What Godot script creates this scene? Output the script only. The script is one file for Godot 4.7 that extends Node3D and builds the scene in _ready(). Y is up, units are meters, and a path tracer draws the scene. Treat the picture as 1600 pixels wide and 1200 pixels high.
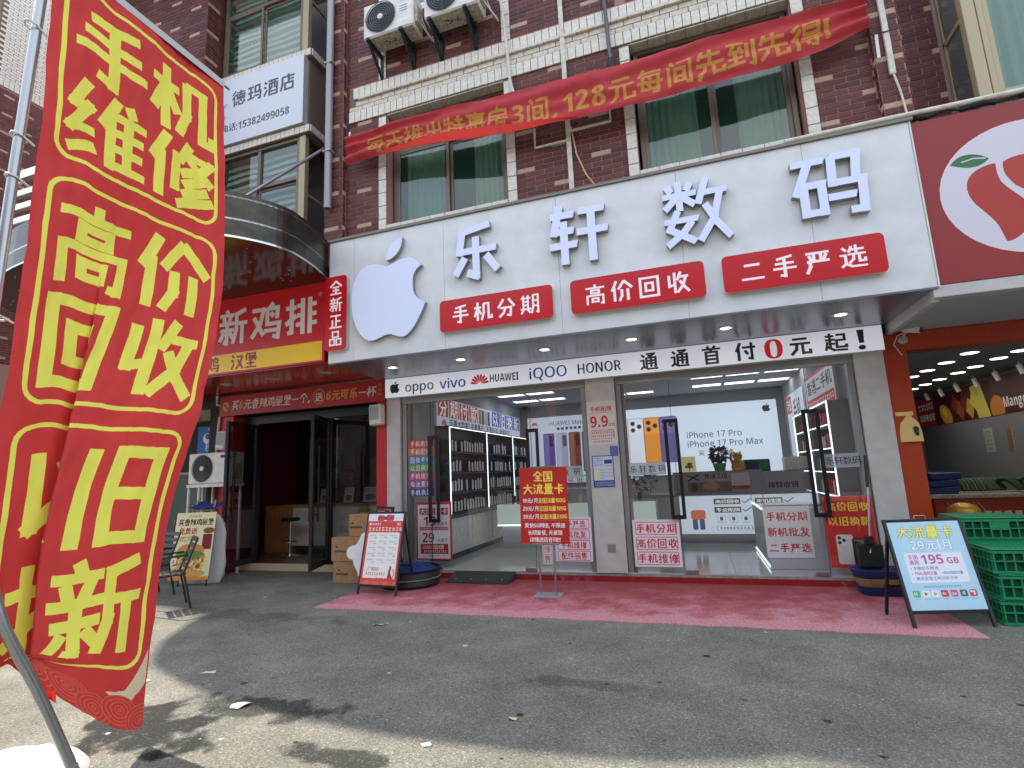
extends Node3D
# A street front: a two-bay phone shop under a wide white fascia, its neighbours, and the brick storeys above.
# x runs along the facade, y is up, z points to the street; the shop glass stands at z = 0.

var mats := {}
var names := {}
var rng := RandomNumberGenerator.new()


# ---------------------------------------------------------------- shapes
class MB:
	var v := PackedVector3Array()
	var n := PackedVector3Array()
	var uv := PackedVector2Array()

	func tri(a: Vector3, b: Vector3, c: Vector3, ua := Vector2.ZERO, ub := Vector2.ZERO, uc := Vector2.ZERO) -> void:
		var m := (c - a).cross(b - a).normalized()
		v.append_array([a, b, c])
		n.append_array([m, m, m])
		uv.append_array([ua, ub, uc])

	# corners as seen from the front: top left, top right, bottom right, bottom left
	func quad(a: Vector3, b: Vector3, c: Vector3, d: Vector3, r := Rect2(0, 0, 1, 1)) -> void:
		var p := r.position
		var e := r.end
		tri(a, b, c, p, Vector2(e.x, p.y), e)
		tri(a, c, d, p, e, Vector2(p.x, e.y))

	# a flat convex face, turned so that it looks along out
	func face(pts: Array, out: Vector3) -> void:
		var m: Vector3 = (pts[2] - pts[0]).cross(pts[1] - pts[0])
		if m.dot(out) < 0.0:
			pts.reverse()
		for i in range(1, pts.size() - 1):
			tri(pts[0], pts[i], pts[i + 1])

	func box(c: Vector3, s: Vector3, bev := 0.0, turn := Basis()) -> void:
		var h := s / 2.0
		if bev <= 0.0:
			for a in 3:
				for sg in [-1.0, 1.0]:
					var pts := []
					for k in [[-1, -1], [1, -1], [1, 1], [-1, 1]]:
						var p := Vector3.ZERO
						p[a] = sg * h[a]
						p[(a + 1) % 3] = k[0] * h[(a + 1) % 3]
						p[(a + 2) % 3] = k[1] * h[(a + 2) % 3]
						pts.append(c + turn * p)
					var o := Vector3.ZERO
					o[a] = sg
					face(pts, turn * o)
			return
		var g := h - Vector3.ONE * bev
		for a in 3:
			var b := (a + 1) % 3
			var d := (a + 2) % 3
			for sg in [-1.0, 1.0]:
				var pts := []
				for k in [[-1, -1], [1, -1], [1, 1], [-1, 1]]:
					var p := Vector3.ZERO
					p[a] = sg * h[a]
					p[b] = k[0] * g[b]
					p[d] = k[1] * g[d]
					pts.append(c + turn * p)
				var o := Vector3.ZERO
				o[a] = sg
				face(pts, turn * o)
				for sb in [-1.0, 1.0]:
					var e := []
					for k in [[1, -1], [1, 1], [0, 1], [0, -1]]:
						var p := Vector3.ZERO
						p[a] = sg * (h[a] if k[0] == 1 else g[a])
						p[b] = sb * (g[b] if k[0] == 1 else h[b])
						p[d] = k[1] * g[d]
						e.append(c + turn * p)
					o = Vector3.ZERO
					o[a] = sg
					o[b] = sb
					face(e, turn * o)
		for sx in [-1.0, 1.0]:
			for sy in [-1.0, 1.0]:
				for sz in [-1.0, 1.0]:
					var q := Vector3(sx, sy, sz)
					face([c + turn * (q * Vector3(h.x, g.y, g.z)), c + turn * (q * Vector3(g.x, h.y, g.z)), c + turn * (q * Vector3(g.x, g.y, h.z))], turn * q)

	# box given by two opposite corners
	func cuboid(a: Vector3, b: Vector3, bev := 0.0) -> void:
		box((a + b) / 2.0, (b - a).abs(), bev)

	func bar(a: Vector3, b: Vector3, w: float, d: float, up := Vector3.UP) -> void:
		var y := (b - a).normalized()
		if absf(y.dot(up)) > 0.98:
			up = Vector3.BACK
		var x := up.cross(y).normalized()
		box((a + b) / 2.0, Vector3(w, a.distance_to(b), d), minf(w, d) * 0.12, Basis(x, y, x.cross(y)))

	func tube(pts: Array, r: float, seg := 8, caps := true) -> void:
		var rings := []
		var side := Vector3.ZERO
		for i in pts.size():
			var t: Vector3 = (pts[mini(i + 1, pts.size() - 1)] - pts[maxi(i - 1, 0)]).normalized()
			if i == 0:
				side = t.cross(Vector3.UP if absf(t.y) < 0.9 else Vector3.RIGHT).normalized()
			side = (side - t * side.dot(t)).normalized()
			var o := t.cross(side)
			var ring := []
			for k in seg + 1:
				var f := TAU * k / seg
				ring.append(side * cos(f) + o * sin(f))
			rings.append(ring)
		for i in pts.size() - 1:
			for k in seg:
				var q := [[i, k], [i + 1, k], [i + 1, k + 1], [i, k + 1]]
				for m in [[0, 1, 2], [0, 2, 3]]:
					for j in m:
						var at: Array = q[j]
						n.append(rings[at[0]][at[1]])
						v.append(pts[at[0]] + rings[at[0]][at[1]] * r)
						uv.append(Vector2(float(at[1]) / seg, at[0]))
		if caps:
			for e in [0, pts.size() - 1]:
				var poly := []
				for k in seg:
					poly.append(pts[e] + rings[e][k] * r)
				face(poly, (pts[e] - pts[1 if e == 0 else e - 1]))

	# profile: points (radius, height) from bottom to top, turned round the y axis
	func lathe(prof: Array, seg: int, at := Vector3.ZERO, turn := Basis()) -> void:
		for i in prof.size() - 1:
			var a: Vector2 = prof[i]
			var b: Vector2 = prof[i + 1]
			var t := (b - a).normalized()
			for k in seg:
				var f0 := TAU * k / seg
				var f1 := TAU * (k + 1) / seg
				var d0 := Vector3(cos(f0), 0, sin(f0))
				var d1 := Vector3(cos(f1), 0, sin(f1))
				var n0 := (d0 * t.y - Vector3.UP * t.x).normalized()
				var n1 := (d1 * t.y - Vector3.UP * t.x).normalized()
				var p := [d0 * a.x + Vector3.UP * a.y, d1 * a.x + Vector3.UP * a.y, d1 * b.x + Vector3.UP * b.y, d0 * b.x + Vector3.UP * b.y]
				var m := [n0, n1, n1, n0]
				for j in [0, 1, 2, 0, 2, 3]:
					v.append(at + turn * p[j])
					n.append(turn * m[j])
					uv.append(Vector2.ZERO)

	# an outline in the xy plane given depth from z0 to z1 (front)
	func prism(poly: PackedVector2Array, z0: float, z1: float, xf := Transform3D(), sides := true, front := true) -> void:
		var pts := poly.duplicate()
		if Geometry2D.is_polygon_clockwise(pts):
			pts.reverse()
		if front:
			var ix := Geometry2D.triangulate_polygon(pts)
			for i in range(0, ix.size(), 3):
				var p := []
				for j in 3:
					var q := pts[ix[i + j]]
					p.append(xf * Vector3(q.x, q.y, z1))
				face(p, xf.basis.z)
		if sides:
			for i in pts.size():
				var a := pts[i]
				var b := pts[(i + 1) % pts.size()]
				var o := Vector3(b.y - a.y, a.x - b.x, 0)
				face([xf * Vector3(a.x, a.y, z0), xf * Vector3(b.x, b.y, z0), xf * Vector3(b.x, b.y, z1), xf * Vector3(a.x, a.y, z1)], xf.basis * o)

	func ball(c: Vector3, r: Vector3, seg := 10, rings := 6) -> void:
		for i in rings:
			for k in seg:
				var q := []
				for e in [[i, k], [i + 1, k], [i + 1, k + 1], [i, k + 1]]:
					var th: float = PI * e[0] / rings
					var ph: float = TAU * e[1] / seg
					q.append(Vector3(sin(th) * cos(ph), cos(th), sin(th) * sin(ph)))
				for j in [0, 1, 2, 0, 2, 3]:
					v.append(c + q[j] * r)
					n.append((q[j] / r).normalized())
					uv.append(Vector2.ZERO)

	func into(mesh: ArrayMesh, material: Material) -> void:
		var a := []
		a.resize(Mesh.ARRAY_MAX)
		a[Mesh.ARRAY_VERTEX] = v
		a[Mesh.ARRAY_NORMAL] = n
		a[Mesh.ARRAY_TEX_UV] = uv
		mesh.add_surface_from_arrays(Mesh.PRIMITIVE_TRIANGLES, a)
		mesh.surface_set_material(mesh.get_surface_count() - 1, material)


func numbered(called: String) -> String:
	var k: int = names.get(called, 0)
	names[called] = k + 1
	return called if k == 0 else "%s_%03d" % [called, k]


func tag(o: Node, label: String, category: String, group := "", kind := "") -> Node:
	if label:
		o.set_meta("label", label)
	if category:
		o.set_meta("category", category)
	if group:
		o.set_meta("group", group)
	if kind:
		o.set_meta("kind", kind)
	return o


# a Node3D at a thing's base whose children are its parts
func thing(called: String, label: String, category: String, at := Vector3.ZERO, turn := 0.0, group := "") -> Node3D:
	var o := Node3D.new()
	o.name = numbered(called)
	add_child(o)
	o.position = at
	o.rotation.y = turn
	tag(o, label, category, group)
	return o


# commits what a builder holds as one named mesh
func put(mb: MB, called: String, m: Material, parent: Node = self) -> MeshInstance3D:
	var mesh := ArrayMesh.new()
	mb.into(mesh, m)
	return put_mesh(mesh, called, parent)


func put_mesh(mesh: Mesh, called: String, parent: Node = self) -> MeshInstance3D:
	var o := MeshInstance3D.new()
	o.mesh = mesh
	o.name = numbered(called) if parent == self else called
	parent.add_child(o, true)
	return o


func put_box(called: String, m: Material, parent: Node, a: Vector3, b: Vector3, bev := 0.0) -> MeshInstance3D:
	var mb := MB.new()
	mb.cuboid(a, b, bev)
	return put(mb, called, m, parent)


func put_tube(called: String, m: Material, parent: Node, pts: Array, r: float, seg := 8) -> MeshInstance3D:
	var mb := MB.new()
	mb.tube(pts, r, seg)
	return put(mb, called, m, parent)


# a flat board, poster or light box: its print on the front (towards +z), plain sides; origin at the centre of its back
func board(w: float, h: float, d: float, front: Material, side: Material) -> ArrayMesh:
	var f := MB.new()
	f.quad(Vector3(-w / 2, h / 2, d), Vector3(w / 2, h / 2, d), Vector3(w / 2, -h / 2, d), Vector3(-w / 2, -h / 2, d))
	var s := MB.new()
	var x := w / 2
	var y := h / 2
	s.face([Vector3(-x, -y, 0), Vector3(x, -y, 0), Vector3(x, -y, d), Vector3(-x, -y, d)], Vector3.DOWN)
	s.face([Vector3(-x, y, 0), Vector3(x, y, 0), Vector3(x, y, d), Vector3(-x, y, d)], Vector3.UP)
	s.face([Vector3(-x, -y, 0), Vector3(-x, y, 0), Vector3(-x, y, d), Vector3(-x, -y, d)], Vector3.LEFT)
	s.face([Vector3(x, -y, 0), Vector3(x, y, 0), Vector3(x, y, d), Vector3(x, -y, d)], Vector3.RIGHT)
	s.face([Vector3(-x, -y, 0), Vector3(x, -y, 0), Vector3(x, y, 0), Vector3(-x, y, 0)], Vector3.FORWARD)
	var mesh := ArrayMesh.new()
	f.into(mesh, front)
	s.into(mesh, side)
	return mesh


# the same as a thing of its own; at = centre of its back
func poster(called: String, label: String, category: String, at: Vector3, w: float, h: float, front: Material, d := 0.004, turn := 0.0, group := "", side: Material = null) -> MeshInstance3D:
	var o := put_mesh(board(w, h, d, front, side if side else mats.paper), called)
	o.position = at
	o.rotation.y = turn
	tag(o, label, category, group)
	return o


func nth(k: int) -> String:
	var w := ["first", "second", "third", "fourth", "fifth", "sixth", "seventh", "eighth", "ninth", "tenth", "eleventh", "twelfth", "thirteenth", "fourteenth", "fifteenth", "sixteenth", "seventeenth", "eighteenth", "nineteenth", "twentieth"]
	return w[k] if k < 20 else "%dth" % (k + 1)


# a rounded rectangle
func rounded(w: float, h: float, r: float, seg := 4) -> PackedVector2Array:
	var p := PackedVector2Array()
	for c in [[1, 1, 0], [-1, 1, 1], [-1, -1, 2], [1, -1, 3]]:
		for k in seg + 1:
			var f: float = PI / 2 * (c[2] + float(k) / seg)
			p.append(Vector2(c[0] * (w / 2 - r), c[1] * (h / 2 - r)) + Vector2(cos(f), sin(f)) * r)
	return p


# ---------------------------------------------------------------- materials
func mat(key: String, c: Color, rough := 0.6, metal := 0.0) -> StandardMaterial3D:
	var m := StandardMaterial3D.new()
	m.resource_name = key
	m.albedo_color = c
	m.roughness = rough
	m.metallic = metal
	mats[key] = m
	return m


func grey(v: int) -> Color:
	return Color8(v, v, v)


# fine grain and patches of wear over a plain colour, and a slight unevenness of gloss
func worn(m: StandardMaterial3D, low: Color, high: Color, scale: float, freq := 0.02, oct := 4, bump := 0.0) -> void:
	var f := FastNoiseLite.new()
	f.seed = names.size() + mats.size()
	f.frequency = freq
	f.fractal_octaves = oct
	var t := NoiseTexture2D.new()
	t.width = 256
	t.height = 256
	t.seamless = true
	t.noise = f
	var g := Gradient.new()
	g.set_color(0, low)
	g.set_color(1, high)
	t.color_ramp = g
	m.albedo_color = Color.WHITE
	m.albedo_texture = t
	m.uv1_triplanar = true
	m.uv1_world_triplanar = true
	m.uv1_scale = Vector3.ONE * scale
	if bump > 0.0:
		m.heightmap_enabled = true
		m.heightmap_texture = t
		m.heightmap_scale = bump


func printed(key: String, t: Texture2D, rough := 0.5, glow := 0.0) -> StandardMaterial3D:
	var m := mat(key, Color.WHITE, rough)
	m.albedo_texture = t
	m.texture_repeat = false
	if glow > 0.0:
		m.emission_enabled = true
		m.emission = Color.WHITE
		m.emission_operator = BaseMaterial3D.EMISSION_OP_MULTIPLY
		m.emission_texture = t
		m.emission_energy_multiplier = glow
	return m


func glowing(key: String, c: Color, energy: float) -> StandardMaterial3D:
	var m := mat(key, c, 0.4)
	m.emission_enabled = true
	m.emission = c
	m.emission_energy_multiplier = energy
	return m


func glass(key: String, c: Color, alpha: float, rough := 0.02) -> StandardMaterial3D:
	var m := mat(key, Color(c.r, c.g, c.b, alpha), rough)
	m.transparency = BaseMaterial3D.TRANSPARENCY_ALPHA
	return m


# ---------------------------------------------------------------- lettering
# Strokes of the characters on the signs, drawn in a box of 100 by 100 with y down: points of a stroke, strokes parted by ;
# @ sets a component into a smaller box (left, top, right, bottom).
const STROKES := {
	"亻": "80 3 15 48;50 32 50 98", "扌": "10 25 90 25;55 3 55 90 25 92;8 68 92 48", "木": "5 30 95 30;50 3 50 98;46 34 8 76;56 36 94 66",
	"氵": "20 8 70 22;10 38 60 50;15 95 75 62", "讠": "30 5 62 18;10 38 55 38 55 88 92 70", "纟": "58 3 20 36 66 34 14 68 82 64;12 95 88 84",
	"辶": "15 10 28 24;5 42 24 42 24 78 8 92;24 80 45 92 98 93", "门": "18 4 30 17;12 22 12 97;45 10 88 10 88 94 72 92",
	"攵": "40 3 12 40;32 25 94 25;78 25 55 65 10 97;32 44 60 72 96 97", "又": "12 15 82 15 62 60 10 96;25 35 92 96", "日": "18 8 82 8 82 94 18 94 18 8;18 50 82 50",
	"月": "28 6 82 6 82 94 64 90;28 6 28 60 10 97;28 34 82 34;28 61 82 61", "口": "14 16 86 16 86 88 14 88 14 16", "车": "12 18 88 18;42 3 20 45 85 45;5 68 95 68;55 30 55 98",
	"隹": "35 3 8 45;25 28 25 98;58 3 66 16;25 24 95 24;25 46 90 46;25 68 90 68;25 92 97 92;60 24 60 92",
	"手": "80 6 22 16;15 36 85 36;6 58 94 58;50 14 50 92 32 88", "机": "@木 0 0 42 100;54 12 54 60 42 96;54 12 80 12 80 88 97 88 97 74", "维": "@纟 0 0 38 100;@隹 36 0 100 100",
	"修": "@亻 0 0 30 100;38 25 38 80;60 3 44 34;52 18 92 18 78 36 48 52;58 24 94 52;80 50 52 68;88 64 50 84;96 78 44 100",
	"高": "50 2 50 14;6 18 94 18;32 30 68 30 68 44 32 44 32 30;12 98 12 56 88 56 88 96 76 94;36 70 64 70 64 86 36 86 36 70",
	"价": "@亻 0 0 32 100;62 4 34 42;62 4 98 40;50 46 50 74 38 98;78 46 78 98", "回": "10 8 90 8 90 96 10 96 10 8;34 34 66 34 66 70 34 70 34 34",
	"收": "14 16 14 66 38 60;38 4 38 98;@攵 42 0 100 100", "以": "16 12 16 78 38 60;42 16 56 38;82 8 78 48 40 96;74 62 96 94", "旧": "16 6 16 98;@日 32 0 100 100",
	"换": "@扌 0 0 38 100;58 2 42 28;52 14 82 14 74 30;46 32 92 32 92 62;46 32 46 62;36 64 98 64;68 34 66 64 36 98;70 66 98 98",
	"新": "28 2 32 12;6 16 52 16;18 22 22 36;42 20 36 36;4 40 54 40;8 58 52 58;30 42 30 94 20 90;18 66 6 86;40 66 52 82;92 6 62 16 62 60 52 96;62 42 98 42;82 42 82 98",
	"乐": "78 6 26 14 20 48 88 48;52 26 52 92 36 86;30 60 12 86;72 60 92 86", "轩": "@车 0 0 48 100;54 16 94 16;50 50 98 50;74 16 74 98",
	"数": "28 2 28 46;4 22 52 22;10 6 16 16;46 6 40 16;26 24 6 42;30 24 50 40;24 48 10 74 46 96;44 66 30 82 6 98;4 62 52 62;@攵 50 0 100 100",
	"码": "6 12 46 12;28 12 8 58;18 46 42 46 42 86 18 86 18 46;58 10 90 10 86 48;58 10 56 48 94 48 92 90 76 90;50 68 82 68",
	"分": "36 6 8 48;64 6 94 46;22 50 76 50 72 92 54 88;46 52 36 76 14 96", "期": "16 4 16 74;40 4 40 74;4 18 52 18;18 36 40 36;18 54 40 54;2 74 54 74;16 78 4 96;38 78 50 94;@月 54 0 100 100",
	"二": "20 22 80 22;6 84 94 84", "严": "8 12 92 12;36 14 36 44;62 14 62 44;18 22 26 42;82 20 72 42;10 48 92 48;20 48 20 70 6 98",
	"选": "@辶 0 0 100 100;48 6 38 30;64 2 64 40;42 20 92 20;34 40 97 40;54 42 52 62 36 78;74 42 74 72 94 72 94 60", "全": "50 4 6 42;50 4 94 42;26 46 74 46;26 68 74 68;8 92 92 92;50 46 50 92",
	"正": "10 12 90 12;54 12 54 90;54 50 86 50;26 42 26 90;4 92 96 92", "品": "28 6 72 6 72 42 28 42 28 6;8 56 42 56 42 94 8 94 8 56;58 56 92 56 92 94 58 94 58 56",
	"通": "@辶 0 0 100 100;42 6 84 6 64 20;50 14 62 22;40 28 40 84;40 28 90 28 90 80 80 78;40 46 90 46;40 62 90 62;65 28 65 82",
	"首": "30 2 38 14;70 2 62 14;4 18 96 18;50 18 46 34;22 34 78 34 78 96 22 96 22 34;22 54 78 54;22 74 78 74", "付": "@亻 0 0 32 100;36 28 98 28;80 4 80 92 62 88;48 46 60 66",
	"元": "18 14 82 14;4 40 96 40;36 42 32 70 8 96;62 42 62 90 96 90 96 72", "起": "6 18 42 18;24 4 24 78;4 38 46 38;24 58 44 58;12 48 8 76 2 90;10 72 40 92 98 94;54 14 90 14 90 42 54 42 54 78 96 78 96 66",
	"鸡": "4 16 42 16 30 56 4 90;10 36 42 86;72 2 62 14;54 16 88 16 86 44;54 16 54 58 94 58 90 96 74 92;66 28 74 38;46 76 84 76",
	"排": "@扌 0 0 38 100;56 4 56 98;78 4 78 98;40 22 56 22;40 48 56 48;36 72 56 72;78 22 97 22;78 48 97 48;78 72 99 72",
	"炸": "8 30 14 52;42 24 34 46;26 4 26 50 6 96;28 60 44 84;62 4 46 44;54 24 98 24;68 24 68 98;68 48 94 48;68 70 94 70", "汉": "@氵 0 0 34 100;@又 36 4 100 100",
	"堡": "26 2 8 26;16 18 16 48;38 8 84 8 84 24 38 24 38 8;32 34 96 34;62 26 62 54;58 36 36 54;66 36 92 52;20 70 80 70;50 56 50 94;4 95 96 95",
	"买": "12 10 88 10 78 26;26 22 40 32;20 38 34 46;4 58 96 58;56 24 54 60 8 98;62 70 92 96", "香": "78 3 28 10;6 24 94 24;50 8 50 50;46 26 8 52;54 26 92 52;26 56 74 56 74 97 26 97 26 56;26 76 74 76",
	"辣": "24 2 24 12;4 16 48 16;14 22 18 34;38 22 34 34;2 38 50 38;6 58 48 58;26 38 24 70 6 97;52 20 98 20;58 36 92 36 92 56 58 56 58 36;75 3 75 98;73 58 52 86;77 58 98 86",
	"腿": "@月 0 0 34 100;52 8 82 8 82 44 52 44 52 8;52 26 82 26;52 44 52 76 66 66;60 48 84 74;92 48 78 58;36 40 44 40 44 76 34 90;42 80 56 94 98 94",
	"一": "6 52 94 52", "个": "50 4 6 48;50 4 94 48;50 40 50 98", "送": "@辶 0 0 100 100;48 4 54 16;84 4 76 18;40 22 94 22;34 44 98 44;66 22 64 46 38 80;68 48 96 78",
	"可": "4 14 96 14;76 14 76 92 58 88;18 34 54 34 54 68 18 68 18 34", "杯": "@木 0 0 40 100;44 14 98 14;74 14 42 60;70 34 70 98;76 44 98 66",
	"德": "30 2 8 26;34 24 6 52;22 44 22 98;38 16 98 16;68 2 66 28;42 30 94 30 94 46 42 46 42 30;60 30 60 46;76 30 76 46;38 56 98 56;42 70 34 92;54 68 54 92 82 92 84 78;66 62 72 74;88 66 97 84",
	"玛": "4 12 44 12;6 46 40 46;24 12 24 84;2 86 46 78;56 8 86 8 84 48;56 8 54 48 94 48 90 92 76 90;48 70 80 70", "酒": "@氵 0 0 30 100;32 8 98 8;40 26 92 26 92 96 40 96 40 26;56 8 56 50 46 62;76 8 76 54 90 56;40 76 92 76",
	"店": "52 2 56 12;14 16 94 16;14 16 14 60 4 97;56 22 56 54;56 36 90 36;32 56 84 56 84 94 32 94 32 56", "电": "14 18 80 18 80 66 14 66 14 18;14 42 80 42;48 2 48 86 94 86 94 70",
	"话": "@讠 0 0 36 100;90 4 46 12;38 32 98 32;68 10 68 56;48 56 90 56 90 96 48 96 48 56", "每": "30 2 10 30;22 16 90 16;26 34 82 34 76 94 58 92;26 34 20 78 84 78;4 56 96 56;46 40 54 50;42 60 50 72",
	"天": "14 14 86 14;6 44 94 44;50 14 48 48 8 97;52 50 94 96", "推": "@扌 0 0 36 100;@隹 36 0 100 100", "出": "50 2 50 94;20 14 20 44 80 44;80 14 80 44;10 56 10 94 90 94;90 56 90 94",
	"特": "10 8 4 34;6 28 46 28;26 2 26 98;2 66 48 56;54 18 92 18;72 2 72 38;46 38 98 38;46 58 98 58;82 42 82 94 66 90;56 68 64 82",
	"惠": "8 10 92 10;50 2 50 52;22 20 78 20 78 44 22 44 22 20;22 32 78 32;4 54 96 54;16 66 8 92;32 64 32 92 72 92 76 78;48 62 56 74;84 66 94 86",
	"房": "50 2 54 10;14 14 86 14 86 34 14 34;14 14 14 60 4 97;54 38 58 48;22 52 96 52;50 52 46 74 22 97;50 68 82 68 78 96 62 92", "间": "@门 0 0 100 100;34 36 66 36 66 82 34 82 34 36;34 58 66 58",
	"先": "24 6 10 34;22 24 86 24;50 4 50 50;4 50 96 50;34 52 30 74 8 96;62 52 62 90 96 90 96 74", "到": "4 10 58 10;28 12 14 38 50 36;44 24 56 44;8 60 54 60;30 44 30 86;2 90 60 82;70 14 70 66;92 4 92 94 76 90",
	"得": "30 2 8 26;34 24 6 52;22 44 22 98;46 6 90 6 90 38 46 38 46 6;46 22 90 22;38 50 97 50;36 66 98 66;80 52 80 94 64 90;50 74 58 86",
	"贴": "8 10 44 10 44 66;8 10 8 66;26 24 26 58 4 97;32 70 48 94;70 3 70 52;70 26 98 26;54 54 92 54 92 96 54 96 54 54",
	"膜": "@月 0 0 34 100;38 16 98 16;54 4 54 26;80 4 80 26;46 32 90 32 90 56 46 56 46 32;46 44 90 44;38 70 98 70;68 58 66 74 38 98;70 74 96 98",
	"国": "10 8 90 8 90 96 10 96 10 8;28 28 72 28;32 50 68 50;26 76 74 76;50 28 50 76;60 60 68 68", "大": "6 36 94 36;50 4 48 42 8 97;52 44 94 97",
	"流": "@氵 0 0 32 100;64 2 68 12;36 18 98 18;62 22 44 42 88 40;78 28 92 44;46 52 44 74 34 97;64 52 64 94;82 52 82 90 98 90 98 76",
	"量": "24 4 76 4 76 28 24 28 24 4;24 16 76 16;4 38 96 38;22 48 78 48 78 72 22 72 22 48;22 60 78 60;50 48 50 94;14 83 86 83;4 96 96 96", "卡": "50 4 50 44;50 20 86 20;4 46 96 46;50 48 50 98;54 60 82 76",
	"更": "8 8 92 8;20 22 80 22 80 62 20 62 20 22;20 42 80 42;50 8 50 60 38 78 8 97;28 66 96 96", "快": "24 2 24 98;10 24 6 48;34 20 42 42;46 24 88 24 88 54;40 54 98 54;66 4 66 50 38 97;68 56 98 97",
	"网": "10 98 10 8 90 8 90 94 76 92;22 26 46 74;44 24 20 76;54 26 78 74;76 24 52 76", "络": "@纟 0 0 38 100;60 2 42 36;54 18 90 18 72 44 38 60;54 26 96 58;50 62 88 62 88 96 50 96 50 62",
	"不": "6 12 94 12;56 14 6 66;50 36 50 98;58 40 94 68", "限": "10 98 10 8 36 8 24 34 38 56 22 70;48 6 88 6 88 48 48 48;48 28 88 28;48 6 48 94 70 82;66 50 96 94;90 56 74 68",
	"速": "@辶 0 0 100 100;38 14 98 14;46 28 92 28 92 48 46 48 46 28;68 2 68 84;64 50 38 76;72 50 96 74", "长": "80 6 40 36;4 48 96 48;30 4 30 94 52 84;44 50 92 96",
	"套": "8 16 92 16;50 2 44 18 8 44;54 18 92 42;30 44 30 70;30 44 72 44;30 56 70 56;8 70 92 70;48 72 22 92 80 90;68 76 86 96",
	"餐": "28 2 28 20;28 10 46 10;12 22 40 22 10 46;20 30 32 38;54 8 88 8 56 40;62 18 94 42;50 36 6 62;50 36 94 62;32 58 70 58 70 78 32 78;32 68 70 68;32 58 32 98 56 88;60 80 90 98",
	"无": "14 12 86 12;6 42 94 42;46 12 44 46 8 96;60 42 60 90 96 90 96 72", "路": "8 8 42 8 42 34 8 34 8 8;26 34 26 86;26 58 46 58;10 48 10 88;2 92 48 82;66 2 50 32;62 14 92 14 76 40 46 58;60 24 98 56;56 60 90 60 90 96 56 96 56 60",
	"详": "@讠 0 0 36 100;50 4 58 18;86 4 78 18;40 24 96 24;44 46 92 46;36 70 99 70;68 24 68 99", "情": "20 2 20 98;8 24 4 46;30 20 38 40;44 12 96 12;48 26 92 26;38 40 99 40;70 2 70 40;50 52 90 52 90 96 78 94;50 52 50 98;50 66 90 66;50 80 90 80",
	"进": "@辶 0 0 100 100;36 22 96 22;34 52 98 52;54 6 54 56 40 80;78 6 78 82", "咨": "10 8 20 18;4 44 22 30;46 2 34 30;42 14 92 14 82 28;62 16 60 30 30 50;64 32 94 50;26 58 74 58 74 96 26 96 26 58",
	"询": "@讠 0 0 34 100;54 2 38 36;50 18 94 18 94 92 78 92;46 38 76 38 76 78 46 78 46 38;46 58 76 58", "批": "@扌 0 0 36 100;46 6 46 90 66 80;46 40 64 40;72 4 72 90 98 90 98 74;96 26 74 44",
	"发": "30 4 22 30 94 30;46 4 40 52 6 97;70 6 80 20;36 50 80 50 64 78 24 98;40 58 94 97", "配": "4 8 50 8;8 26 46 26 46 96 8 96 8 26;20 8 20 46 14 58;34 8 34 54;8 76 46 76;56 12 92 12 92 44 58 44 58 90 98 90 98 74",
	"件": "@亻 0 0 32 100;52 6 38 42;46 26 94 26;34 58 99 58;68 4 68 98", "销": "22 2 4 32;16 18 42 18;10 40 40 40;4 58 44 58;24 40 24 92 44 80;72 2 72 36;52 8 58 24;94 8 86 24;54 40 92 40 92 96 80 94;54 40 54 98;54 58 92 58;54 76 92 76",
	"售": "30 2 6 36;22 20 22 60;54 2 60 10;22 14 92 14;22 28 86 28;22 42 86 42;22 58 95 58;56 14 56 58;26 70 76 70 76 96 26 96 26 70",
	"款": "28 2 28 28;6 12 50 12;12 28 46 28;6 44 52 44;30 44 30 94 18 90;16 58 6 80;42 58 52 76;66 2 54 34;62 20 96 20 88 38;76 34 72 64 50 97;76 58 98 97",
	"看": "84 3 20 10;14 22 86 22;4 36 96 36;48 8 38 48 6 72;34 50 80 50 80 97 34 97 34 50;34 66 80 66;34 82 80 82", "据": "@扌 0 0 36 100;44 8 94 8 94 28 44 28;44 8 44 60 34 97;48 46 98 46;72 30 72 62;54 62 92 62 92 96 54 96 54 62",
	"黑": "20 6 80 6 80 42 20 42 20 6;50 6 50 70;34 16 38 32;66 16 60 32;14 56 86 56;4 72 96 72;14 82 8 97;36 82 38 96;60 82 64 96;82 82 92 96", "白": "54 2 44 16;16 18 84 18 84 96 16 96 16 18;16 56 84 56",
	"征": "30 2 8 26;34 24 6 52;22 44 22 98;40 12 98 12;70 12 70 92;70 50 94 50;48 40 48 92;36 94 99 94", "信": "@亻 0 0 30 100;62 2 68 12;36 20 98 20;44 38 92 38;44 54 92 54;44 70 90 70 90 96 44 96 44 70",
	"包": "34 2 8 44;28 18 92 18 88 66 72 64;22 38 66 38 66 60 22 60;22 38 22 92 92 92 94 76", "过": "@辶 0 0 100 100;36 26 98 26;82 4 82 82 66 78;50 42 60 60",
	"免": "36 2 10 36;32 14 70 14 58 32;20 34 82 34 82 58 20 58 20 34;52 34 44 68 10 98;62 58 62 90 96 90 96 74", "费": "18 14 78 14 78 26 16 26 16 40 88 40 84 54;36 2 36 42 18 58;60 2 60 56;24 62 76 62 76 82;24 62 24 82;50 68 46 84 10 98;62 84 90 98",
	"实": "50 2 54 14;8 36 8 18 92 18 88 34;28 34 40 44;20 50 34 58;4 66 96 66;60 30 54 68 8 98;60 76 92 97", "力": "10 30 86 30 80 92 60 88;48 4 46 36 10 97",
	"峰": "18 8 18 78;4 30 4 80 34 78;34 30 34 82;66 2 46 34;58 16 92 16 74 40 42 52;60 22 98 52;48 58 94 58;52 70 90 70;42 84 99 84;70 52 70 99",
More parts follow.
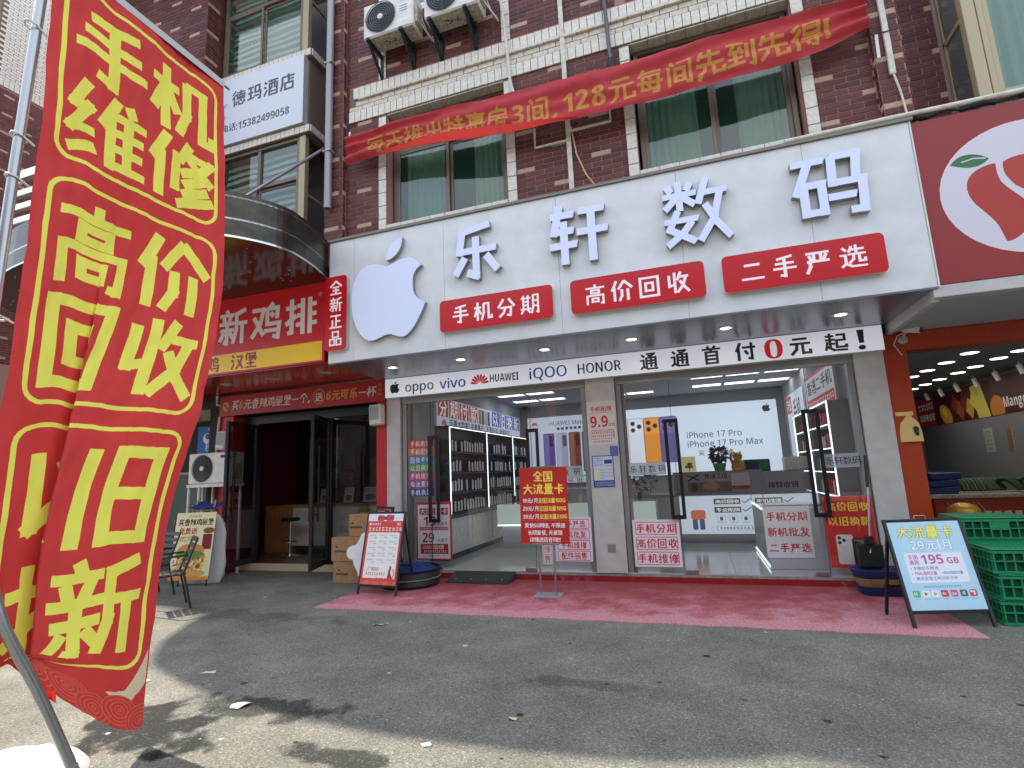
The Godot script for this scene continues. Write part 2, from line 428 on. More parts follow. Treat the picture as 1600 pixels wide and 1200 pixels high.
	"巅": "50 2 50 24;16 8 16 24 84 24 84 8;6 36 50 36;28 30 28 42;12 46 44 46 44 80 12 80 12 46;12 58 44 58;12 69 44 69;4 84 52 84;16 88 8 98;40 88 48 98;56 36 98 36;76 36 72 46;60 48 94 48 94 80;60 48 60 80;77 54 76 80 56 98;82 84 98 98",
	"授": "@扌 0 0 36 100;90 4 44 12;50 18 54 28;68 16 70 26;90 14 82 28;42 44 42 34 96 34 94 44;48 52 88 52 70 78 38 98;52 62 96 97", "权": "@木 0 0 42 100;@又 44 6 100 100",
	"用": "16 8 16 60 6 96;16 8 86 8 86 94 70 92;16 34 86 34;16 60 86 60;50 8 50 96", "置": "14 4 86 4 86 22 14 22 14 4;38 4 38 22;62 4 62 22;8 34 92 34;50 26 50 44;26 46 74 46 74 92 26 92 26 46;26 62 74 62;26 77 74 77;4 96 96 96",
	"接": "@扌 0 0 36 100;66 2 68 12;40 16 96 16;52 22 58 38;86 22 78 38;38 42 98 42;66 44 50 70 90 96;84 58 68 84 38 98;36 60 99 60", "待": "30 2 8 26;34 24 6 52;22 44 22 98;46 16 94 16;70 2 70 34;38 36 99 36;38 58 99 58;82 40 82 94 66 90;52 68 60 84",
	"银": "22 2 4 32;16 18 42 18;10 40 40 40;4 58 44 58;24 40 24 92 44 80;54 6 90 6 90 48 54 48;54 28 90 28;54 6 54 94 76 82;70 50 98 94;94 58 78 68", "专": "14 18 86 18;6 42 94 42;50 4 36 66 78 66 54 88;34 78 66 96",
	"业": "36 6 36 90;64 6 64 90;12 30 24 66;88 30 76 66;4 92 96 92", "工": "14 12 86 12;50 12 50 88;4 90 96 90", "位": "@亻 0 0 32 100;64 4 70 16;38 24 98 24;48 40 56 80;88 36 76 88;34 92 99 92",
	"池": "@氵 0 0 32 100;34 46 88 26 84 62 74 60;62 4 62 70;46 16 46 90 96 90 96 72", "屏": "14 8 90 8 90 28 14 28;14 8 14 60 4 97;40 34 46 46;78 34 70 46;26 50 96 50;20 70 99 70;44 50 42 74 30 98;74 50 74 98",
	"时": "@日 0 4 42 96;44 30 99 30;82 4 82 94 64 90;52 48 62 66", "主": "46 2 56 14;12 24 88 24;18 56 82 56;50 24 50 92;4 94 96 94", "叫": "6 20 34 20 34 76 6 76 6 20;50 10 50 72 74 60;82 4 82 98",
	"钟": "22 2 4 32;16 18 42 18;10 40 40 40;4 58 44 58;24 40 24 92 44 80;52 26 96 26 96 62 52 62 52 26;74 2 74 98", "视": "18 2 24 14;6 24 38 24 6 64;22 46 22 98;28 52 40 64;48 8 90 8 90 62;48 8 48 62;70 22 66 66 42 97;72 66 72 90 98 90 98 76",
	"频": "26 2 26 46;26 20 46 20;10 16 10 46;2 48 50 48;26 52 26 72;12 56 4 74;46 56 34 82 6 98;52 10 98 10;74 10 70 24;58 26 94 26 94 74;58 26 58 74;76 36 74 72 50 98;80 78 98 98",
	"广": "50 2 56 14;14 18 94 18;14 18 14 60 4 97", "靠": "22 2 14 18;12 14 84 14;50 2 50 28;4 28 96 28;28 36 72 36 72 50 28 50 28 36;40 54 40 98;10 62 40 62;8 78 40 78;2 94 40 90;60 54 60 98;60 62 92 62;60 78 92 78;60 94 98 94",
	"谱": "@讠 0 0 34 100;50 2 56 12;86 2 80 12;38 18 98 18;58 18 58 46;78 18 78 46;44 26 50 40;92 26 86 40;36 48 99 48;48 58 90 58 90 97 48 97 48 58;48 77 90 77",
	"言": "46 2 54 14;4 22 96 22;18 40 82 40;18 56 82 56;22 70 78 70 78 97 22 97 22 70", "折": "@扌 0 0 36 100;90 4 48 14 48 60 38 97;48 40 99 40;76 40 76 98", "省": "50 2 50 24;24 10 10 30;76 10 92 28;70 26 8 48;34 46 78 46 78 97 34 97 34 46;34 63 78 63;34 80 78 80",
	"钱": "22 2 4 32;16 18 42 18;10 40 40 40;4 58 44 58;24 40 24 92 44 80;50 26 96 20;48 48 98 42;66 2 76 70 98 96;92 58 48 96;80 4 92 14", "打": "@扌 0 0 40 100;44 16 99 16;74 16 74 92 54 88",
}
var glyphs := {}


# the strokes of one character as lists of points in a unit box
func strokes(ch: String) -> Array:
	if glyphs.has(ch):
		return glyphs[ch]
	var out := []
	for part in (STROKES.get(ch, "") as String).split(";", false):
		var w := part.split(" ", false)
		if w[0].begins_with("@"):
			var a := Vector2(float(w[1]), float(w[2])) / 100.0
			var b := Vector2(float(w[3]), float(w[4])) / 100.0
			for s in strokes(w[0].substr(1)):
				var q := PackedVector2Array()
				for p in s:
					q.append(a + p * (b - a))
				out.append(q)
		else:
			var q := PackedVector2Array()
			for i in range(0, w.size() - 1, 2):
				q.append(Vector2(float(w[i]), float(w[i + 1])) / 100.0)
			out.append(q)
	glyphs[ch] = out
	return out


# each leg of a stroke as a four-cornered outline; wt is the stroke's width in the unit box
func legs(ch: String, wt: float) -> Array:
	var out := []
	var many := strokes(ch)
	var count := 0
	for s in many:
		count += s.size() - 1
	var w := wt * clampf(1.22 - 0.026 * count, 0.5, 1.0)
	for s in many:
		var closed: bool = s[0].distance_to(s[s.size() - 1]) < 0.01
		for i in s.size() - 1:
			var d: Vector2 = (s[i + 1] - s[i]).normalized()
			var hw := w * (0.42 if absf(d.y) < 0.25 else 0.5)
			var o := Vector2(-d.y, d.x) * hw
			var e0 := w * (0.45 if i > 0 or closed else 0.12)
			var e1 := w * (0.45 if i < s.size() - 2 or closed else 0.12)
			out.append(PackedVector2Array([s[i] - d * e0 - o, s[i + 1] + d * e1 - o, s[i + 1] + d * e1 + o, s[i] - d * e0 + o]))
	return out


var fonts := {}


# triangles of a Latin string with its capital height 1, baseline at y = 0 (y up), starting at x = 0
func latin(s: String, face := "Droid Sans", weight := 700) -> PackedVector2Array:
	var key := s + face + str(weight)
	if fonts.has(key):
		return fonts[key]
	var f := SystemFont.new()
	f.font_names = PackedStringArray([face])
	f.font_weight = weight
	var base := 0.0
	var cap := 1.0
	var out := PackedVector2Array()
	for k in 2:
		var t := TextMesh.new()
		t.font = f
		t.font_size = 64
		t.pixel_size = 1.0
		t.depth = 0.0
		t.curve_step = 2.0
		t.horizontal_alignment = HORIZONTAL_ALIGNMENT_LEFT
		t.vertical_alignment = VERTICAL_ALIGNMENT_TOP
		t.text = "H" if k == 0 else s
		if t.get_surface_count() == 0:
			continue
		var a := t.surface_get_arrays(0)
		var vs: PackedVector3Array = a[Mesh.ARRAY_VERTEX]
		if k == 0:
			base = 1e9
			var top := -1e9
			for p in vs:
				base = minf(base, p.y)
				top = maxf(top, p.y)
			cap = top - base
		else:
			var ix = a[Mesh.ARRAY_INDEX]
			var left := 1e9
			for p in vs:
				left = minf(left, p.x)
			for i in (ix if ix != null else range(vs.size())):
				out.append(Vector2(vs[i].x - left, vs[i].y - base) / cap)
	fonts[key] = out
	return out


func latin_width(s: String, face := "Droid Sans", weight := 700) -> float:
	var w := 0.0
	for p in latin(s, face, weight):
		w = maxf(w, p.x)
	return w


# a picture that print is laid on, in pixels with y down
class Canvas:
	var im: Image
	var host
	var w: int
	var h: int

	func _init(hst, width: int, height: int, c: Color) -> void:
		host = hst
		w = width
		h = height
		im = Image.create_empty(w, h, false, Image.FORMAT_RGB8)
		im.fill(c)

	func rect(x: float, y: float, a: float, b: float, c: Color) -> void:
		im.fill_rect(Rect2i(roundi(x), roundi(y), maxi(1, roundi(a)), maxi(1, roundi(b))), c)

	func poly(pts: PackedVector2Array, c: Color) -> void:
		var lo := 1e9
		var hi := -1e9
		for p in pts:
			lo = minf(lo, p.y)
			hi = maxf(hi, p.y)
		for y in range(maxi(0, floori(lo)), mini(h, ceili(hi))):
			var s := y + 0.5
			var xs := []
			for i in pts.size():
				var a := pts[i]
				var b := pts[(i + 1) % pts.size()]
				if (a.y <= s) != (b.y <= s):
					xs.append(a.x + (b.x - a.x) * (s - a.y) / (b.y - a.y))
			if xs.size() > 2:
				xs.sort()
			for i in range(0, xs.size() - 1, 2):
				var x0 := roundi(minf(xs[i], xs[i + 1]))
				var x1 := roundi(maxf(xs[i], xs[i + 1]))
				if x1 > x0:
					im.fill_rect(Rect2i(x0, y, x1 - x0, 1), c)

	func disc(x: float, y: float, rx: float, ry: float, c: Color, turn := 0.0) -> void:
		var p := PackedVector2Array()
		for k in 40:
			p.append(Vector2(x, y) + Vector2(cos(TAU * k / 40) * rx, sin(TAU * k / 40) * ry).rotated(turn))
		poly(p, c)

	func rrect(x: float, y: float, a: float, b: float, r: float, c: Color) -> void:
		var p: PackedVector2Array = host.rounded(a, b, r, 5)
		for i in p.size():
			p[i] += Vector2(x + a / 2, y + b / 2)
		poly(p, c)

	func frame(x: float, y: float, a: float, b: float, r: float, t: float, c: Color, inside: Color) -> void:
		rrect(x, y, a, b, r, c)
		rrect(x + t, y + t, a - 2 * t, b - 2 * t, maxf(1.0, r - t), inside)

	func path(pts: PackedVector2Array, t: float, c: Color) -> void:
		for i in pts.size() - 1:
			var d := (pts[i + 1] - pts[i]).normalized()
			var o := Vector2(-d.y, d.x) * t / 2
			poly(PackedVector2Array([pts[i] - o - d * t * 0.4, pts[i + 1] - o + d * t * 0.4, pts[i + 1] + o + d * t * 0.4, pts[i] + o - d * t * 0.4]), c)

	func roman(s: String, x: float, y: float, cap: float, c: Color, sx := 1.0, face := "Droid Sans", weight := 700, skew := 0.0) -> float:
		var t: PackedVector2Array = host.latin(s, face, weight)
		var far := 0.0
		for i in range(0, t.size() - 2, 3):
			var q := PackedVector2Array()
			for j in 3:
				far = maxf(far, t[i + j].x)
				q.append(Vector2(x + (t[i + j].x * sx + t[i + j].y * skew) * cap, y + cap - t[i + j].y * cap))
			poly(q, c)
		return far * cap * sx

	# the same, stretched to a given width
	func fit(s: String, x: float, y: float, cap: float, wide: float, c: Color, face := "Droid Sans", weight := 700) -> void:
		roman(s, x, y, cap, c, wide / (host.latin_width(s, face, weight) * cap), face, weight)

	# x, y: top left of the first character's box; returns where the next would start
	func text(s: String, x: float, y: float, size: float, c: Color, wt := 0.12, adv := 1.08, sx := 1.0, skew := 0.0) -> float:
		for ch in s:
			if ch == " ":
				x += size * 0.5 * sx
			elif ch.unicode_at(0) < 128:
				x += host_roman(ch, x, y + size * 0.12, size * 0.78, c, sx, skew) + size * (adv - 1.0) + size * 0.05
			elif ch == "，":
				path(PackedVector2Array([Vector2(x + size * 0.2, y + size * 0.8), Vector2(x + size * 0.1, y + size)]), size * wt, c)
				x += size * 0.55
			else:
				for q in host.legs(ch, wt):
					var p := PackedVector2Array()
					for e in q:
						p.append(Vector2(x + (e.x * sx + (1.0 - e.y) * skew) * size, y + e.y * size))
					poly(p, c)
				x += size * adv * sx
		return x

	func host_roman(ch: String, x: float, y: float, cap: float, c: Color, sx: float, skew: float) -> float:
		return roman(ch, x, y, cap, c, sx, "Droid Sans", 700, skew)

	func centred(s: String, cx: float, y: float, size: float, c: Color, wt := 0.12, adv := 1.08, sx := 1.0, skew := 0.0) -> void:
		var a := 0.0
		for ch in s:
			if ch == " ":
				a += size * 0.5 * sx
			elif ch.unicode_at(0) < 128:
				a += host.latin_width(ch) * size * 0.78 * sx + size * (adv - 0.95)
			elif ch == "，":
				a += size * 0.55
			else:
				a += size * adv * sx
		text(s, cx - a / 2 + size * (adv - 1.0) / 2, y, size, c, wt, adv, sx, skew)

	# lines of print too small to read in the photograph
	func fine(x: float, y: float, a: float, size: float, c: Color, r: RandomNumberGenerator) -> void:
		var e := x + a
		while x < e:
			var k := size * r.randf_range(0.7, 1.0)
			rect(x, y + size * r.randf_range(0.0, 0.2), k * 0.8, size * 0.18, c)
			rect(x + k * 0.3, y, size * 0.16, size, c)
			rect(x, y + size * r.randf_range(0.55, 0.8), k * 0.8, size * 0.18, c)
			x += k * 1.1

	func tex() -> ImageTexture:
		return ImageTexture.create_from_image(im)


# outlines of the fruit emblem with a bite, in a box about 1 wide and 1 high, y up
func bitten_fruit() -> Array:
	var c := Curve2D.new()
	var k := [[0.5, 0.80, -0.07, -0.025, 0.07, 0.02], [0.71, 0.86, -0.08, 0.0, 0.10, 0.0], [0.90, 0.755, -0.05, 0.06, -0.10, -0.06], [0.80, 0.55, 0.0, 0.09, 0.0, -0.12], [0.94, 0.35, -0.075, 0.04, -0.03, -0.10],
		[0.68, 0.02, 0.10, 0.0, -0.07, 0.0], [0.51, 0.065, 0.06, 0.0, -0.06, 0.0], [0.32, 0.02, 0.06, 0.0, -0.14, 0.0], [0.06, 0.50, 0.0, -0.26, 0.0, 0.22], [0.30, 0.86, -0.13, 0.0, 0.08, 0.0], [0.5, 0.80, -0.07, 0.025, 0.0, 0.0]]
	for q in k:
		c.add_point(Vector2(q[0], q[1]), Vector2(q[2], q[3]), Vector2(q[4], q[5]))
	var body := c.tessellate(4, 4)
	body.remove_at(body.size() - 1)
	var l := Curve2D.new()
	l.add_point(Vector2(0.49, 0.87), Vector2.ZERO, Vector2(-0.01, 0.12))
	l.add_point(Vector2(0.68, 1.10), Vector2(-0.11, -0.02), Vector2(0.01, -0.12))
	l.add_point(Vector2(0.49, 0.87), Vector2(0.11, 0.0), Vector2.ZERO)
	var leaf := l.tessellate(4, 4)
	leaf.remove_at(leaf.size() - 1)
	return [body, leaf]


func stamp_fruit(cv: Canvas, x: float, y: float, size: float, c: Color) -> void:
	for p in bitten_fruit():
		var q := PackedVector2Array()
		for e in p:
			q.append(Vector2(x + e.x * size, y + (1.12 - e.y) * size * 0.9))
		cv.poly(q, c)


func stamp_petals(cv: Canvas, x: float, y: float, size: float, c: Color) -> void:
	for k in 8:
		var f := PI * (0.06 + 0.88 * k / 7.0)
		var d := Vector2(cos(f), -sin(f))
		var o := Vector2(-d.y, d.x)
		var p := PackedVector2Array()
		for e in [[0.12, 0.0], [0.55, 0.10], [0.85, 0.13], [0.99, 0.05], [0.96, -0.06], [0.8, -0.12], [0.5, -0.09]]:
			p.append(Vector2(x, y) + (d * e[0] + o * e[1]) * size)
		cv.poly(p, c)


# ---------------------------------------------------------------- the scene
func _ready() -> void:
	rng.seed = 7
	var cam := Camera3D.new()
	cam.name = "camera"
	add_child(cam)
	cam.transform = Transform3D(Basis(Vector3(0.94479619, -0.04221645, -0.32492757), Vector3(0.09372378, 0.9850505, 0.14453849), Vector3(0.31396816, -0.16701285, 0.93462864)), Vector3(0, 1.5, 7.588)).orthonormalized()
	cam.fov = 71.674
	cam.near = 0.05
	cam.far = 300.0
	cam.current = true

	var env := Environment.new()
	env.background_mode = Environment.BG_SKY
	env.sky = Sky.new()
	env.sky.sky_material = make_sky()
	env.tonemap_mode = Environment.TONE_MAPPER_LINEAR
	env.tonemap_exposure = 3.1
	env.background_energy_multiplier = 0.6
	env.sdfgi_enabled = true
	env.ssao_enabled = true
	env.ssil_enabled = true
	var we := WorldEnvironment.new()
	we.name = "daylight"
	we.environment = env
	add_child(we)

	var sun := DirectionalLight3D.new()
	sun.name = "sun"
	add_child(sun)
	sun.light_energy = 0.9
	sun.light_angular_distance = 1.0
	sun.light_color = Color(1.0, 0.96, 0.89)
	sun.shadow_enabled = true
	# from beyond the hotel end, a little behind the facade: the canopy's shadow lies on the asphalt
	sun.look_at_from_position(Vector3.ZERO, Vector3(1.10, -1.0, 0.205), Vector3.RIGHT)

	make_materials()
	make_ground()
	make_main_building()
	make_hotel_building()
	make_far_buildings()
	make_phone_shop_room()
	make_storefront()
	make_fascia()
	make_chicken_shop()
	make_fruit_shop()
	make_facade_fittings()
	make_shop_contents()
	make_street_things()
	make_flag()


func make_sky() -> Material:
	var w := 512
	var h := 256
	var f := FastNoiseLite.new()
	f.seed = 11
	f.frequency = 1.6
	f.fractal_octaves = 5
	var im := Image.create_empty(w, h, false, Image.FORMAT_RGBF)
	for y in h:
		var el := PI / 2 - PI * (y + 0.5) / h
		for x in w:
			var az := TAU * x / w
			var c := Color(0.30, 0.33, 0.34)
			if el > 0.0:
				var d := Vector3(cos(el) * cos(az), sin(el), cos(el) * sin(az))
				var k := clampf(f.get_noise_3d(d.x * 1.3, d.y * 2.2, d.z * 1.3) * 1.5 + 0.62, 0.0, 1.0)
				c = Color(0.44, 0.62, 0.92).lerp(Color(0.80, 0.90, 1.0), exp(-el * 2.6)).lerp(Color(0.97, 1.04, 1.14), k)
			im.set_pixel(x, y, c)
	var m := PanoramaSkyMaterial.new()
	m.panorama = ImageTexture.create_from_image(im)
	return m


func make_materials() -> void:
	mat("paper", grey(240), 0.7)
	mat("panel_white", Color8(226, 228, 231), 0.34)
	worn(mats.panel_white, Color8(212, 215, 219), Color8(226, 229, 232), 0.8, 0.012, 5)
	mat("flashing", Color8(128, 122, 112), 0.5, 0.5)
	mat("soffit_grey", Color8(124, 128, 138), 0.27, 0.5)
	mat("brick_red", Color8(137, 62, 56), 0.62)
	worn(mats.brick_red, Color8(84, 39, 37), Color8(103, 51, 48), 3.0, 0.03, 4)
	mat("brick_deep", Color8(120, 50, 47), 0.62)
	worn(mats.brick_deep, Color8(74, 34, 33), Color8(93, 45, 42), 3.0, 0.03, 4)
	mat("brick_rose", Color8(148, 72, 64), 0.62)
	worn(mats.brick_rose, Color8(96, 48, 45), Color8(113, 60, 55), 3.0, 0.03, 4)
	mat("brick_light", Color8(196, 166, 142), 0.65)
	worn(mats.brick_light, Color8(172, 144, 122), Color8(194, 168, 146), 3.0, 0.03, 4)
	mat("mortar", Color8(168, 126, 118), 0.9)
	mat("tile_white", Color8(226, 221, 210), 0.4)
	worn(mats.tile_white, Color8(206, 198, 184), Color8(233, 229, 221), 2.2, 0.02, 5)
	mat("tile_cream", Color8(216, 208, 192), 0.4)
	worn(mats.tile_cream, Color8(192, 182, 164), Color8(226, 219, 206), 2.2, 0.02, 5)
	mat("grout", Color8(120, 106, 94), 0.9)
	mat("frame_bronze", Color8(122, 108, 96), 0.45, 0.4)
	mat("frame_beige", Color8(176, 164, 134), 0.5, 0.3)
	mat("frame_black", Color8(34, 35, 40), 0.42)
	mat("handle_black", Color8(22, 22, 25), 0.35)
	mat("steel", Color8(168, 170, 172), 0.3, 0.9)
	mat("steel_dull", Color8(150, 152, 152), 0.42, 0.35)
	mat("canopy_steel", Color8(104, 100, 92), 0.32, 0.75)
	worn(mats.canopy_steel, Color8(56, 53, 48), Color8(82, 78, 71), 0.9, 0.02, 5)
	mat("chrome", Color8(206, 206, 204), 0.22, 0.9)
	mat("canopy_under", Color8(46, 24, 22), 0.12)
	mat("red_panel", Color8(196, 30, 34), 0.4)
	mat("red_dark", Color8(150, 26, 28), 0.35)
	mat("orange_panel", Color8(214, 84, 30), 0.42)
	worn(mats.orange_panel, Color8(160, 50, 10), Color8(172, 60, 16), 1.1, 0.02, 5)
	mat("column_white", Color8(214, 211, 208), 0.35)
	worn(mats.column_white, Color8(186, 184, 182), Color8(205, 203, 202), 0.9, 0.015, 5)
	mat("wall_grey", Color8(168, 171, 176), 0.7)
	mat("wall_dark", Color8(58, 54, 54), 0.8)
	mat("ceiling_white", Color8(176, 179, 183), 0.8)
	mat("floor_tile", Color8(196, 198, 196), 0.12)
	mat("floor_brown", Color8(96, 78, 66), 0.3)
	mat("wood", Color8(170, 122, 78), 0.55)
	worn(mats.wood, Color8(150, 104, 62), Color8(188, 142, 96), 1.2, 0.01, 3)
	mats.wood.uv1_scale = Vector3(9, 0.6, 9)
	mat("plywood", Color8(196, 158, 112), 0.7)
	worn(mats.plywood, Color8(182, 142, 96), Color8(206, 170, 126), 0.8, 0.02, 4)
	mat("carton", Color8(166, 128, 88), 0.8)
	worn(mats.carton, Color8(154, 116, 76), Color8(178, 140, 100), 2.0, 0.02, 5)
	mat("tape", Color8(150, 112, 66), 0.25)
	mat("plastic_white", Color8(226, 226, 222), 0.45)
	worn(mats.plastic_white, Color8(208, 206, 198), Color8(232, 231, 227), 1.2, 0.02, 5)
	mat("plastic_grime", Color8(186, 178, 160), 0.6)
	worn(mats.plastic_grime, Color8(140, 128, 106), Color8(206, 200, 184), 2.4, 0.025, 5)
	mat("plastic_black", Color8(30, 30, 32), 0.5)
	mat("rubber", Color8(52, 52, 54), 0.9)
	worn(mats.rubber, Color8(40, 40, 42), Color8(70, 70, 70), 6.0, 0.05, 4)
	mat("crate_green", Color8(20, 138, 88), 0.5)
	worn(mats.crate_green, Color8(16, 124, 78), Color8(30, 150, 98), 2.0, 0.03, 4)
	mat("bracket_green", Color8(30, 46, 46), 0.5, 0.4)
	mat("pipe_white", Color8(224, 220, 210), 0.45)
	worn(mats.pipe_white, Color8(196, 188, 172), Color8(232, 229, 221), 1.5, 0.02, 4)
	mat("cable_black", Color8(26, 26, 28), 0.6)
	mat("cable_tan", Color8(206, 164, 130), 0.6)
	mat("tub_blue", Color8(34, 52, 108), 0.5)
	mat("cloth_blue", Color8(34, 52, 122), 0.9)
	mat("curtain_green", Color8(166, 206, 182), 0.9)
	mat("blind_white", Color8(196, 226, 210), 0.9)
	mat("gold", Color8(214, 166, 60), 0.35, 0.3)
	mat("leaf_green", Color8(52, 92, 42), 0.6)
	mat("leaf_deep", Color8(36, 66, 36), 0.6)
	mat("yellow_bag", Color8(222, 188, 118), 0.75)
	mat("sack_white", Color8(196, 197, 196), 0.8)
	mat("scrap", Color8(196, 198, 192), 0.8)
	mat("concrete", Color8(150, 146, 140), 0.9)
	worn(mats.concrete, Color8(124, 120, 114), Color8(166, 162, 154), 1.6, 0.02, 5)
	mat("stone_cream", Color8(206, 190, 160), 0.6)
	mat("fan_dark", Color8(44, 46, 50), 0.6)
	mat("fin_grey", Color8(96, 98, 102), 0.5, 0.6)
	mat("crystal", Color8(196, 220, 206), 0.2)
	glass("glass_clear", Color(0.6, 0.7, 0.68), 0.012)
	glass("glass_green", Color(0.10, 0.36, 0.28), 0.24)
	mats.glass_green.metallic_specular = 1.0
	glass("glass_dark", Color(0.10, 0.12, 0.13), 0.32)
	glass("frost", Color(0.70, 0.73, 0.75), 0.6, 0.24)
	mats.frost.roughness = 0.5
	glowing("lamp_white", Color(0.96, 0.98, 1.0), 0.7)
	glowing("led_strip", Color(0.93, 0.99, 1.0), 0.6)
	glowing("letter_face", Color8(204, 212, 240), 0.065)
	glowing("downlight", Color(1.0, 0.98, 0.94), 1.5)


# ---------------------------------------------------------------- ground
const GX := -9.6
const GZ := -0.4
const GW := 14.0
const GH := 8.0


func make_ground() -> void:
	var w := 2016
	var h := 1152
	var soft := FastNoiseLite.new()
	soft.seed = 3
	soft.frequency = 0.012
	soft.fractal_octaves = 4
	var blot := FastNoiseLite.new()
	blot.seed = 5
	blot.frequency = 0.006
	blot.fractal_octaves = 5
	var data := PackedByteArray()
	data.resize(w * h * 3)
	rng.seed = 99
	# dark patches seen on the asphalt: centre x, z, half widths, strength
	var darkish := [[-3.05, 4.42, 0.62, 0.2, 0.5], [-3.55, 4.85, 0.55, 0.3, 0.85], [-2.05, 4.85, 0.3, 0.12, 0.55], [-5.2, 2.35, 1.3, 0.25, 0.16], [-1.0, 3.55, 0.5, 0.1, 0.2]]
	var i := 0
	var px := GW / w
	for y in h:
		var z := GZ + GH * (y + 0.5) / h
		var near := []
		for d in darkish:
			if absf(z - d[1]) < d[3] * 1.8:
				near.append(d)
		for x in w:
			var k := 111.0 + soft.get_noise_2d(x, y) * 16.0 + blot.get_noise_2d(x, y) * 10.0
			var g := rng.randf()
			k += (g - 0.5) * 44.0
			if g > 0.965:
				k += rng.randf() * 58.0
			elif g < 0.05:
				k -= 20.0
			for d in near:
				var q := Vector2((GX + px * x - d[0]) / d[2], (z - d[1]) / d[3]).length() + soft.get_noise_2d(x * 1.5, y * 1.5) * 0.9
				if q < 1.0:
					k *= 1.0 - d[4] * clampf((1.0 - q) * 3.0, 0.0, 1.0) * (1.0 if g < 0.93 else 0.5)
			var b := clampi(int(k), 8, 240)
			data[i] = clampi(int(k * 1.01), 8, 245)
			data[i + 1] = b
			data[i + 2] = clampi(int(k * 0.93), 6, 240)
			i += 3
	var im := Image.create_from_data(w, h, false, Image.FORMAT_RGB8, data)
	# chewing gum, oil drops and a few cracks
	for k in 260:
		var c := grey(rng.randi_range(26, 52)) if rng.randf() < 0.7 else grey(rng.randi_range(150, 200))
		var s := rng.randi_range(1, 6) if k % 3 == 0 else rng.randi_range(1, 3)
		var at := Vector2i(rng.randi_range(0, w - 9), rng.randi_range(int(h * 0.22), h - 5))
		im.fill_rect(Rect2i(at, Vector2i(s + rng.randi_range(0, 3), maxi(1, s - 1))), c)
		im.fill_rect(Rect2i(at + Vector2i(1, -1), Vector2i(s, s + 1)), c)
	var near_mat := mat("asphalt", Color.WHITE, 0.93)
	near_mat.albedo_texture = ImageTexture.create_from_image(im)
	near_mat.texture_repeat = true
	near_mat.heightmap_enabled = true
	near_mat.heightmap_texture = near_mat.albedo_texture
	near_mat.heightmap_scale = 0.25
	var far_mat := mat("asphalt_far", Color.WHITE, 0.93)
	worn(far_mat, Color8(101, 100, 93), Color8(124, 123, 115), 1.2, 0.08, 5)
	var mesh := ArrayMesh.new()
	var a := MB.new()
	a.quad(Vector3(GX, 0, GZ), Vector3(GX + GW, 0, GZ), Vector3(GX + GW, 0, GZ + GH), Vector3(GX, 0, GZ + GH))
	a.into(mesh, near_mat)
	var b := MB.new()
	var big := 90.0
	for q in [[-big, GX, -big, big], [GX + GW, big, -big, big], [GX, GX + GW, -big, GZ], [GX, GX + GW, GZ + GH, big]]:
		b.quad(Vector3(q[0], 0, q[2]), Vector3(q[1], 0, q[2]), Vector3(q[1], 0, q[3]), Vector3(q[0], 0, q[3]))
	b.into(mesh, far_mat)
	tag(put_mesh(mesh, "street"), "grey asphalt street in front of the shops", "street", "", "structure")
	make_carpet()


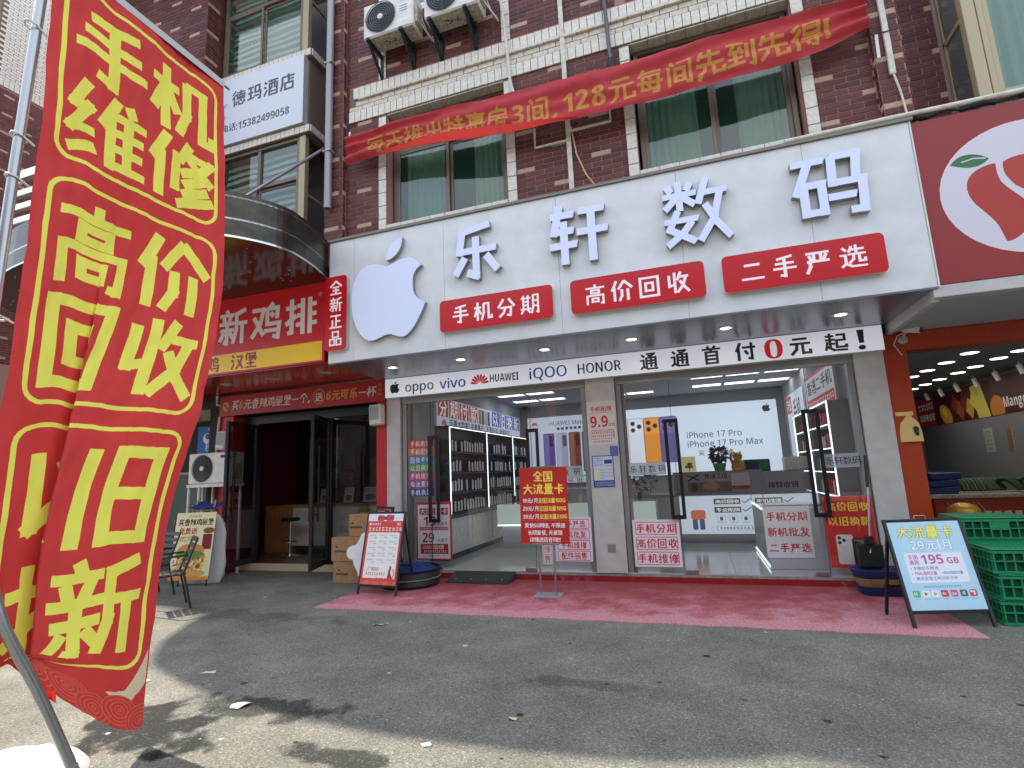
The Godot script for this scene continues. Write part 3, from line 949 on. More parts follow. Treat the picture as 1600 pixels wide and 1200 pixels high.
# red carpet laid before the phone shop and up over the step; trodden dust has bleached its outer edge
func make_carpet() -> void:
	var w := 1024
	var h := 300
	var f := FastNoiseLite.new()
	f.seed = 21
	f.frequency = 0.014
	f.fractal_octaves = 5
	var data := PackedByteArray()
	data.resize(w * h * 3)
	rng.seed = 4
	var i := 0
	for y in h:
		for x in w:
			# trodden dust lies in patches, thick along the outer edge
			var edge := float(y) / h * 0.85 - 0.14 + f.get_noise_2d(x, y) * 0.42 + f.get_noise_2d(x * 4.0 + 900.0, y * 4.0) * 0.16
			edge += clampf(absf(float(x) / w - 0.36) * 1.4 - 0.5, 0.0, 0.25) + clampf(float(y) / h * 6.0 - 5.2, 0.0, 0.5)
			var g := rng.randf()
			var dust := clampf(edge * 1.25, 0.0, 0.9)
			var k := clampf(dust * 0.7 + (0.35 if g < dust * 0.7 else 0.0), 0.0, 1.0)
			var c := Color(0.56, 0.075, 0.115).lerp(Color(0.78, 0.55, 0.59), k)
			var s := 0.90 + 0.2 * rng.randf()
			if g > 0.9985:
				s = 0.4
			data[i] = clampi(int(c.r * s * 255), 0, 255)
			data[i + 1] = clampi(int(c.g * s * 255), 0, 255)
			data[i + 2] = clampi(int(c.b * s * 255), 0, 255)
			i += 3
	var m := mat("carpet_red", Color.WHITE, 0.96)
	m.albedo_texture = ImageTexture.create_from_image(Image.create_from_data(w, h, false, Image.FORMAT_RGB8, data))
	m.texture_repeat = false
	m.rim_enabled = true
	m.rim = 0.25
	m.heightmap_enabled = true
	m.heightmap_texture = m.albedo_texture
	m.heightmap_scale = 0.15
	var o := thing("red_carpet", "faded red carpet with dusty pink edge laid before the glass doors", "carpet")
	var mb := MB.new()
	var ys := [0.005, 0.008]
	var x0 := -4.56
	var x1 := 2.145
	var nx := 40
	for k in nx:
		var a := lerpf(x0, x1, float(k) / nx)
		var b := lerpf(x0, x1, float(k + 1) / nx)
		var za := 1.945 + 0.012 * sin(k * 1.7)
		var zb := 1.945 + 0.012 * sin((k + 1) * 1.7)
		var u0 := float(k) / nx
		var u1 := float(k + 1) / nx
		mb.tri(Vector3(a, 0.008, 0.03), Vector3(b, 0.008, 0.03), Vector3(b, 0.008, zb), Vector2(u0, 0.04), Vector2(u1, 0.04), Vector2(u1, 1))
		mb.tri(Vector3(a, 0.008, 0.03), Vector3(b, 0.008, zb), Vector3(a, 0.008, za), Vector2(u0, 0.04), Vector2(u1, 1), Vector2(u0, 1))
		mb.quad(Vector3(a, 0.008, za), Vector3(b, 0.008, zb), Vector3(b, 0.0, zb), Vector3(a, 0.0, za), Rect2(u0, 0.98, u1 - u0, 0.02))
	put(mb, "floor_piece", m, o)
	mb = MB.new()
	for r in [[-4.45, -1.43], [-1.43, 2.1]]:
		mb.quad(Vector3(r[0], 0.082, 0.028), Vector3(r[1], 0.082, 0.028), Vector3(r[1], 0.006, 0.03), Vector3(r[0], 0.006, 0.03), Rect2(0, 0, 1, 0.04))
	put(mb, "riser_piece", m, o)


# ---------------------------------------------------------------- brick buildings
const PITCH_X := 0.25
const PITCH_Y := 0.0692

var laid := []


# notes the bricks of one wall: origin, direction along the wall, its outward face; spans and holes are [u0, u1, y0, y1]
func lay(o: Vector3, u: Vector3, out: Vector3, span: Array, holes: Array, shift := 0.0, thick := 0.006) -> void:
	var r := ceili((span[2] - 5.15) / PITCH_Y)
	while 5.15 + r * PITCH_Y + PITCH_Y < span[3] + 0.02:
		var y := 5.15 + r * PITCH_Y
		var parity := posmod(r, 2)
		var k := floori((span[0] - shift) / PITCH_X) - 1
		while shift + k * PITCH_X < span[1]:
			var a := shift + (k + parity * 0.5) * PITCH_X
			var bits := [[maxf(a, span[0]), minf(a + PITCH_X, span[1])]]
			for h in holes:
				if y + PITCH_Y * 0.5 > h[2] and y + PITCH_Y * 0.5 < h[3]:
					var rest := []
					for b in bits:
						if h[1] <= b[0] or h[0] >= b[1]:
							rest.append(b)
						else:
							if h[0] > b[0]:
								rest.append([b[0], h[0]])
							if h[1] < b[1]:
								rest.append([h[1], b[1]])
					bits = rest
			var pale := posmod(r, 8) == 0 and posmod(k, 4) == 0 or posmod(r, 8) == 4 and posmod(k, 4) == 2
			for b in bits:
				if b[1] - b[0] > 0.03:
					var whole: bool = b[1] - b[0] > PITCH_X - 0.002
					laid.append({"at": o + u * ((b[0] + b[1]) / 2) + Vector3.UP * (y + PITCH_Y / 2 - o.y) + out * (thick * 0.5), "w": b[1] - b[0] - 0.010, "u": u, "out": out, "pale": pale, "whole": whole, "t": thick})
			k += 1
		r += 1


# sets the noted bricks: the 300 that show largest one by one, the rest joined
func set_bricks(parent: Node3D, most: int) -> void:
	var eye := Vector3(0, 1.5, 7.588)
	var tones := [mats.brick_red, mats.brick_deep, mats.brick_rose]
	laid.sort_custom(func(a, b): return a.at.distance_squared_to(eye) < b.at.distance_squared_to(eye))
	var shapes := []
	for m in tones + [mats.brick_light]:
		var mb := MB.new()
		mb.box(Vector3.ZERO, Vector3(PITCH_X - 0.011, PITCH_Y - 0.011, 0.006), 0.0015)
		var mesh := ArrayMesh.new()
		mb.into(mesh, m)
		shapes.append(mesh)
	var rest := [MB.new(), MB.new(), MB.new(), MB.new()]
	var n := 0
	for b in laid:
		var q := 3 if b.pale else mini(rng.randi_range(0, 3), 2)
		var turn := Basis(b.u, Vector3.UP, b.out)
		var at: Vector3 = b.at + b.out * rng.randf_range(-0.0015, 0.0015)
		if n < most and b.whole and b.at.y > 4.9:
			var o := put_mesh(shapes[q], "brick", parent)
			o.transform = Transform3D(turn, at)
			n += 1
		else:
			rest[q].box(at, Vector3(b.w, PITCH_Y - 0.011, b.t), 0.0, turn)
	var mesh := ArrayMesh.new()
	var all: Array = tones + [mats.brick_light]
	for q in 4:
		if rest[q].v.size():
			rest[q].into(mesh, all[q])
	tag(put_mesh(mesh, "brickwork", parent), "", "", "", "stuff")
	laid = []


# glazed tiles in a row, each a part of its own
func tiles(parent: Node3D, a: Vector3, dir: Vector3, total: float, pitch: float, s: Vector2, depth: float, out: Vector3, m: Material, offset := 0.0) -> void:
	var mb := MB.new()
	mb.box(Vector3.ZERO, Vector3(s.x, s.y, depth), 0.003)
	var mesh := ArrayMesh.new()
	mb.into(mesh, m)
	var side := dir if absf(dir.y) < 0.5 else out.cross(Vector3.UP) * -1.0
	var x := pitch / 2 - offset
	while x < total:
		if x - pitch / 2 > -0.02 and x + pitch / 2 < total + 0.02:
			var o := put_mesh(mesh, "tile", parent)
			o.transform = Transform3D(Basis(side, Vector3.UP, out), a + dir * x + out * (depth / 2 + rng.randf_range(-0.002, 0.002)))
		x += pitch


# a wall of boxes round rectangular holes, from z0 back to z1
func pierced(mb: MB, x0: float, x1: float, y0: float, y1: float, z0: float, z1: float, holes: Array) -> void:
	var xs := [x0, x1]
	for h in holes:
		xs.append_array([h[0], h[1]])
	xs.sort()
	for i in xs.size() - 1:
		if xs[i + 1] - xs[i] < 0.001:
			continue
		var c: float = (xs[i] + xs[i + 1]) / 2
		var cuts := []
		for h in holes:
			if c > h[0] and c < h[1]:
				cuts.append([h[2], h[3]])
		cuts.sort_custom(func(p, q): return p[0] < q[0])
		var y := y0
		for q in cuts + [[y1, y1]]:
			if q[0] > y + 0.001:
				mb.cuboid(Vector3(xs[i], y, z1), Vector3(xs[i + 1], q[0], z0))
			y = q[1]


func wavy(w: float, h: float, amp: float, waves: float, seed_: int) -> MB:
	var mb := MB.new()
	var n := int(waves * 8)
	for k in n:
		var p := []
		for e in [k, k + 1]:
			var u := float(e) / n
			p.append(Vector3(u * w, 0, amp * sin(u * TAU * waves + seed_) + amp * 0.5 * sin(u * TAU * waves * 0.37 + seed_)))
		mb.quad(p[0] + Vector3.UP * h, p[1] + Vector3.UP * h, p[1], p[0])
	return mb


# a sliding window with a fixed light above: frame, panes and what hangs behind; origin at its bottom left
func window(parent: Node3D, at: Vector3, w: float, h: float, split: float, leaves: int, frame: Material, hang: String, turn := 0.0) -> Node3D:
	var o := Node3D.new()
	o.name = "window"
	parent.add_child(o, true)
	o.position = at
	o.rotation.y = turn
	var t := 0.055
	var mb := MB.new()
	mb.cuboid(Vector3(0, 0, -0.09), Vector3(w, t, 0), 0.004)
	mb.cuboid(Vector3(0, h - t, -0.09), Vector3(w, h, 0), 0.004)
	mb.cuboid(Vector3(0, t, -0.09), Vector3(t, h - t, 0), 0.004)
	mb.cuboid(Vector3(w - t, t, -0.09), Vector3(w, h - t, 0), 0.004)
	if split < h:
		mb.cuboid(Vector3(t, split - 0.03, -0.085), Vector3(w - t, split + 0.03, -0.006), 0.004)
		mb.cuboid(Vector3(w * 0.52 - 0.03, split + 0.03, -0.085), Vector3(w * 0.52 + 0.03, h - t, -0.006), 0.004)
	put(mb, "frame", frame, o)
	var top := minf(split - 0.03, h - t)
	for k in leaves:
		var a := t + (w - 2 * t) * k / leaves
		var b := t + (w - 2 * t) * (k + 1) / leaves
		var zo := -0.022 if k % 2 == 0 else -0.062
		var s := MB.new()
		s.cuboid(Vector3(a, t, zo - 0.016), Vector3(a + 0.045, top, zo + 0.016), 0.003)
		s.cuboid(Vector3(b - 0.045, t, zo - 0.016), Vector3(b, top, zo + 0.016), 0.003)
		s.cuboid(Vector3(a + 0.045, t, zo - 0.015), Vector3(b - 0.045, t + 0.05, zo + 0.015), 0.003)
		s.cuboid(Vector3(a + 0.045, top - 0.045, zo - 0.015), Vector3(b - 0.045, top, zo + 0.015), 0.003)
		var sash := put(s, "sash", frame, o)
		put_box("pane", mats.glass_green, sash, Vector3(a + 0.045, t + 0.05, zo - 0.003), Vector3(b - 0.045, top - 0.045, zo + 0.003))
	if split < h:
		for q in [[t, w * 0.52 - 0.03], [w * 0.52 + 0.03, w - t]]:
			put_box("pane", mats.glass_green, o, Vector3(q[0], split + 0.03, -0.05), Vector3(q[1], h - t, -0.044))
	if hang == "curtain":
		for q in [[0.1, w * 0.40], [w * 0.66, w * 0.98]]:
			var c := put(wavy(q[1] - q[0], h - 0.12, 0.022, 7.0, int(q[0] * 10)), "curtain", mats.curtain_green, o)
			c.position = Vector3(q[0], 0.03, -0.26)
	elif hang == "blind":
		var c := MB.new()
		var y := 0.06
		var k := 0
		while y < h - 0.1:
			var p := 0.012 * sin(k * 2.3)
			for j in 8:
				var x0 := 0.06 + (w - 0.12) * j / 8
				var x1 := 0.06 + (w - 0.12) * (j + 1) / 8
				var d0 := 0.012 * sin(j * 1.3 + k)
				var d1 := 0.012 * sin(j * 1.3 + 1.3 + k)
				c.quad(Vector3(x0, y + 0.075 + d0, p - 0.18), Vector3(x1, y + 0.075 + d1, p - 0.18), Vector3(x1, y + d1, p - 0.165), Vector3(x0, y + d0, p - 0.165))
			y += 0.125
			k += 1
		put(c, "blind", mats.blind_white, o)
	return o


const W1 := [-3.89, -2.03]
const W2 := [-0.32, 1.53]


func make_main_building() -> void:
	var b := thing("brick_building", "red brick building with white tile bands over the phone shop", "building")
	var holes := []
	for q in [W1, W2]:
		holes.append([q[0], q[1], 5.1, 6.88])
		holes.append([q[0], q[1], 8.56, 10.3])
	var mb := MB.new()
	pierced(mb, -4.91, 2.45, 4.15, 10.6, 1.34, 1.1, holes)
	put(mb, "wall", mats.mortar, b)
	# rooms behind the windows, the storeys above and the slabs between
	mb = MB.new()
	mb.cuboid(Vector3(-4.91, 4.15, -1.2), Vector3(8.0, 10.6, -1.0))
	mb.cuboid(Vector3(-4.91, 4.15, -1.0), Vector3(-4.71, 10.6, 1.1))
	mb.cuboid(Vector3(2.25, 4.15, -1.0), Vector3(2.45, 10.6, 1.1))
	mb.cuboid(Vector3(-1.3, 4.15, -1.0), Vector3(-1.1, 10.6, 1.1))
	mb.cuboid(Vector3(-4.71, 7.5, -1.0), Vector3(2.25, 7.7, 1.1))
	put(mb, "room_wall", mats.wall_grey, b)
	put_box("floor_slab", mats.concrete, b, Vector3(-4.91, 3.4, -6.4), Vector3(8.0, 4.15, 1.335))
	put_box("upper_storeys", mats.brick_red, b, Vector3(-4.91, 10.6, -12.0), Vector3(8.0, 16.0, 1.34))
	put_box("rear_wall", mats.brick_red, b, Vector3(-4.91, 4.15, -12.0), Vector3(8.0, 10.6, -6.4))
	# corner piers
	put_box("pier", mats.mortar, b, Vector3(-4.91, 4.6, 1.34), Vector3(-4.60, 10.6, 1.43))
	put_box("pier", mats.mortar, b, Vector3(2.24, 4.6, 1.34), Vector3(2.50, 10.6, 1.43))
	# recess with bay on the far side of the right pier
	mb = MB.new()
	mb.cuboid(Vector3(2.45, 4.15, 0.7), Vector3(3.05, 10.6, 0.95))
	mb.cuboid(Vector3(3.05, 8.0, 0.7), Vector3(8.0, 10.6, 0.95))
	put(mb, "recess_wall", mats.mortar, b)
	laid = []
	var no := []
	for q in [W1, W2]:
		no.append([q[0] - 0.13, q[1] + 0.13, 5.0, 6.92])
		no.append([q[0] - 0.13, q[1] + 0.13, 8.42, 10.4])
		no.append([q[0] - 0.13, q[0] - 0.0, 4.9, 9.0])
		no.append([q[1] + 0.0, q[1] + 0.13, 7.46, 9.0])
	no.append([-4.54, 2.24, 6.88, 7.47])
	lay(Vector3(0, 0, 1.34), Vector3.RIGHT, Vector3.BACK, [-4.60, 2.24, 4.9, 9.3], no, -1.4 - 0.0)
	lay(Vector3(0, 0, 1.43), Vector3.RIGHT, Vector3.BACK, [-4.91, -4.60, 4.9, 9.4], [], -4.91)
	lay(Vector3(0, 0, 1.43), Vector3.RIGHT, Vector3.BACK, [2.24, 2.50, 4.9, 7.0], [], 2.24)
	lay(Vector3(-4.60, 0, 0), Vector3.FORWARD, Vector3.RIGHT, [-1.43, -1.355, 4.9, 9.4], [], -1.43)
	lay(Vector3(2.24, 0, 0), Vector3.BACK, Vector3.LEFT, [1.355, 1.43, 4.9, 7.0], [], 1.355)
	lay(Vector3(0, 0, 0.95), Vector3.RIGHT, Vector3.BACK, [2.46, 3.03, 4.9, 7.0], [], 2.46)
	set_bricks(b, 300)
	# white tile bands: soldier course, two stretcher courses, moulding, soldier course
	for band in [[-4.54, 2.22]]:
		var x: float = band[0]
		var len: float = band[1] - band[0]
		put_box("band_bed", mats.grout, b, Vector3(x, 6.885, 1.34), Vector3(x + len, 7.465, 1.352))
		tiles(b, Vector3(x, 6.975, 1.352), Vector3.RIGHT, len, 0.104, Vector2(0.096, 0.178), 0.02, Vector3.BACK, mats.tile_white)
		tiles(b, Vector3(x, 7.107, 1.352), Vector3.RIGHT, len, 0.226, Vector2(0.217, 0.072), 0.012, Vector3.BACK, mats.tile_cream)
		tiles(b, Vector3(x, 7.187, 1.352), Vector3.RIGHT, len, 0.226, Vector2(0.217, 0.072), 0.012, Vector3.BACK, mats.tile_cream, 0.113)
		tiles(b, Vector3(x, 7.250, 1.352), Vector3.RIGHT, len, 0.226, Vector2(0.219, 0.042), 0.05, Vector3.BACK, mats.tile_cream, 0.05)
		tiles(b, Vector3(x, 7.366, 1.352), Vector3.RIGHT, len, 0.104, Vector2(0.096, 0.180), 0.02, Vector3.BACK, mats.tile_white, 0.03)
	for q in [W1, W2]:
		for s in [[q[0] - 0.13, 5.0, 6.88], [q[1], 5.0, 6.88], [q[0] - 0.13, 7.47, 8.9], [q[1], 7.47, 8.9]]:
			if s[1] > 7.0 and q == W2:
				continue
			put_box("jamb_bed", mats.grout, b, Vector3(s[0], s[1], 1.34), Vector3(s[0] + 0.13, s[2], 1.354))
			tiles(b, Vector3(s[0] + 0.065, s[1], 1.354), Vector3.UP, s[2] - s[1], 0.205, Vector2(0.122, 0.196), 0.016, Vector3.BACK, mats.tile_white)
		# sill, soffit and inner reveals of the opening
		tiles(b, Vector3(q[0], 5.075, 1.27), Vector3.RIGHT, q[1] - q[0], 0.232, Vector2(0.225, 0.05), 0.10, Vector3.BACK, mats.tile_white)
		put_box("sill_bed", mats.grout, b, Vector3(q[0], 5.0, 1.34), Vector3(q[1], 5.048, 1.352))
		tiles(b, Vector3(q[0], 6.872, 1.16), Vector3.RIGHT, q[1] - q[0], 0.232, Vector2(0.225, 0.02), 0.19, Vector3.BACK, mats.tile_cream)
		tiles(b, Vector3(q[0], 8.49, 1.345), Vector3.RIGHT, q[1] - q[0], 0.232, Vector2(0.225, 0.11), 0.04, Vector3.BACK, mats.tile_white)
		window(b, Vector3(q[0] + 0.03, 5.1, 1.20), q[1] - q[0] - 0.06, 1.76, 1.24, 2, mats.frame_bronze, "curtain")
		window(b, Vector3(q[0] + 0.03, 8.56, 1.20), q[1] - q[0] - 0.06, 1.74, 1.22, 2, mats.frame_bronze, "curtain")
	# bay window over the fruit shop
	var bay := Node3D.new()
	bay.name = "bay"
	b.add_child(bay, true)
	var f := MB.new()
	f.cuboid(Vector3(3.06, 4.99, 0.95), Vector3(3.10, 8.0, 1.0), 0.003)
	f.cuboid(Vector3(3.06, 6.0, 0.955), Vector3(3.095, 6.05, 1.45), 0.003)
	f.cuboid(Vector3(3.05, 4.99, 1.36), Vector3(3.16, 8.0, 1.46), 0.006)
	put(f, "frame", mats.frame_beige, bay)
	put_box("pane", mats.glass_dark, bay, Vector3(3.07, 4.99, 1.0), Vector3(3.08, 8.0, 1.36))
	window(b, Vector3(3.17, 4.99, 1.45), 2.2, 2.6, 2.1, 3, mats.frame_beige, "curtain")
	put_box("room_wall", mats.wall_grey, b, Vector3(3.05, 4.15, 0.2), Vector3(8.0, 10.6, 0.3))
	# ground floor columns
	put_box("column", mats.column_white, b, Vector3(-4.74, 0.0, -0.25), Vector3(-4.49, 3.13, 0.015), 0.004)
	put_box("column", mats.column_white, b, Vector3(-1.43, 0.115, -0.30), Vector3(-1.01, 2.84, 0.02), 0.004)
	put_box("column", mats.column_white, b, Vector3(1.98, 0.0, -0.25), Vector3(2.305, 3.0, 0.012), 0.004)


func make_hotel_building() -> void:
	var b := thing("hotel_building", "brick hotel wing with green bay windows left of the phone shop", "building")
	var mb := MB.new()
	mb.cuboid(Vector3(-11.2, 4.3, -8.0), Vector3(-7.6, 16.0, 1.34))
	put(mb, "wall", mats.mortar, b)
	put_box("recess_wall", mats.brick_deep, b, Vector3(-7.6, 4.3, -0.1), Vector3(-4.92, 16.0, 0.1))
	put_box("roof", mats.concrete, b, Vector3(-11.3, 16.0, -8.0), Vector3(-4.92, 16.2, 1.40))
	put_box("unseen_eaves", mats.concrete, b, Vector3(-11.3, 11.6, 1.34), Vector3(-4.92, 11.75, 2.55))  # out of view, placed to shade the street at right
	put_box("unseen_shade_panel", mats.red_panel, b, Vector3(-8.68, 6.0, 1.4), Vector3(-8.52, 9.6, 2.6), 0.01)  # unseen behind the flag, placed to cast shade on the street
	put_box("side_wall", mats.brick_deep, b, Vector3(-11.2, 0.0, -8.0), Vector3(-11.0, 4.3, 1.34))
	laid = []
	lay(Vector3(0, 0, 1.34), Vector3.RIGHT, Vector3.BACK, [-11.2, -7.6, 6.5, 11.2], [], -9.015)
	lay(Vector3(-7.6, 0, 0), Vector3.FORWARD, Vector3.RIGHT, [-1.352, -0.1, 5.0, 10.6], [], -1.35)
	lay(Vector3(0, 0, 0.1), Vector3.RIGHT, Vector3.BACK, [-5.6, -4.92, 5.0, 9.5], [], -5.6)
	lay(Vector3(-4.92, 0, 0), Vector3.BACK, Vector3.LEFT, [0.12, 1.40, 5.0, 6.0], [], 0.1)
	set_bricks(b, 110)
	# bay: two glazed storeys with a spandrel between, boxed in white tile
	for q in [[4.6, 2.62], [8.80, 1.8]]:
		window(b, Vector3(-7.54, q[0], 1.02), 1.78, q[1], q[1] * 0.72, 2, mats.frame_bronze, "blind")
		var f := MB.new()
		f.cuboid(Vector3(-5.76, q[0], 0.93), Vector3(-5.64, q[0] + q[1], 1.03), 0.006)
		f.cuboid(Vector3(-5.70, q[0], 0.12), Vector3(-5.65, q[0] + q[1], 0.18), 0.004)
		f.cuboid(Vector3(-5.695, q[0] + q[1] * 0.6, 0.18), Vector3(-5.655, q[0] + q[1] * 0.6 + 0.05, 0.93), 0.004)
		put(f, "corner_post", mats.frame_beige, b)
		put_box("side_pane", mats.glass_dark, b, Vector3(-5.682, q[0], 0.18), Vector3(-5.672, q[0] + q[1], 0.93))
		put_box("room_wall", mats.wall_grey, b, Vector3(-7.55, q[0], 0.2), Vector3(-5.75, q[0] + q[1], 0.25))
	put_box("spandrel", mats.grout, b, Vector3(-7.58, 7.22, 0.12), Vector3(-5.60, 8.80, 1.0))
	for y in [7.30, 8.73]:
		put_box("band_bed", mats.grout, b, Vector3(-7.59, y - 0.075, 0.1), Vector3(-5.53, y + 0.065, 1.06))
		tiles(b, Vector3(-7.59, y, 1.06), Vector3.RIGHT, 2.06, 0.098, Vector2(0.09, 0.125), 0.02, Vector3.BACK, mats.tile_white)
		tiles(b, Vector3(-5.53, y, 1.06), Vector3.FORWARD, 0.95, 0.098, Vector2(0.09, 0.125), 0.02, Vector3.RIGHT, mats.tile_white)
	# the hotel's name board
	var cv := Canvas.new(self, 768, 512, Color8(216, 224, 236))
	var ink := Color8(66, 70, 86)
	cv.text("德玛酒店", 158, 112, 122, ink, 0.15, 1.15)
	cv.text("电话", 84, 356, 60, ink, 0.14, 1.02)
	cv.roman(":", 210, 368, 50, ink)
	cv.fit("15382499058", 228, 362, 56, 430, ink)
	for k in 4:
		cv.path(PackedVector2Array([Vector2(26, 222 + k * 12), Vector2(120 - k * 14, 196 + k * 18)]), 6, ink)
	cv.roman("HOTEL", 34, 288, 20, ink)
	poster("hotel_sign", "pale hotel sign board with phone number on the brick wing", "sign", Vector3(-6.60, 8.02, 1.01), 1.95, 1.28, printed("hotel_print", cv.tex(), 0.45), 0.12, 0.0, "", mats.column_white)
	make_canopy()


func canopy_plan(inset := 0.0) -> PackedVector2Array:
	var c := Curve2D.new()
	for q in [[-4.82, 1.44, 0.0, 0.0, 0.13, 0.35], [-4.62, 2.35, -0.02, -0.30, 0.02, 0.35], [-5.25, 3.30, 0.28, -0.12, -0.5, 0.22], [-7.2, 3.56, 0.9, 0.0, -0.9, 0.0], [-9.3, 3.12, 0.6, 0.25, -0.6, -0.25], [-10.6, 1.44, 0.2, 0.6, 0.0, 0.0]]:
		c.add_point(Vector2(q[0], q[1]), Vector2(q[2], q[3]), Vector2(q[4], q[5]))
	var p := c.tessellate(5, 3)
	if inset > 0.0:
		var mid := Vector2(-7.6, 1.44)
		for i in p.size():
			p[i] = p[i] + (mid - p[i]).normalized() * inset
	return p


func make_canopy() -> void:
	var o := thing("hotel_canopy", "curved dark steel hotel canopy with bright trim lines", "canopy")
	var plan := canopy_plan()
	var band := func(y0: float, y1: float, inset: float) -> MB:
		var mb := MB.new()
		var p := canopy_plan(inset)
		for i in p.size() - 1:
			mb.face([Vector3(p[i].x, y0, p[i].y), Vector3(p[i + 1].x, y0, p[i + 1].y), Vector3(p[i + 1].x, y1, p[i + 1].y), Vector3(p[i].x, y1, p[i].y)], Vector3(p[i].x + 7.6, 0, p[i].y - 1.0))
		return mb
	put(band.call(4.42, 4.97, 0.0), "fascia", mats.canopy_steel, o)
	for y in [4.90, 4.62]:
		put(band.call(y, y + 0.022, -0.012), "trim_line", mats.chrome, o)
	put(band.call(4.395, 4.425, -0.004), "trim_line", mats.chrome, o)
	for y in [4.40, 4.96]:
		var mb := MB.new()
		for i in plan.size() - 1:
			mb.face([Vector3(-7.6, y, 1.44), Vector3(plan[i].x, y, plan[i].y), Vector3(plan[i + 1].x, y, plan[i + 1].y)], Vector3.DOWN if y < 4.5 else Vector3.UP)
		put(mb, "underside" if y < 4.5 else "top", mats.canopy_under if y < 4.5 else mats.canopy_steel, o)
	put_box("back_beam", mats.canopy_under, o, Vector3(-10.6, 4.40, 1.30), Vector3(-4.92, 4.96, 1.44))
	var dots := MB.new()
	rng.seed = 12
	for k in 90:
		var p := Vector2(rng.randf_range(-9.8, -5.0), rng.randf_range(1.6, 3.3))
		if Geometry2D.is_point_in_polygon(p, plan):
			dots.lathe([Vector2(0, 4.386), Vector2(0.011, 4.389), Vector2(0.011, 4.40)], 6, Vector3(p.x, 0, p.y))
	tag(put(dots, "star_lights", mats.chrome, o), "", "", "", "stuff")
	# lettering standing on the canopy: the end of a name that runs out of the picture
	var l := thing("canopy_letter", "tall silver letter standing on the hotel canopy", "letter", Vector3(-9.05, 4.97, 2.95))
	var m := MB.new()
	m.prism(rounded(0.86, 0.13, 0.06), -0.04, 0.04, Transform3D(Basis(), Vector3(0, 1.26, 0)))
	for k in 4:
		m.box(Vector3(0.02, 0.30 + 0.22 * k, 0), Vector3(0.80, 0.10, 0.08), 0.006)
	m.box(Vector3(-0.37, 0.72, 0), Vector3(0.11, 1.02, 0.079), 0.006)
	m.box(Vector3(0.38, 0.72, 0), Vector3(0.11, 1.02, 0.079), 0.006)
	put(m, "face", mats.chrome, l)
	put_box("stand", mats.steel_dull, l, Vector3(-0.3, -0.012, -0.02), Vector3(0.3, 0.26, 0.02))
	tag(put_tube("stay_rod", mats.steel, self, [Vector3(-4.90, 6.62, 1.36), Vector3(-5.02, 4.95, 2.9)], 0.022), "thin steel stay rod from brick pier to curved canopy", "rod")


# buildings that stand beyond the lane and out of view across the street
func make_far_buildings() -> void:
	var b := thing("corner_building", "brick building with white brick upper storeys beyond the lane", "building")
	put_box("lower_wall", mats.mortar, b, Vector3(-20.3, 0, -14), Vector3(-17.5, 12.9, -0.3))
	put_box("upper_wall", mats.grout, b, Vector3(-20.3, 12.9, -14), Vector3(-17.5, 20.0, -0.3))
	laid = []
	lay(Vector3(-17.5, 0, 0), Vector3.FORWARD, Vector3.RIGHT, [0.3, 5.4, 5.0, 12.86], [], 0.1)
	set_bricks(b, 0)
	for r in 1:
		tiles(b, Vector3(-17.5, 13.0, -0.3), Vector3.FORWARD, 5.0, 0.125, Vector2(0.112, 0.22), 0.03, Vector3.RIGHT, mats.tile_white)
	var mb := MB.new()
	var y := 13.12
	var k := 0
	while y < 18.0:
		var z := -0.45 + (0.0 if k % 2 else -0.12)
		while z > -6.0:
			mb.box(Vector3(-17.494, y + 0.04, z), Vector3(0.02, 0.07, 0.225))
			z -= 0.24
		y += 0.083
		k += 1
	tag(put(mb, "brickwork", mats.tile_white, b), "", "", "", "stuff")
	# unseen building opposite, placed to darken what the shop glass mirrors
	var opp := thing("unseen_opposite_building", "unseen brick building across the street, placed to darken the glass reflections", "building")
	var holes := []
	for f in 3:
		for j in 9:
			holes.append([-20.0 + j * 4.4, -17.8 + j * 4.4, 1.2 + f * 3.2, 2.9 + f * 3.2])
	mb = MB.new()
	pierced(mb, -22, 20, 0.0, 10.2, 21.3, 21.0, holes)
	put(mb, "wall", mats.brick_deep, opp)
	put_box("rear_wall", mats.wall_grey, opp, Vector3(-22, 0, 22.5), Vector3(20, 10.2, 22.7))
	put_box("roof", mats.concrete, opp, Vector3(-22.2, 10.2, 20.9), Vector3(20.2, 10.4, 22.9))
	for q in holes:
		put_box("window", mats.glass_dark, opp, Vector3(q[0], q[2], 21.14), Vector3(q[1], q[3], 21.16))


# ---------------------------------------------------------------- phone shop: room, front, fascia
const FLOOR := 0.12


func area(parent: Node3D, at: Vector3, w: float, h: float, energy: float, c: Color, down := true) -> void:
	var l := AreaLight3D.new()
	l.name = "light"
	parent.add_child(l, true)
	l.area_size = Vector2(w, h)
	l.light_energy = energy
	l.light_color = c
	l.shadow_enabled = true
	l.position = at
	if down:
		l.rotation.x = -PI / 2
	else:
		l.rotation.y = PI


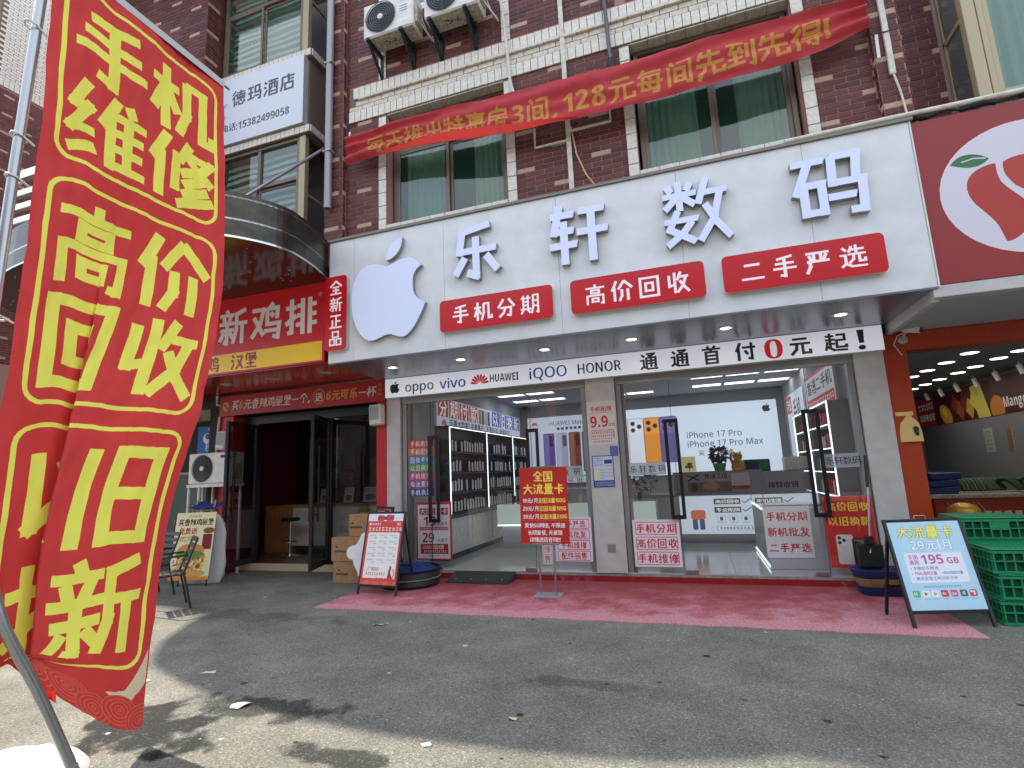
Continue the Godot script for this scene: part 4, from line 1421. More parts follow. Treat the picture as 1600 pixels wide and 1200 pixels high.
func make_phone_shop_room() -> void:
	var r := thing("phone_shop_room", "bright phone shop room behind the glass doors", "room")
	r.set_meta("kind", "structure")
	put_box("room_floor", mats.concrete, r, Vector3(-4.6, 0.0, -6.4), Vector3(2.3, FLOOR - 0.012, 0.0))
	# floor tiles of 0.8 m
	var mb := MB.new()
	mb.box(Vector3.ZERO, Vector3(0.797, 0.012, 0.797), 0.0015)
	var slab := ArrayMesh.new()
	mb.into(slab, mats.floor_tile)
	for i in 8:
		for j in 8:
			var o := put_mesh(slab, "tile", r)
			o.position = Vector3(-4.05 + 0.8 * i, FLOOR - 0.006, -0.42 - 0.8 * j)
	put_box("wall", mats.wall_grey, r, Vector3(-4.65, FLOOR, -6.4), Vector3(-4.4, 3.4, -0.25))
	put_box("wall", mats.wall_grey, r, Vector3(2.05, FLOOR, -6.4), Vector3(2.3, 3.4, -0.25))
	put_box("wall", mats.wall_grey, r, Vector3(-4.4, FLOOR, -6.4), Vector3(2.05, 3.4, -6.2))
	put_box("ceiling", mats.ceiling_white, r, Vector3(-4.4, 3.27, -6.2), Vector3(2.05, 3.39, -0.02))
	put_box("threshold", mats.concrete, r, Vector3(-4.49, 0.0, 0.0), Vector3(-1.44, 0.112, 0.026))
	put_box("threshold", mats.concrete, r, Vector3(-1.0, 0.0, 0.0), Vector3(1.98, 0.112, 0.026))
	# long ceiling lamps in pairs
	var k := 0
	for q in [[-3.85, -3.75], [-3.17, -3.75], [-3.85, -4.9], [-3.17, -4.9], [0.35, -3.6], [1.02, -3.6], [0.37, -4.85], [1.04, -4.85], [-1.75, -5.1], [-1.1, -5.1], [1.72, -3.6], [1.72, -4.85]]:
		var where: String = ["left wall shelves", "left wall shelves", "rear left lightbox", "rear left lightbox", "repair counter", "repair counter", "blue phone lightbox", "blue phone lightbox", "shop centre", "shop centre", "right wall display", "right wall display"][k]
		var o := thing("ceiling_lamp", "%s white panel lamp on the ceiling above the %s" % ["first" if k % 2 == 0 else "second", where], "lamp", Vector3(q[0], 3.27, q[1]), 0.0, "shop ceiling panel lamps")
		put_box("frame", mats.plastic_white, o, Vector3(-0.31, -0.012, -0.16), Vector3(0.31, 0.0, 0.16), 0.003)
		put_box("diffuser", mats.lamp_white, o, Vector3(-0.295, -0.016, -0.145), Vector3(0.295, -0.0125, 0.145))
		area(o, Vector3(0, -0.02, 0), 0.59, 0.29, 0.045, Color(0.95, 0.98, 1.0))
		k += 1


func pull_handle(parent: Node3D, x: float, z := 0.05) -> void:
	var mb := MB.new()
	mb.cuboid(Vector3(x, 0.82, z - 0.012), Vector3(x + 0.045, 2.15, z + 0.012), 0.003)
	mb.cuboid(Vector3(x + 0.145, 0.82, z - 0.012), Vector3(x + 0.19, 2.15, z + 0.012), 0.003)
	mb.cuboid(Vector3(x + 0.045, 0.82, z - 0.0115), Vector3(x + 0.145, 0.872, z + 0.0115), 0.003)
	mb.cuboid(Vector3(x + 0.045, 2.098, z - 0.0115), Vector3(x + 0.145, 2.15, z + 0.0115), 0.003)
	for y in [1.1, 1.85]:
		mb.tube([Vector3(x + 0.02, y, z - 0.01), Vector3(x + 0.02, y, z - 0.055)], 0.012)
	put(mb, "handle", mats.handle_black, parent)


func make_storefront() -> void:
	for side in 2:
		var x0: float = [-4.47, -1.0][side]
		var x1: float = [-1.44, 1.97][side]
		var o := thing("glass_storefront", ["glass front with rubber ramp, left of the white pillar", "glass front with light-blue phone lightbox behind, right of the white pillar"][side], "storefront")
		var mb := MB.new()
		mb.cuboid(Vector3(x0, 2.70, -0.10), Vector3(x1, 2.86, -0.012), 0.004)
		mb.cuboid(Vector3(x0, FLOOR, -0.16), Vector3(x0 + 0.07, 2.70, -0.03), 0.004)
		mb.cuboid(Vector3(x1 - 0.07, FLOOR, -0.16), Vector3(x1, 2.70, -0.03), 0.004)
		put(mb, "frame", mats.steel_dull, o)
		put_box("shutter_guide", mats.frame_bronze, o, Vector3(x0 + 0.075, FLOOR, -0.13), Vector3(x0 + 0.11, 2.70, -0.05), 0.003)
		put_box("shutter_box", mats.steel_dull, o, Vector3(x0, 2.86, -0.34), Vector3(x1, 3.26, -0.03), 0.01)
		var cuts: Array = [[-4.36, -3.945, -2.29, -1.52], [-0.92, -0.27, 1.41, 1.89]][side]
		for k in 3:
			var a: float = cuts[k] + 0.003
			var b: float = cuts[k + 1] - 0.003
			var leaf := put_box("glass_door" if k == 1 else "pane", mats.glass_clear, o, Vector3(a, FLOOR + 0.004, -0.006), Vector3(b, 2.69, 0.006))
			if k < 2 or side == 1:
				pass
		# the glass edge reads as a dark line
		for k in [1, 2]:
			put_box("glass_edge", mats.frame_black, o, Vector3(cuts[k] - 0.0025, FLOOR, -0.0065), Vector3(cuts[k] + 0.0025, 2.69, 0.0065))
		pull_handle(o, [-3.975, -0.38][side])
		pull_handle(o, [-2.35, 1.31][side])
		for k in [1, 2]:
			put_box("patch_fitting", mats.steel, o, Vector3(cuts[k] + (0.01 if k == 1 else -0.17), FLOOR + 0.002, -0.014), Vector3(cuts[k] + (0.17 if k == 1 else -0.01), FLOOR + 0.05, 0.014), 0.003)
		# frosted name strip on the glass
		for q in ([[-2.2, -1.54]] if side == 0 else [[-0.90, -0.40], [1.5, 1.88]]):
			var strip := put_box("frosted_strip", mats.frost, o, Vector3(q[0], 1.41, 0.0075), Vector3(q[1], 1.58, 0.0095))
			var word: String = "乐轩数码"
			var pitch: float = (q[1] - q[0]) / 4.0
			for c in 4:
				var lm := MB.new()
				for g in legs(word[c], 0.10):
					var p := PackedVector2Array()
					for e in g:
						p.append(Vector2(q[0] + pitch * (c + 0.18) + e.x * 0.095, 1.545 - e.y * 0.1))
					lm.prism(p, 0.0096, 0.0102 + rng.randf() * 0.0006)
				put(lm, "letter", mats.frame_black, strip)


# one character as a raised metal letter with a lit acrylic face
func channel_letter(parent: Node3D, ch: String, at: Vector3, w: float, h: float, wt: float) -> void:
	var face := MB.new()
	var side := MB.new()
	var k := 0
	for g in legs(ch, wt):
		var p := PackedVector2Array()
		for e in g:
			p.append(Vector2(at.x + (e.x - 0.5) * w, at.y + (0.5 - e.y) * h))
		# the ends are cut at a slant, as in the sign's typeface
		var d := (p[1] - p[0]).normalized()
		if absf(d.x) > 0.8:
			p[1] += d * 0.018 * signf(d.x) * (1 if d.x > 0 else 0)
		var z := at.z + 0.075 + k * 0.0006
		face.prism(p, 0.0, z, Transform3D(), false, true)
		side.prism(p, at.z, z - 0.0004, Transform3D(), true, false)
		k += 1
	var mesh := ArrayMesh.new()
	face.into(mesh, mats.letter_face)
	side.into(mesh, mats.steel_dull)
	put_mesh(mesh, "letter", parent)


func make_fascia() -> void:
	var o := thing("shop_fascia", "wide white fascia sign with big raised characters over the phone shop", "sign")
	# sheet panels with a fine joint between them
	var xs := [-4.75, -4.33, -2.93, -1.37, 0.08, 1.40, 2.40]
	for k in xs.size() - 1:
		put_box("panel", mats.panel_white, o, Vector3(xs[k] + 0.0015, 3.135, 1.36), Vector3(xs[k + 1] - 0.0015, 4.925, 1.5), 0.002)
	put_box("flashing", mats.flashing, o, Vector3(-4.78, 4.925, 1.345), Vector3(2.44, 4.965, 1.525), 0.004)
	put_box("edge_trim", mats.plastic_white, o, Vector3(2.401, 3.13, 1.36), Vector3(2.415, 4.925, 1.508))
	put_box("soffit", mats.soffit_grey, o, Vector3(-4.75, 3.115, 0.03), Vector3(2.40, 3.133, 1.499))
	put_box("end_cheek", mats.panel_white, o, Vector3(2.30, 3.135, 0.02), Vector3(2.40, 4.2, 1.345))
	var big := "乐轩数码"
	var at := [-2.45, -1.10, 0.25, 1.58]
	for k in 4:
		channel_letter(o, big[k], Vector3(at[k], 4.355, 1.5), 0.72, 0.78, 0.135)
	var face := MB.new()
	var side := MB.new()
	for p in bitten_fruit():
		var q := PackedVector2Array()
		for e in p:
			q.append(Vector2(-4.40 + e.x * 1.30, 3.33 + e.y * 1.30))
		face.prism(q, 0.0, 1.575, Transform3D(), false, true)
		side.prism(q, 1.5, 1.5748, Transform3D(), true, false)
	var mesh := ArrayMesh.new()
	face.into(mesh, mats.letter_face)
	side.into(mesh, mats.steel_dull)
	put_mesh(mesh, "emblem", o)
	# red light boxes on the fascia
	var words := ["手机分期", "高价回收", "二手严选"]
	var where := [[-2.97, -1.455], [-1.235, 0.28], [0.465, 2.0]]
	for k in 3:
		var w: float = where[k][1] - where[k][0]
		var cv := Canvas.new(self, 640, 176, Color8(190, 14, 26))
		cv.text(words[k], 72, 36, 104, Color8(248, 240, 244), 0.13, 1.26)
		red_box(["phone_plan_sign", "buyback_sign", "second_hand_sign"][k], "%s red lightbox on the white fascia, %s" % [["leftmost", "middle", "rightmost"][k], ["beside the big bitten fruit emblem", "under the second and third characters", "under the last character"][k]], Vector3((where[k][0] + where[k][1]) / 2, 3.545, 1.5), w, 0.42, cv.tex(), "red boxes on the white fascia")
	var cv := Canvas.new(self, 170, 512, Color8(184, 12, 30))
	for k in 4:
		cv.text("全新正品"[k], 34, 32 + 116 * k, 100, Color8(250, 240, 244), 0.14)
	red_box("upright_sign", "narrow upright red lightbox at the left end of the white fascia", Vector3(-4.58, 3.83, 1.5), 0.36, 1.08, cv.tex(), "")
	# recessed lamps of the soffit
	var k := 0
	for x in [-4.08, -2.99, -1.77, -0.63, 0.48, 1.69]:
		var d := thing("soffit_lamp", "%s lit downlight in the grey soffit counted from the burger shop" % ["first", "second", "third", "fourth", "fifth", "sixth"][k], "lamp", Vector3(x, 3.115, 0.9), 0.0, "downlights under the white fascia")
		var mb := MB.new()
		mb.lathe([Vector2(0.062, -0.004), Vector2(0.095, -0.006), Vector2(0.098, 0.0)], 20)
		put(mb, "trim_ring", mats.plastic_white, d)
		mb = MB.new()
		mb.lathe([Vector2(0.0, -0.004), Vector2(0.07, -0.003)], 20)
		put(mb, "lens", mats.downlight, d)
		area(d, Vector3(0, -0.012, 0), 0.12, 0.12, 0.07, Color(1.0, 0.98, 0.94))
		k += 1
	# the lit brand strip under the soffit
	cv = Canvas.new(self, 2048, 92, Color8(230, 236, 248))
	var ink := Color8(24, 26, 34)
	var navy := Color8(40, 52, 132)
	var px := 2048.0 / 6.97
	var X := func(x: float) -> float: return (x + 4.68) * px
	stamp_fruit(cv, X.call(-4.60), 14, 58, ink)
	for d in [0.0, 1.6]:
		cv.fit("oppo", X.call(-4.31) + d, 26 + d * 0.5, 44, 0.50 * px, Color8(40, 58, 62), "Droid Sans", 400)
		cv.fit("vivo", X.call(-3.70) + d, 26 + d * 0.5, 46, 0.44 * px, navy, "Droid Sans", 400)
		cv.fit("iQOO", X.call(-2.22) + d, 22 + d * 0.5, 48, 0.56 * px, navy, "Droid Sans", 400)
		cv.fit("HONOR", X.call(-1.49) + d, 26 + d * 0.5, 42, 0.61 * px, ink, "Droid Sans", 400)
	stamp_petals(cv, X.call(-3.02), 68, 46, Color8(190, 36, 44))
	cv.fit("HUAWEI", X.call(-2.85), 32, 34, 0.46 * px, ink)
	for q in [["通", -0.62], ["通", -0.21], ["首", 0.20], ["付", 0.62], ["元", 1.26], ["起", 1.66]]:
		cv.text(q[0], X.call(q[1]), 10, 72, ink, 0.15)
	cv.roman("0", X.call(0.97), 10, 74, Color8(196, 36, 40), 1.25, "Droid Serif")
	cv.roman("!", X.call(2.02), 10, 72, ink, 1.3)
	var strip := thing("brand_strip", "long white lit strip of phone brand names under the soffit", "sign", Vector3(-1.195, 2.955, 0.03))
	put_mesh(board(6.97, 0.31, 0.12, printed("brand_print", cv.tex(), 0.4, 0.12), mats.plastic_white), "light_box", strip)


func red_box(called: String, label: String, at: Vector3, w: float, h: float, t: Texture2D, group: String) -> void:
	var o := thing(called, label, "sign", at, 0.0, group)
	var m := printed(called + "_print", t, 0.3, 0.025)
	var f := MB.new()
	var poly := rounded(w, h, 0.055, 5)
	var ix := Geometry2D.triangulate_polygon(poly)
	for i in range(0, ix.size(), 3):
		var p := []
		var u := []
		for j in 3:
			var q := poly[ix[i + j]]
			p.append(Vector3(q.x, q.y, 0.07))
			u.append(Vector2(q.x / w + 0.5, 0.5 - q.y / h))
		if (p[2] - p[0]).cross(p[1] - p[0]).z < 0:
			f.tri(p[0], p[2], p[1], u[0], u[2], u[1])
		else:
			f.tri(p[0], p[1], p[2], u[0], u[1], u[2])
	var s := MB.new()
	s.prism(poly, 0.0, 0.0698, Transform3D(), true, false)
	var mesh := ArrayMesh.new()
	f.into(mesh, m)
	s.into(mesh, mats.chrome)
	put_mesh(mesh, "light_box", o)


# ---------------------------------------------------------------- burger shop on the left
func framed_leaf(parent: Node3D, called: String, w: float, h: float, at: Vector3, turn: float, gl: Material) -> Node3D:
	var o := Node3D.new()
	o.name = called
	parent.add_child(o, true)
	o.position = at
	o.rotation.y = turn
	var t := 0.075
	var mb := MB.new()
	mb.cuboid(Vector3(0, 0, -0.025), Vector3(t, h, 0.025), 0.004)
	mb.cuboid(Vector3(w - t, 0, -0.025), Vector3(w, h, 0.025), 0.004)
	mb.cuboid(Vector3(t, 0, -0.024), Vector3(w - t, t * 1.3, 0.024), 0.004)
	mb.cuboid(Vector3(t, h - t, -0.024), Vector3(w - t, h, 0.024), 0.004)
	put(mb, "frame", mats.frame_black, o)
	put_box("pane", gl, o, Vector3(t, t * 1.3, -0.005), Vector3(w - t, h - t, 0.005))
	return o


func make_chicken_shop() -> void:
	# big red sign board
	var red := Color8(196, 26, 32)
	var cv := Canvas.new(self, 1536, 378, red)
	var px := 1536.0 / 5.3
	var X := func(x: float) -> float: return (x + 10.2) * px
	var q := ["正", "新", "鸡", "排"]
	for k in 4:
		cv.text(q[k], X.call(-7.55 + 0.645 * k), 82, 166, Color8(216, 212, 214), 0.15)
	cv.frame(X.call(-5.02), 74, 16, 16, 8, 2, Color8(216, 212, 214), red)
	cv.rect(0, 288, X.call(-4.945), 82, Color8(238, 196, 22))
	cv.text("炸鸡", X.call(-7.36), 294, 70, Color8(150, 30, 30), 0.15)
	cv.text("汉堡", X.call(-6.62), 294, 70, Color8(150, 30, 30), 0.15)
	poster("burger_shop_sign", "large red sign with white characters and yellow stripe under canopy", "sign", Vector3(-7.545, 3.855, 1.28), 5.3, 1.3, printed("burger_print", cv.tex(), 0.35, 0.02), 0.12, 0.0, "", mats.red_dark)
	var room := thing("burger_shop_room", "dim burger shop room with red walls behind dark framed doors", "room")
	room.set_meta("kind", "structure")
	put_box("soffit", mats.red_dark, room, Vector3(-10.2, 3.185, -0.02), Vector3(-4.76, 3.2, 1.38))
	mats.red_dark.roughness = 0.14
	put_box("room_floor", mats.floor_brown, room, Vector3(-9.4, 0.0, -3.4), Vector3(-4.76, 0.125, -0.32))
	put_box("step", mats.stone_cream, room, Vector3(-9.0, 0.0, -0.32), Vector3(-4.76, 0.12, -0.26), 0.006)
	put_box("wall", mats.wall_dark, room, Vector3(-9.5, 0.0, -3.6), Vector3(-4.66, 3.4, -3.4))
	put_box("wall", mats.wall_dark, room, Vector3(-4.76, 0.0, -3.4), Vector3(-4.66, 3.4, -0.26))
	put_box("wall", mats.red_dark, room, Vector3(-9.6, 0.0, -3.4), Vector3(-9.45, 3.4, -0.32))
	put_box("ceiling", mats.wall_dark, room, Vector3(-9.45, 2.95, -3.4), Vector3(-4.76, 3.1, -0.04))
	put_box("pillar", mats.red_panel, room, Vector3(-4.955, 0.0, -0.32), Vector3(-4.765, 2.78, -0.02), 0.004)
	put_box("pillar", mats.red_panel, room, Vector3(-8.36, 0.0, -0.34), Vector3(-8.05, 2.78, -0.06), 0.004)
	# red header with the meal offer
	cv = Canvas.new(self, 1536, 160, Color8(176, 24, 28))
	var w2 := Color8(222, 208, 204)
	var gold := Color8(214, 160, 52)
	cv.disc(64, 84, 34, 36, gold)
	cv.disc(56, 76, 14, 10, Color8(120, 40, 24))
	cv.disc(78, 96, 16, 8, Color8(120, 40, 24), 0.6)
	var x := cv.text("买", 120, 40, 78, w2, 0.14, 1.04, 0.95, 0.12)
	x = cv.text("8", x, 40, 78, gold, 0.14, 1.0, 1.0, 0.12)
	x = cv.text("元香辣鸡腿堡一个，", x + 4, 40, 78, w2, 0.14, 1.04, 0.95, 0.12)
	cv.disc(x + 60, 80, 54, 58, gold)
	cv.disc(x + 60, 80, 49, 53, Color8(176, 24, 28))
	cv.text("送", x + 24, 46, 70, w2, 0.14)
	x = cv.text("6元可乐", x + 124, 40, 78, gold, 0.14, 1.04, 0.95, 0.12)
	cv.text("一杯", x, 40, 78, w2, 0.14, 1.04, 0.95, 0.12)
	for k in 3:
		cv.fine(1478, 30 + k * 34, 22, 18, gold, rng)
	poster("offer_header", "red header board with white and gold meal offer over burger shop doors", "sign", Vector3(-6.54, 2.965, -0.03), 3.55, 0.37, printed("offer_print", cv.tex(), 0.4), 0.05, 0.0, "", mats.red_dark)
	for k in 3:
		var d := thing("dull_soffit_lamp", "%s unlit round lamp in the red soffit of the burger shop" % ["leftmost", "middle", "rightmost"][k], "lamp", Vector3([-7.34, -6.35, -5.34][k], 3.185, 0.79), 0.0, "lamps in the red soffit")
		var mb := MB.new()
		mb.lathe([Vector2(0, -0.006), Vector2(0.09, -0.006), Vector2(0.11, 0)], 20)
		put(mb, "trim_ring", mats.plastic_grime, d)
	# dark framed front, both doors swung outwards
	var f := thing("burger_storefront", "black framed glass front with two open doors under red header", "storefront")
	var mb := MB.new()
	mb.cuboid(Vector3(-8.05, 2.62, -0.38), Vector3(-4.955, 2.78, -0.30), 0.005)
	mb.cuboid(Vector3(-7.78, 0.125, -0.38), Vector3(-7.68, 2.62, -0.30), 0.005)
	mb.cuboid(Vector3(-6.16, 0.125, -0.38), Vector3(-6.06, 2.62, -0.30), 0.005)
	mb.cuboid(Vector3(-5.03, 0.125, -0.38), Vector3(-4.958, 2.62, -0.30), 0.005)
	mb.cuboid(Vector3(-6.06, 0.125, -0.375), Vector3(-5.03, 0.22, -0.305), 0.005)
	put(mb, "frame", mats.frame_black, f)
	put_box("pane", mats.glass_dark, f, Vector3(-6.06, 0.22, -0.345), Vector3(-5.03, 2.62, -0.335))
	put_box("pane", mats.glass_dark, f, Vector3(-8.05, 0.125, -0.345), Vector3(-7.78, 2.62, -0.335))
	for k in 2:
		var hinge: Vector3 = [Vector3(-7.70, 0.14, -0.30), Vector3(-6.10, 0.14, -0.30)][k]
		var tip: Vector3 = [Vector3(-7.52, 0.14, 0.57), Vector3(-5.84, 0.14, 0.47)][k]
		var leaf := framed_leaf(f, "door", hinge.distance_to(tip), 2.46, hinge, atan2(-(tip.z - hinge.z), tip.x - hinge.x), mats.glass_dark)
		var h := MB.new()
		var e := hinge.distance_to(tip) - 0.13
		for zz in [-0.07, 0.07]:
			h.bar(Vector3(e, 0.75, zz), Vector3(e, 1.95, zz), 0.03, 0.03, Vector3.BACK)
			for y in [0.85, 1.85]:
				h.tube([Vector3(e, y, 0), Vector3(e, y, zz)], 0.01)
		put(h, "handle", mats.handle_black, leaf)
	# counter with what stands on it
	var c := thing("burger_counter", "white fronted serving counter with wood end inside burger shop", "counter")
	put_box("front_panel", mats.plastic_white, c, Vector3(-7.9, 0.26, -1.6), Vector3(-5.2, 1.02, -1.5), 0.004)
	put_box("plinth", mats.wall_dark, c, Vector3(-7.85, 0.126, -2.1), Vector3(-5.2, 0.26, -1.56))
	put_box("worktop", mats.wood, c, Vector3(-7.95, 1.02, -2.2), Vector3(-5.15, 1.07, -1.46), 0.006)
	put_box("wood_end", mats.wood, c, Vector3(-8.6, 0.126, -2.2), Vector3(-7.91, 1.06, -1.5), 0.006)
	mb = MB.new()
	mb.lathe([Vector2(0.0, 0.012), Vector2(0.30, 0.012), Vector2(0.31, 0.0)], 32, Vector3.ZERO, Basis(Vector3.RIGHT, PI / 2))
	var disc := put(mb, "round_sticker", mat("lime", Color8(186, 176, 50), 0.5), c)
	disc.position = Vector3(-6.15, 0.68, -1.499)
	var menus := [[-7.30, 0.22, 0.30], [-6.72, 0.22, 0.30], [-6.20, 0.34, 0.30]]
	for k in 3:
		var pic := Canvas.new(self, 96, 128, grey(226))
		pic.disc(48, 84, 34, 26, [Color8(222, 168, 60), Color8(176, 50, 40), Color8(90, 120, 170)][k])
		pic.disc(40, 72, 16, 10, [Color8(150, 70, 40), Color8(120, 30, 30), Color8(60, 84, 140)][k])
		for j in 2:
			pic.fine(14, 12 + j * 18, 66, 10, grey(60), rng)
		var p := poster("menu_card", "%s standing on the burger counter" % ["small menu card with orange food picture", "small menu card with red food picture", "wide menu card with blue pictures"][k], "menu", Vector3(menus[k][0], 1.07 + menus[k][2] / 2, -1.75), menus[k][1], menus[k][2], printed("menu_print_%d" % k, pic.tex()), 0.01, 0.0, "menu cards on the counter")
		p.rotation.x = -0.2
		p.position.y += 0.0
	# papers and shelves on the back wall
	var papers := [[-9.0, 2.35, 0.55, 0.42, 196, 150, 70], [-8.45, 2.35, 0.45, 0.42, 186, 136, 60], [-8.1, 2.05, 0.30, 0.5, 178, 150, 96], [-8.95, 1.62, 0.28, 0.42, 176, 170, 160], [-8.6, 1.58, 0.28, 0.46, 176, 170, 160], [-8.18, 1.42, 0.36, 0.55, 182, 152, 84]]
	for k in papers.size():
		var e: Array = papers[k]
		var pc := Canvas.new(self, 64, 80, Color8(e[4], e[5], e[6]))
		for j in 6:
			pc.fine(8, 8 + j * 12, 46, 6, Color8(110, 90, 60), rng)
		poster("wall_paper_sheet", "%s notice sheet pinned to the dark back wall of burger shop" % ["widest tan", "second tan", "tall tan", "first white", "second white", "lowest yellow"][k], "notice", Vector3(e[0] + 0.2, e[1], -3.398), e[2], e[3], printed("notice_%d" % k, pc.tex()), 0.004, 0.0, "notices on the burger shop wall")
	var st := thing("bar_stool", "chrome bar stool with black seat inside the burger shop doorway", "stool", Vector3(-7.55, 0.125, -1.05))
	mb = MB.new()
	mb.lathe([Vector2(0, 0), Vector2(0.19, 0.005), Vector2(0.17, 0.02), Vector2(0.03, 0.05), Vector2(0.025, 0.66)], 16)
	put(mb, "pedestal", mats.chrome, st)
	mb = MB.new()
	mb.lathe([Vector2(0, 0.66), Vector2(0.17, 0.66), Vector2(0.18, 0.69), Vector2(0.16, 0.72), Vector2(0, 0.725)], 18)
	put(mb, "seat", mats.plastic_black, st)
	mb = MB.new()
	for k in 16:
		var a0 := TAU * k / 16
		var a1 := TAU * (k + 1) / 16
		mb.tube([Vector3(cos(a0) * 0.14, 0.27, sin(a0) * 0.14), Vector3(cos(a1) * 0.14, 0.27, sin(a1) * 0.14)], 0.01, 6, false)
	mb.tube([Vector3(-0.14, 0.27, 0), Vector3(0.14, 0.27, 0)], 0.01, 6)
	put(mb, "foot_ring", mats.chrome, st)
	# loudspeakers beside the header
	for k in 2:
		var s := thing("wall_speaker", ["white box loudspeaker hung left of the burger shop header", "white box loudspeaker on red pillar next to the phone shop"][k], "speaker", [Vector3(-8.17, 2.33, -0.06), Vector3(-4.88, 2.55, -0.02)][k])
		mb = MB.new()
		mb.box(Vector3(0, 0, 0.10), Vector3(0.22, 0.34, 0.16), 0.02)
		put(mb, "cabinet", mats.plastic_white, s)
		put_box("grille", mats.wall_grey, s, Vector3(-0.085, -0.08, 0.18), Vector3(0.085, 0.14, 0.186), 0.002)
		put_box("bracket", mats.steel_dull, s, Vector3(-0.03, -0.05, 0.0), Vector3(0.03, 0.05, 0.022))
		s.rotation.z = -0.05 if k == 0 else 0.03
	# the wall and clutter left of the doors
	var left := thing("grey_shutter_wall", "grey panelled shop wall with dark pipes left of the burger shop", "wall")
	left.set_meta("kind", "structure")
	put_box("panel", mat("panel_teal", Color8(98, 110, 106), 0.6), left, Vector3(-13.0, 0.0, -0.35), Vector3(-8.65, 1.75, -0.25))
	put_box("panel", mats.wall_dark, left, Vector3(-13.0, 1.80, -0.35), Vector3(-8.65, 4.3, -0.25))
	put_box("rail", mats.frame_beige, left, Vector3(-13.0, 1.75, -0.34), Vector3(-8.65, 1.80, -0.22))
	put_box("beam", mats.concrete, left, Vector3(-13.0, 2.75, -0.24), Vector3(-8.62, 3.1, -0.05))
	put_box("post", mats.wall_dark, left, Vector3(-8.65, 0.0, -0.35), Vector3(-8.36, 3.2, -0.08))
	put_tube("pipe", mats.pipe_white, left, [Vector3(-8.40, 3.18, 0.0), Vector3(-8.42, 3.02, -0.02), Vector3(-8.1, 2.93, -0.02), Vector3(-8.36, 2.78, -0.03), Vector3(-8.40, 2.1, -0.03)], 0.025)
	cv = Canvas.new(self, 160, 128, Color8(32, 112, 186))
	cv.roman("+1", 62, 2, 26, grey(236))
	cv.disc(64, 60, 30, 26, grey(236))
	cv.disc(70, 50, 22, 14, Color8(32, 112, 186))
	cv.text("授权", 50, 84, 38, grey(240), 0.14)
	poster("blue_badge_sign", "blue sign with white characters above the standing air conditioner", "sign", Vector3(-8.72, 2.40, -0.20), 0.62, 0.5, printed("badge_print", cv.tex()), 0.03)
	tag(put_box("plywood_board", mats.plywood, self, Vector3(-8.9, 0.0, 0.30), Vector3(-8.0, 0.95, 0.33), 0.003), "bare plywood board standing behind the chairs", "board")


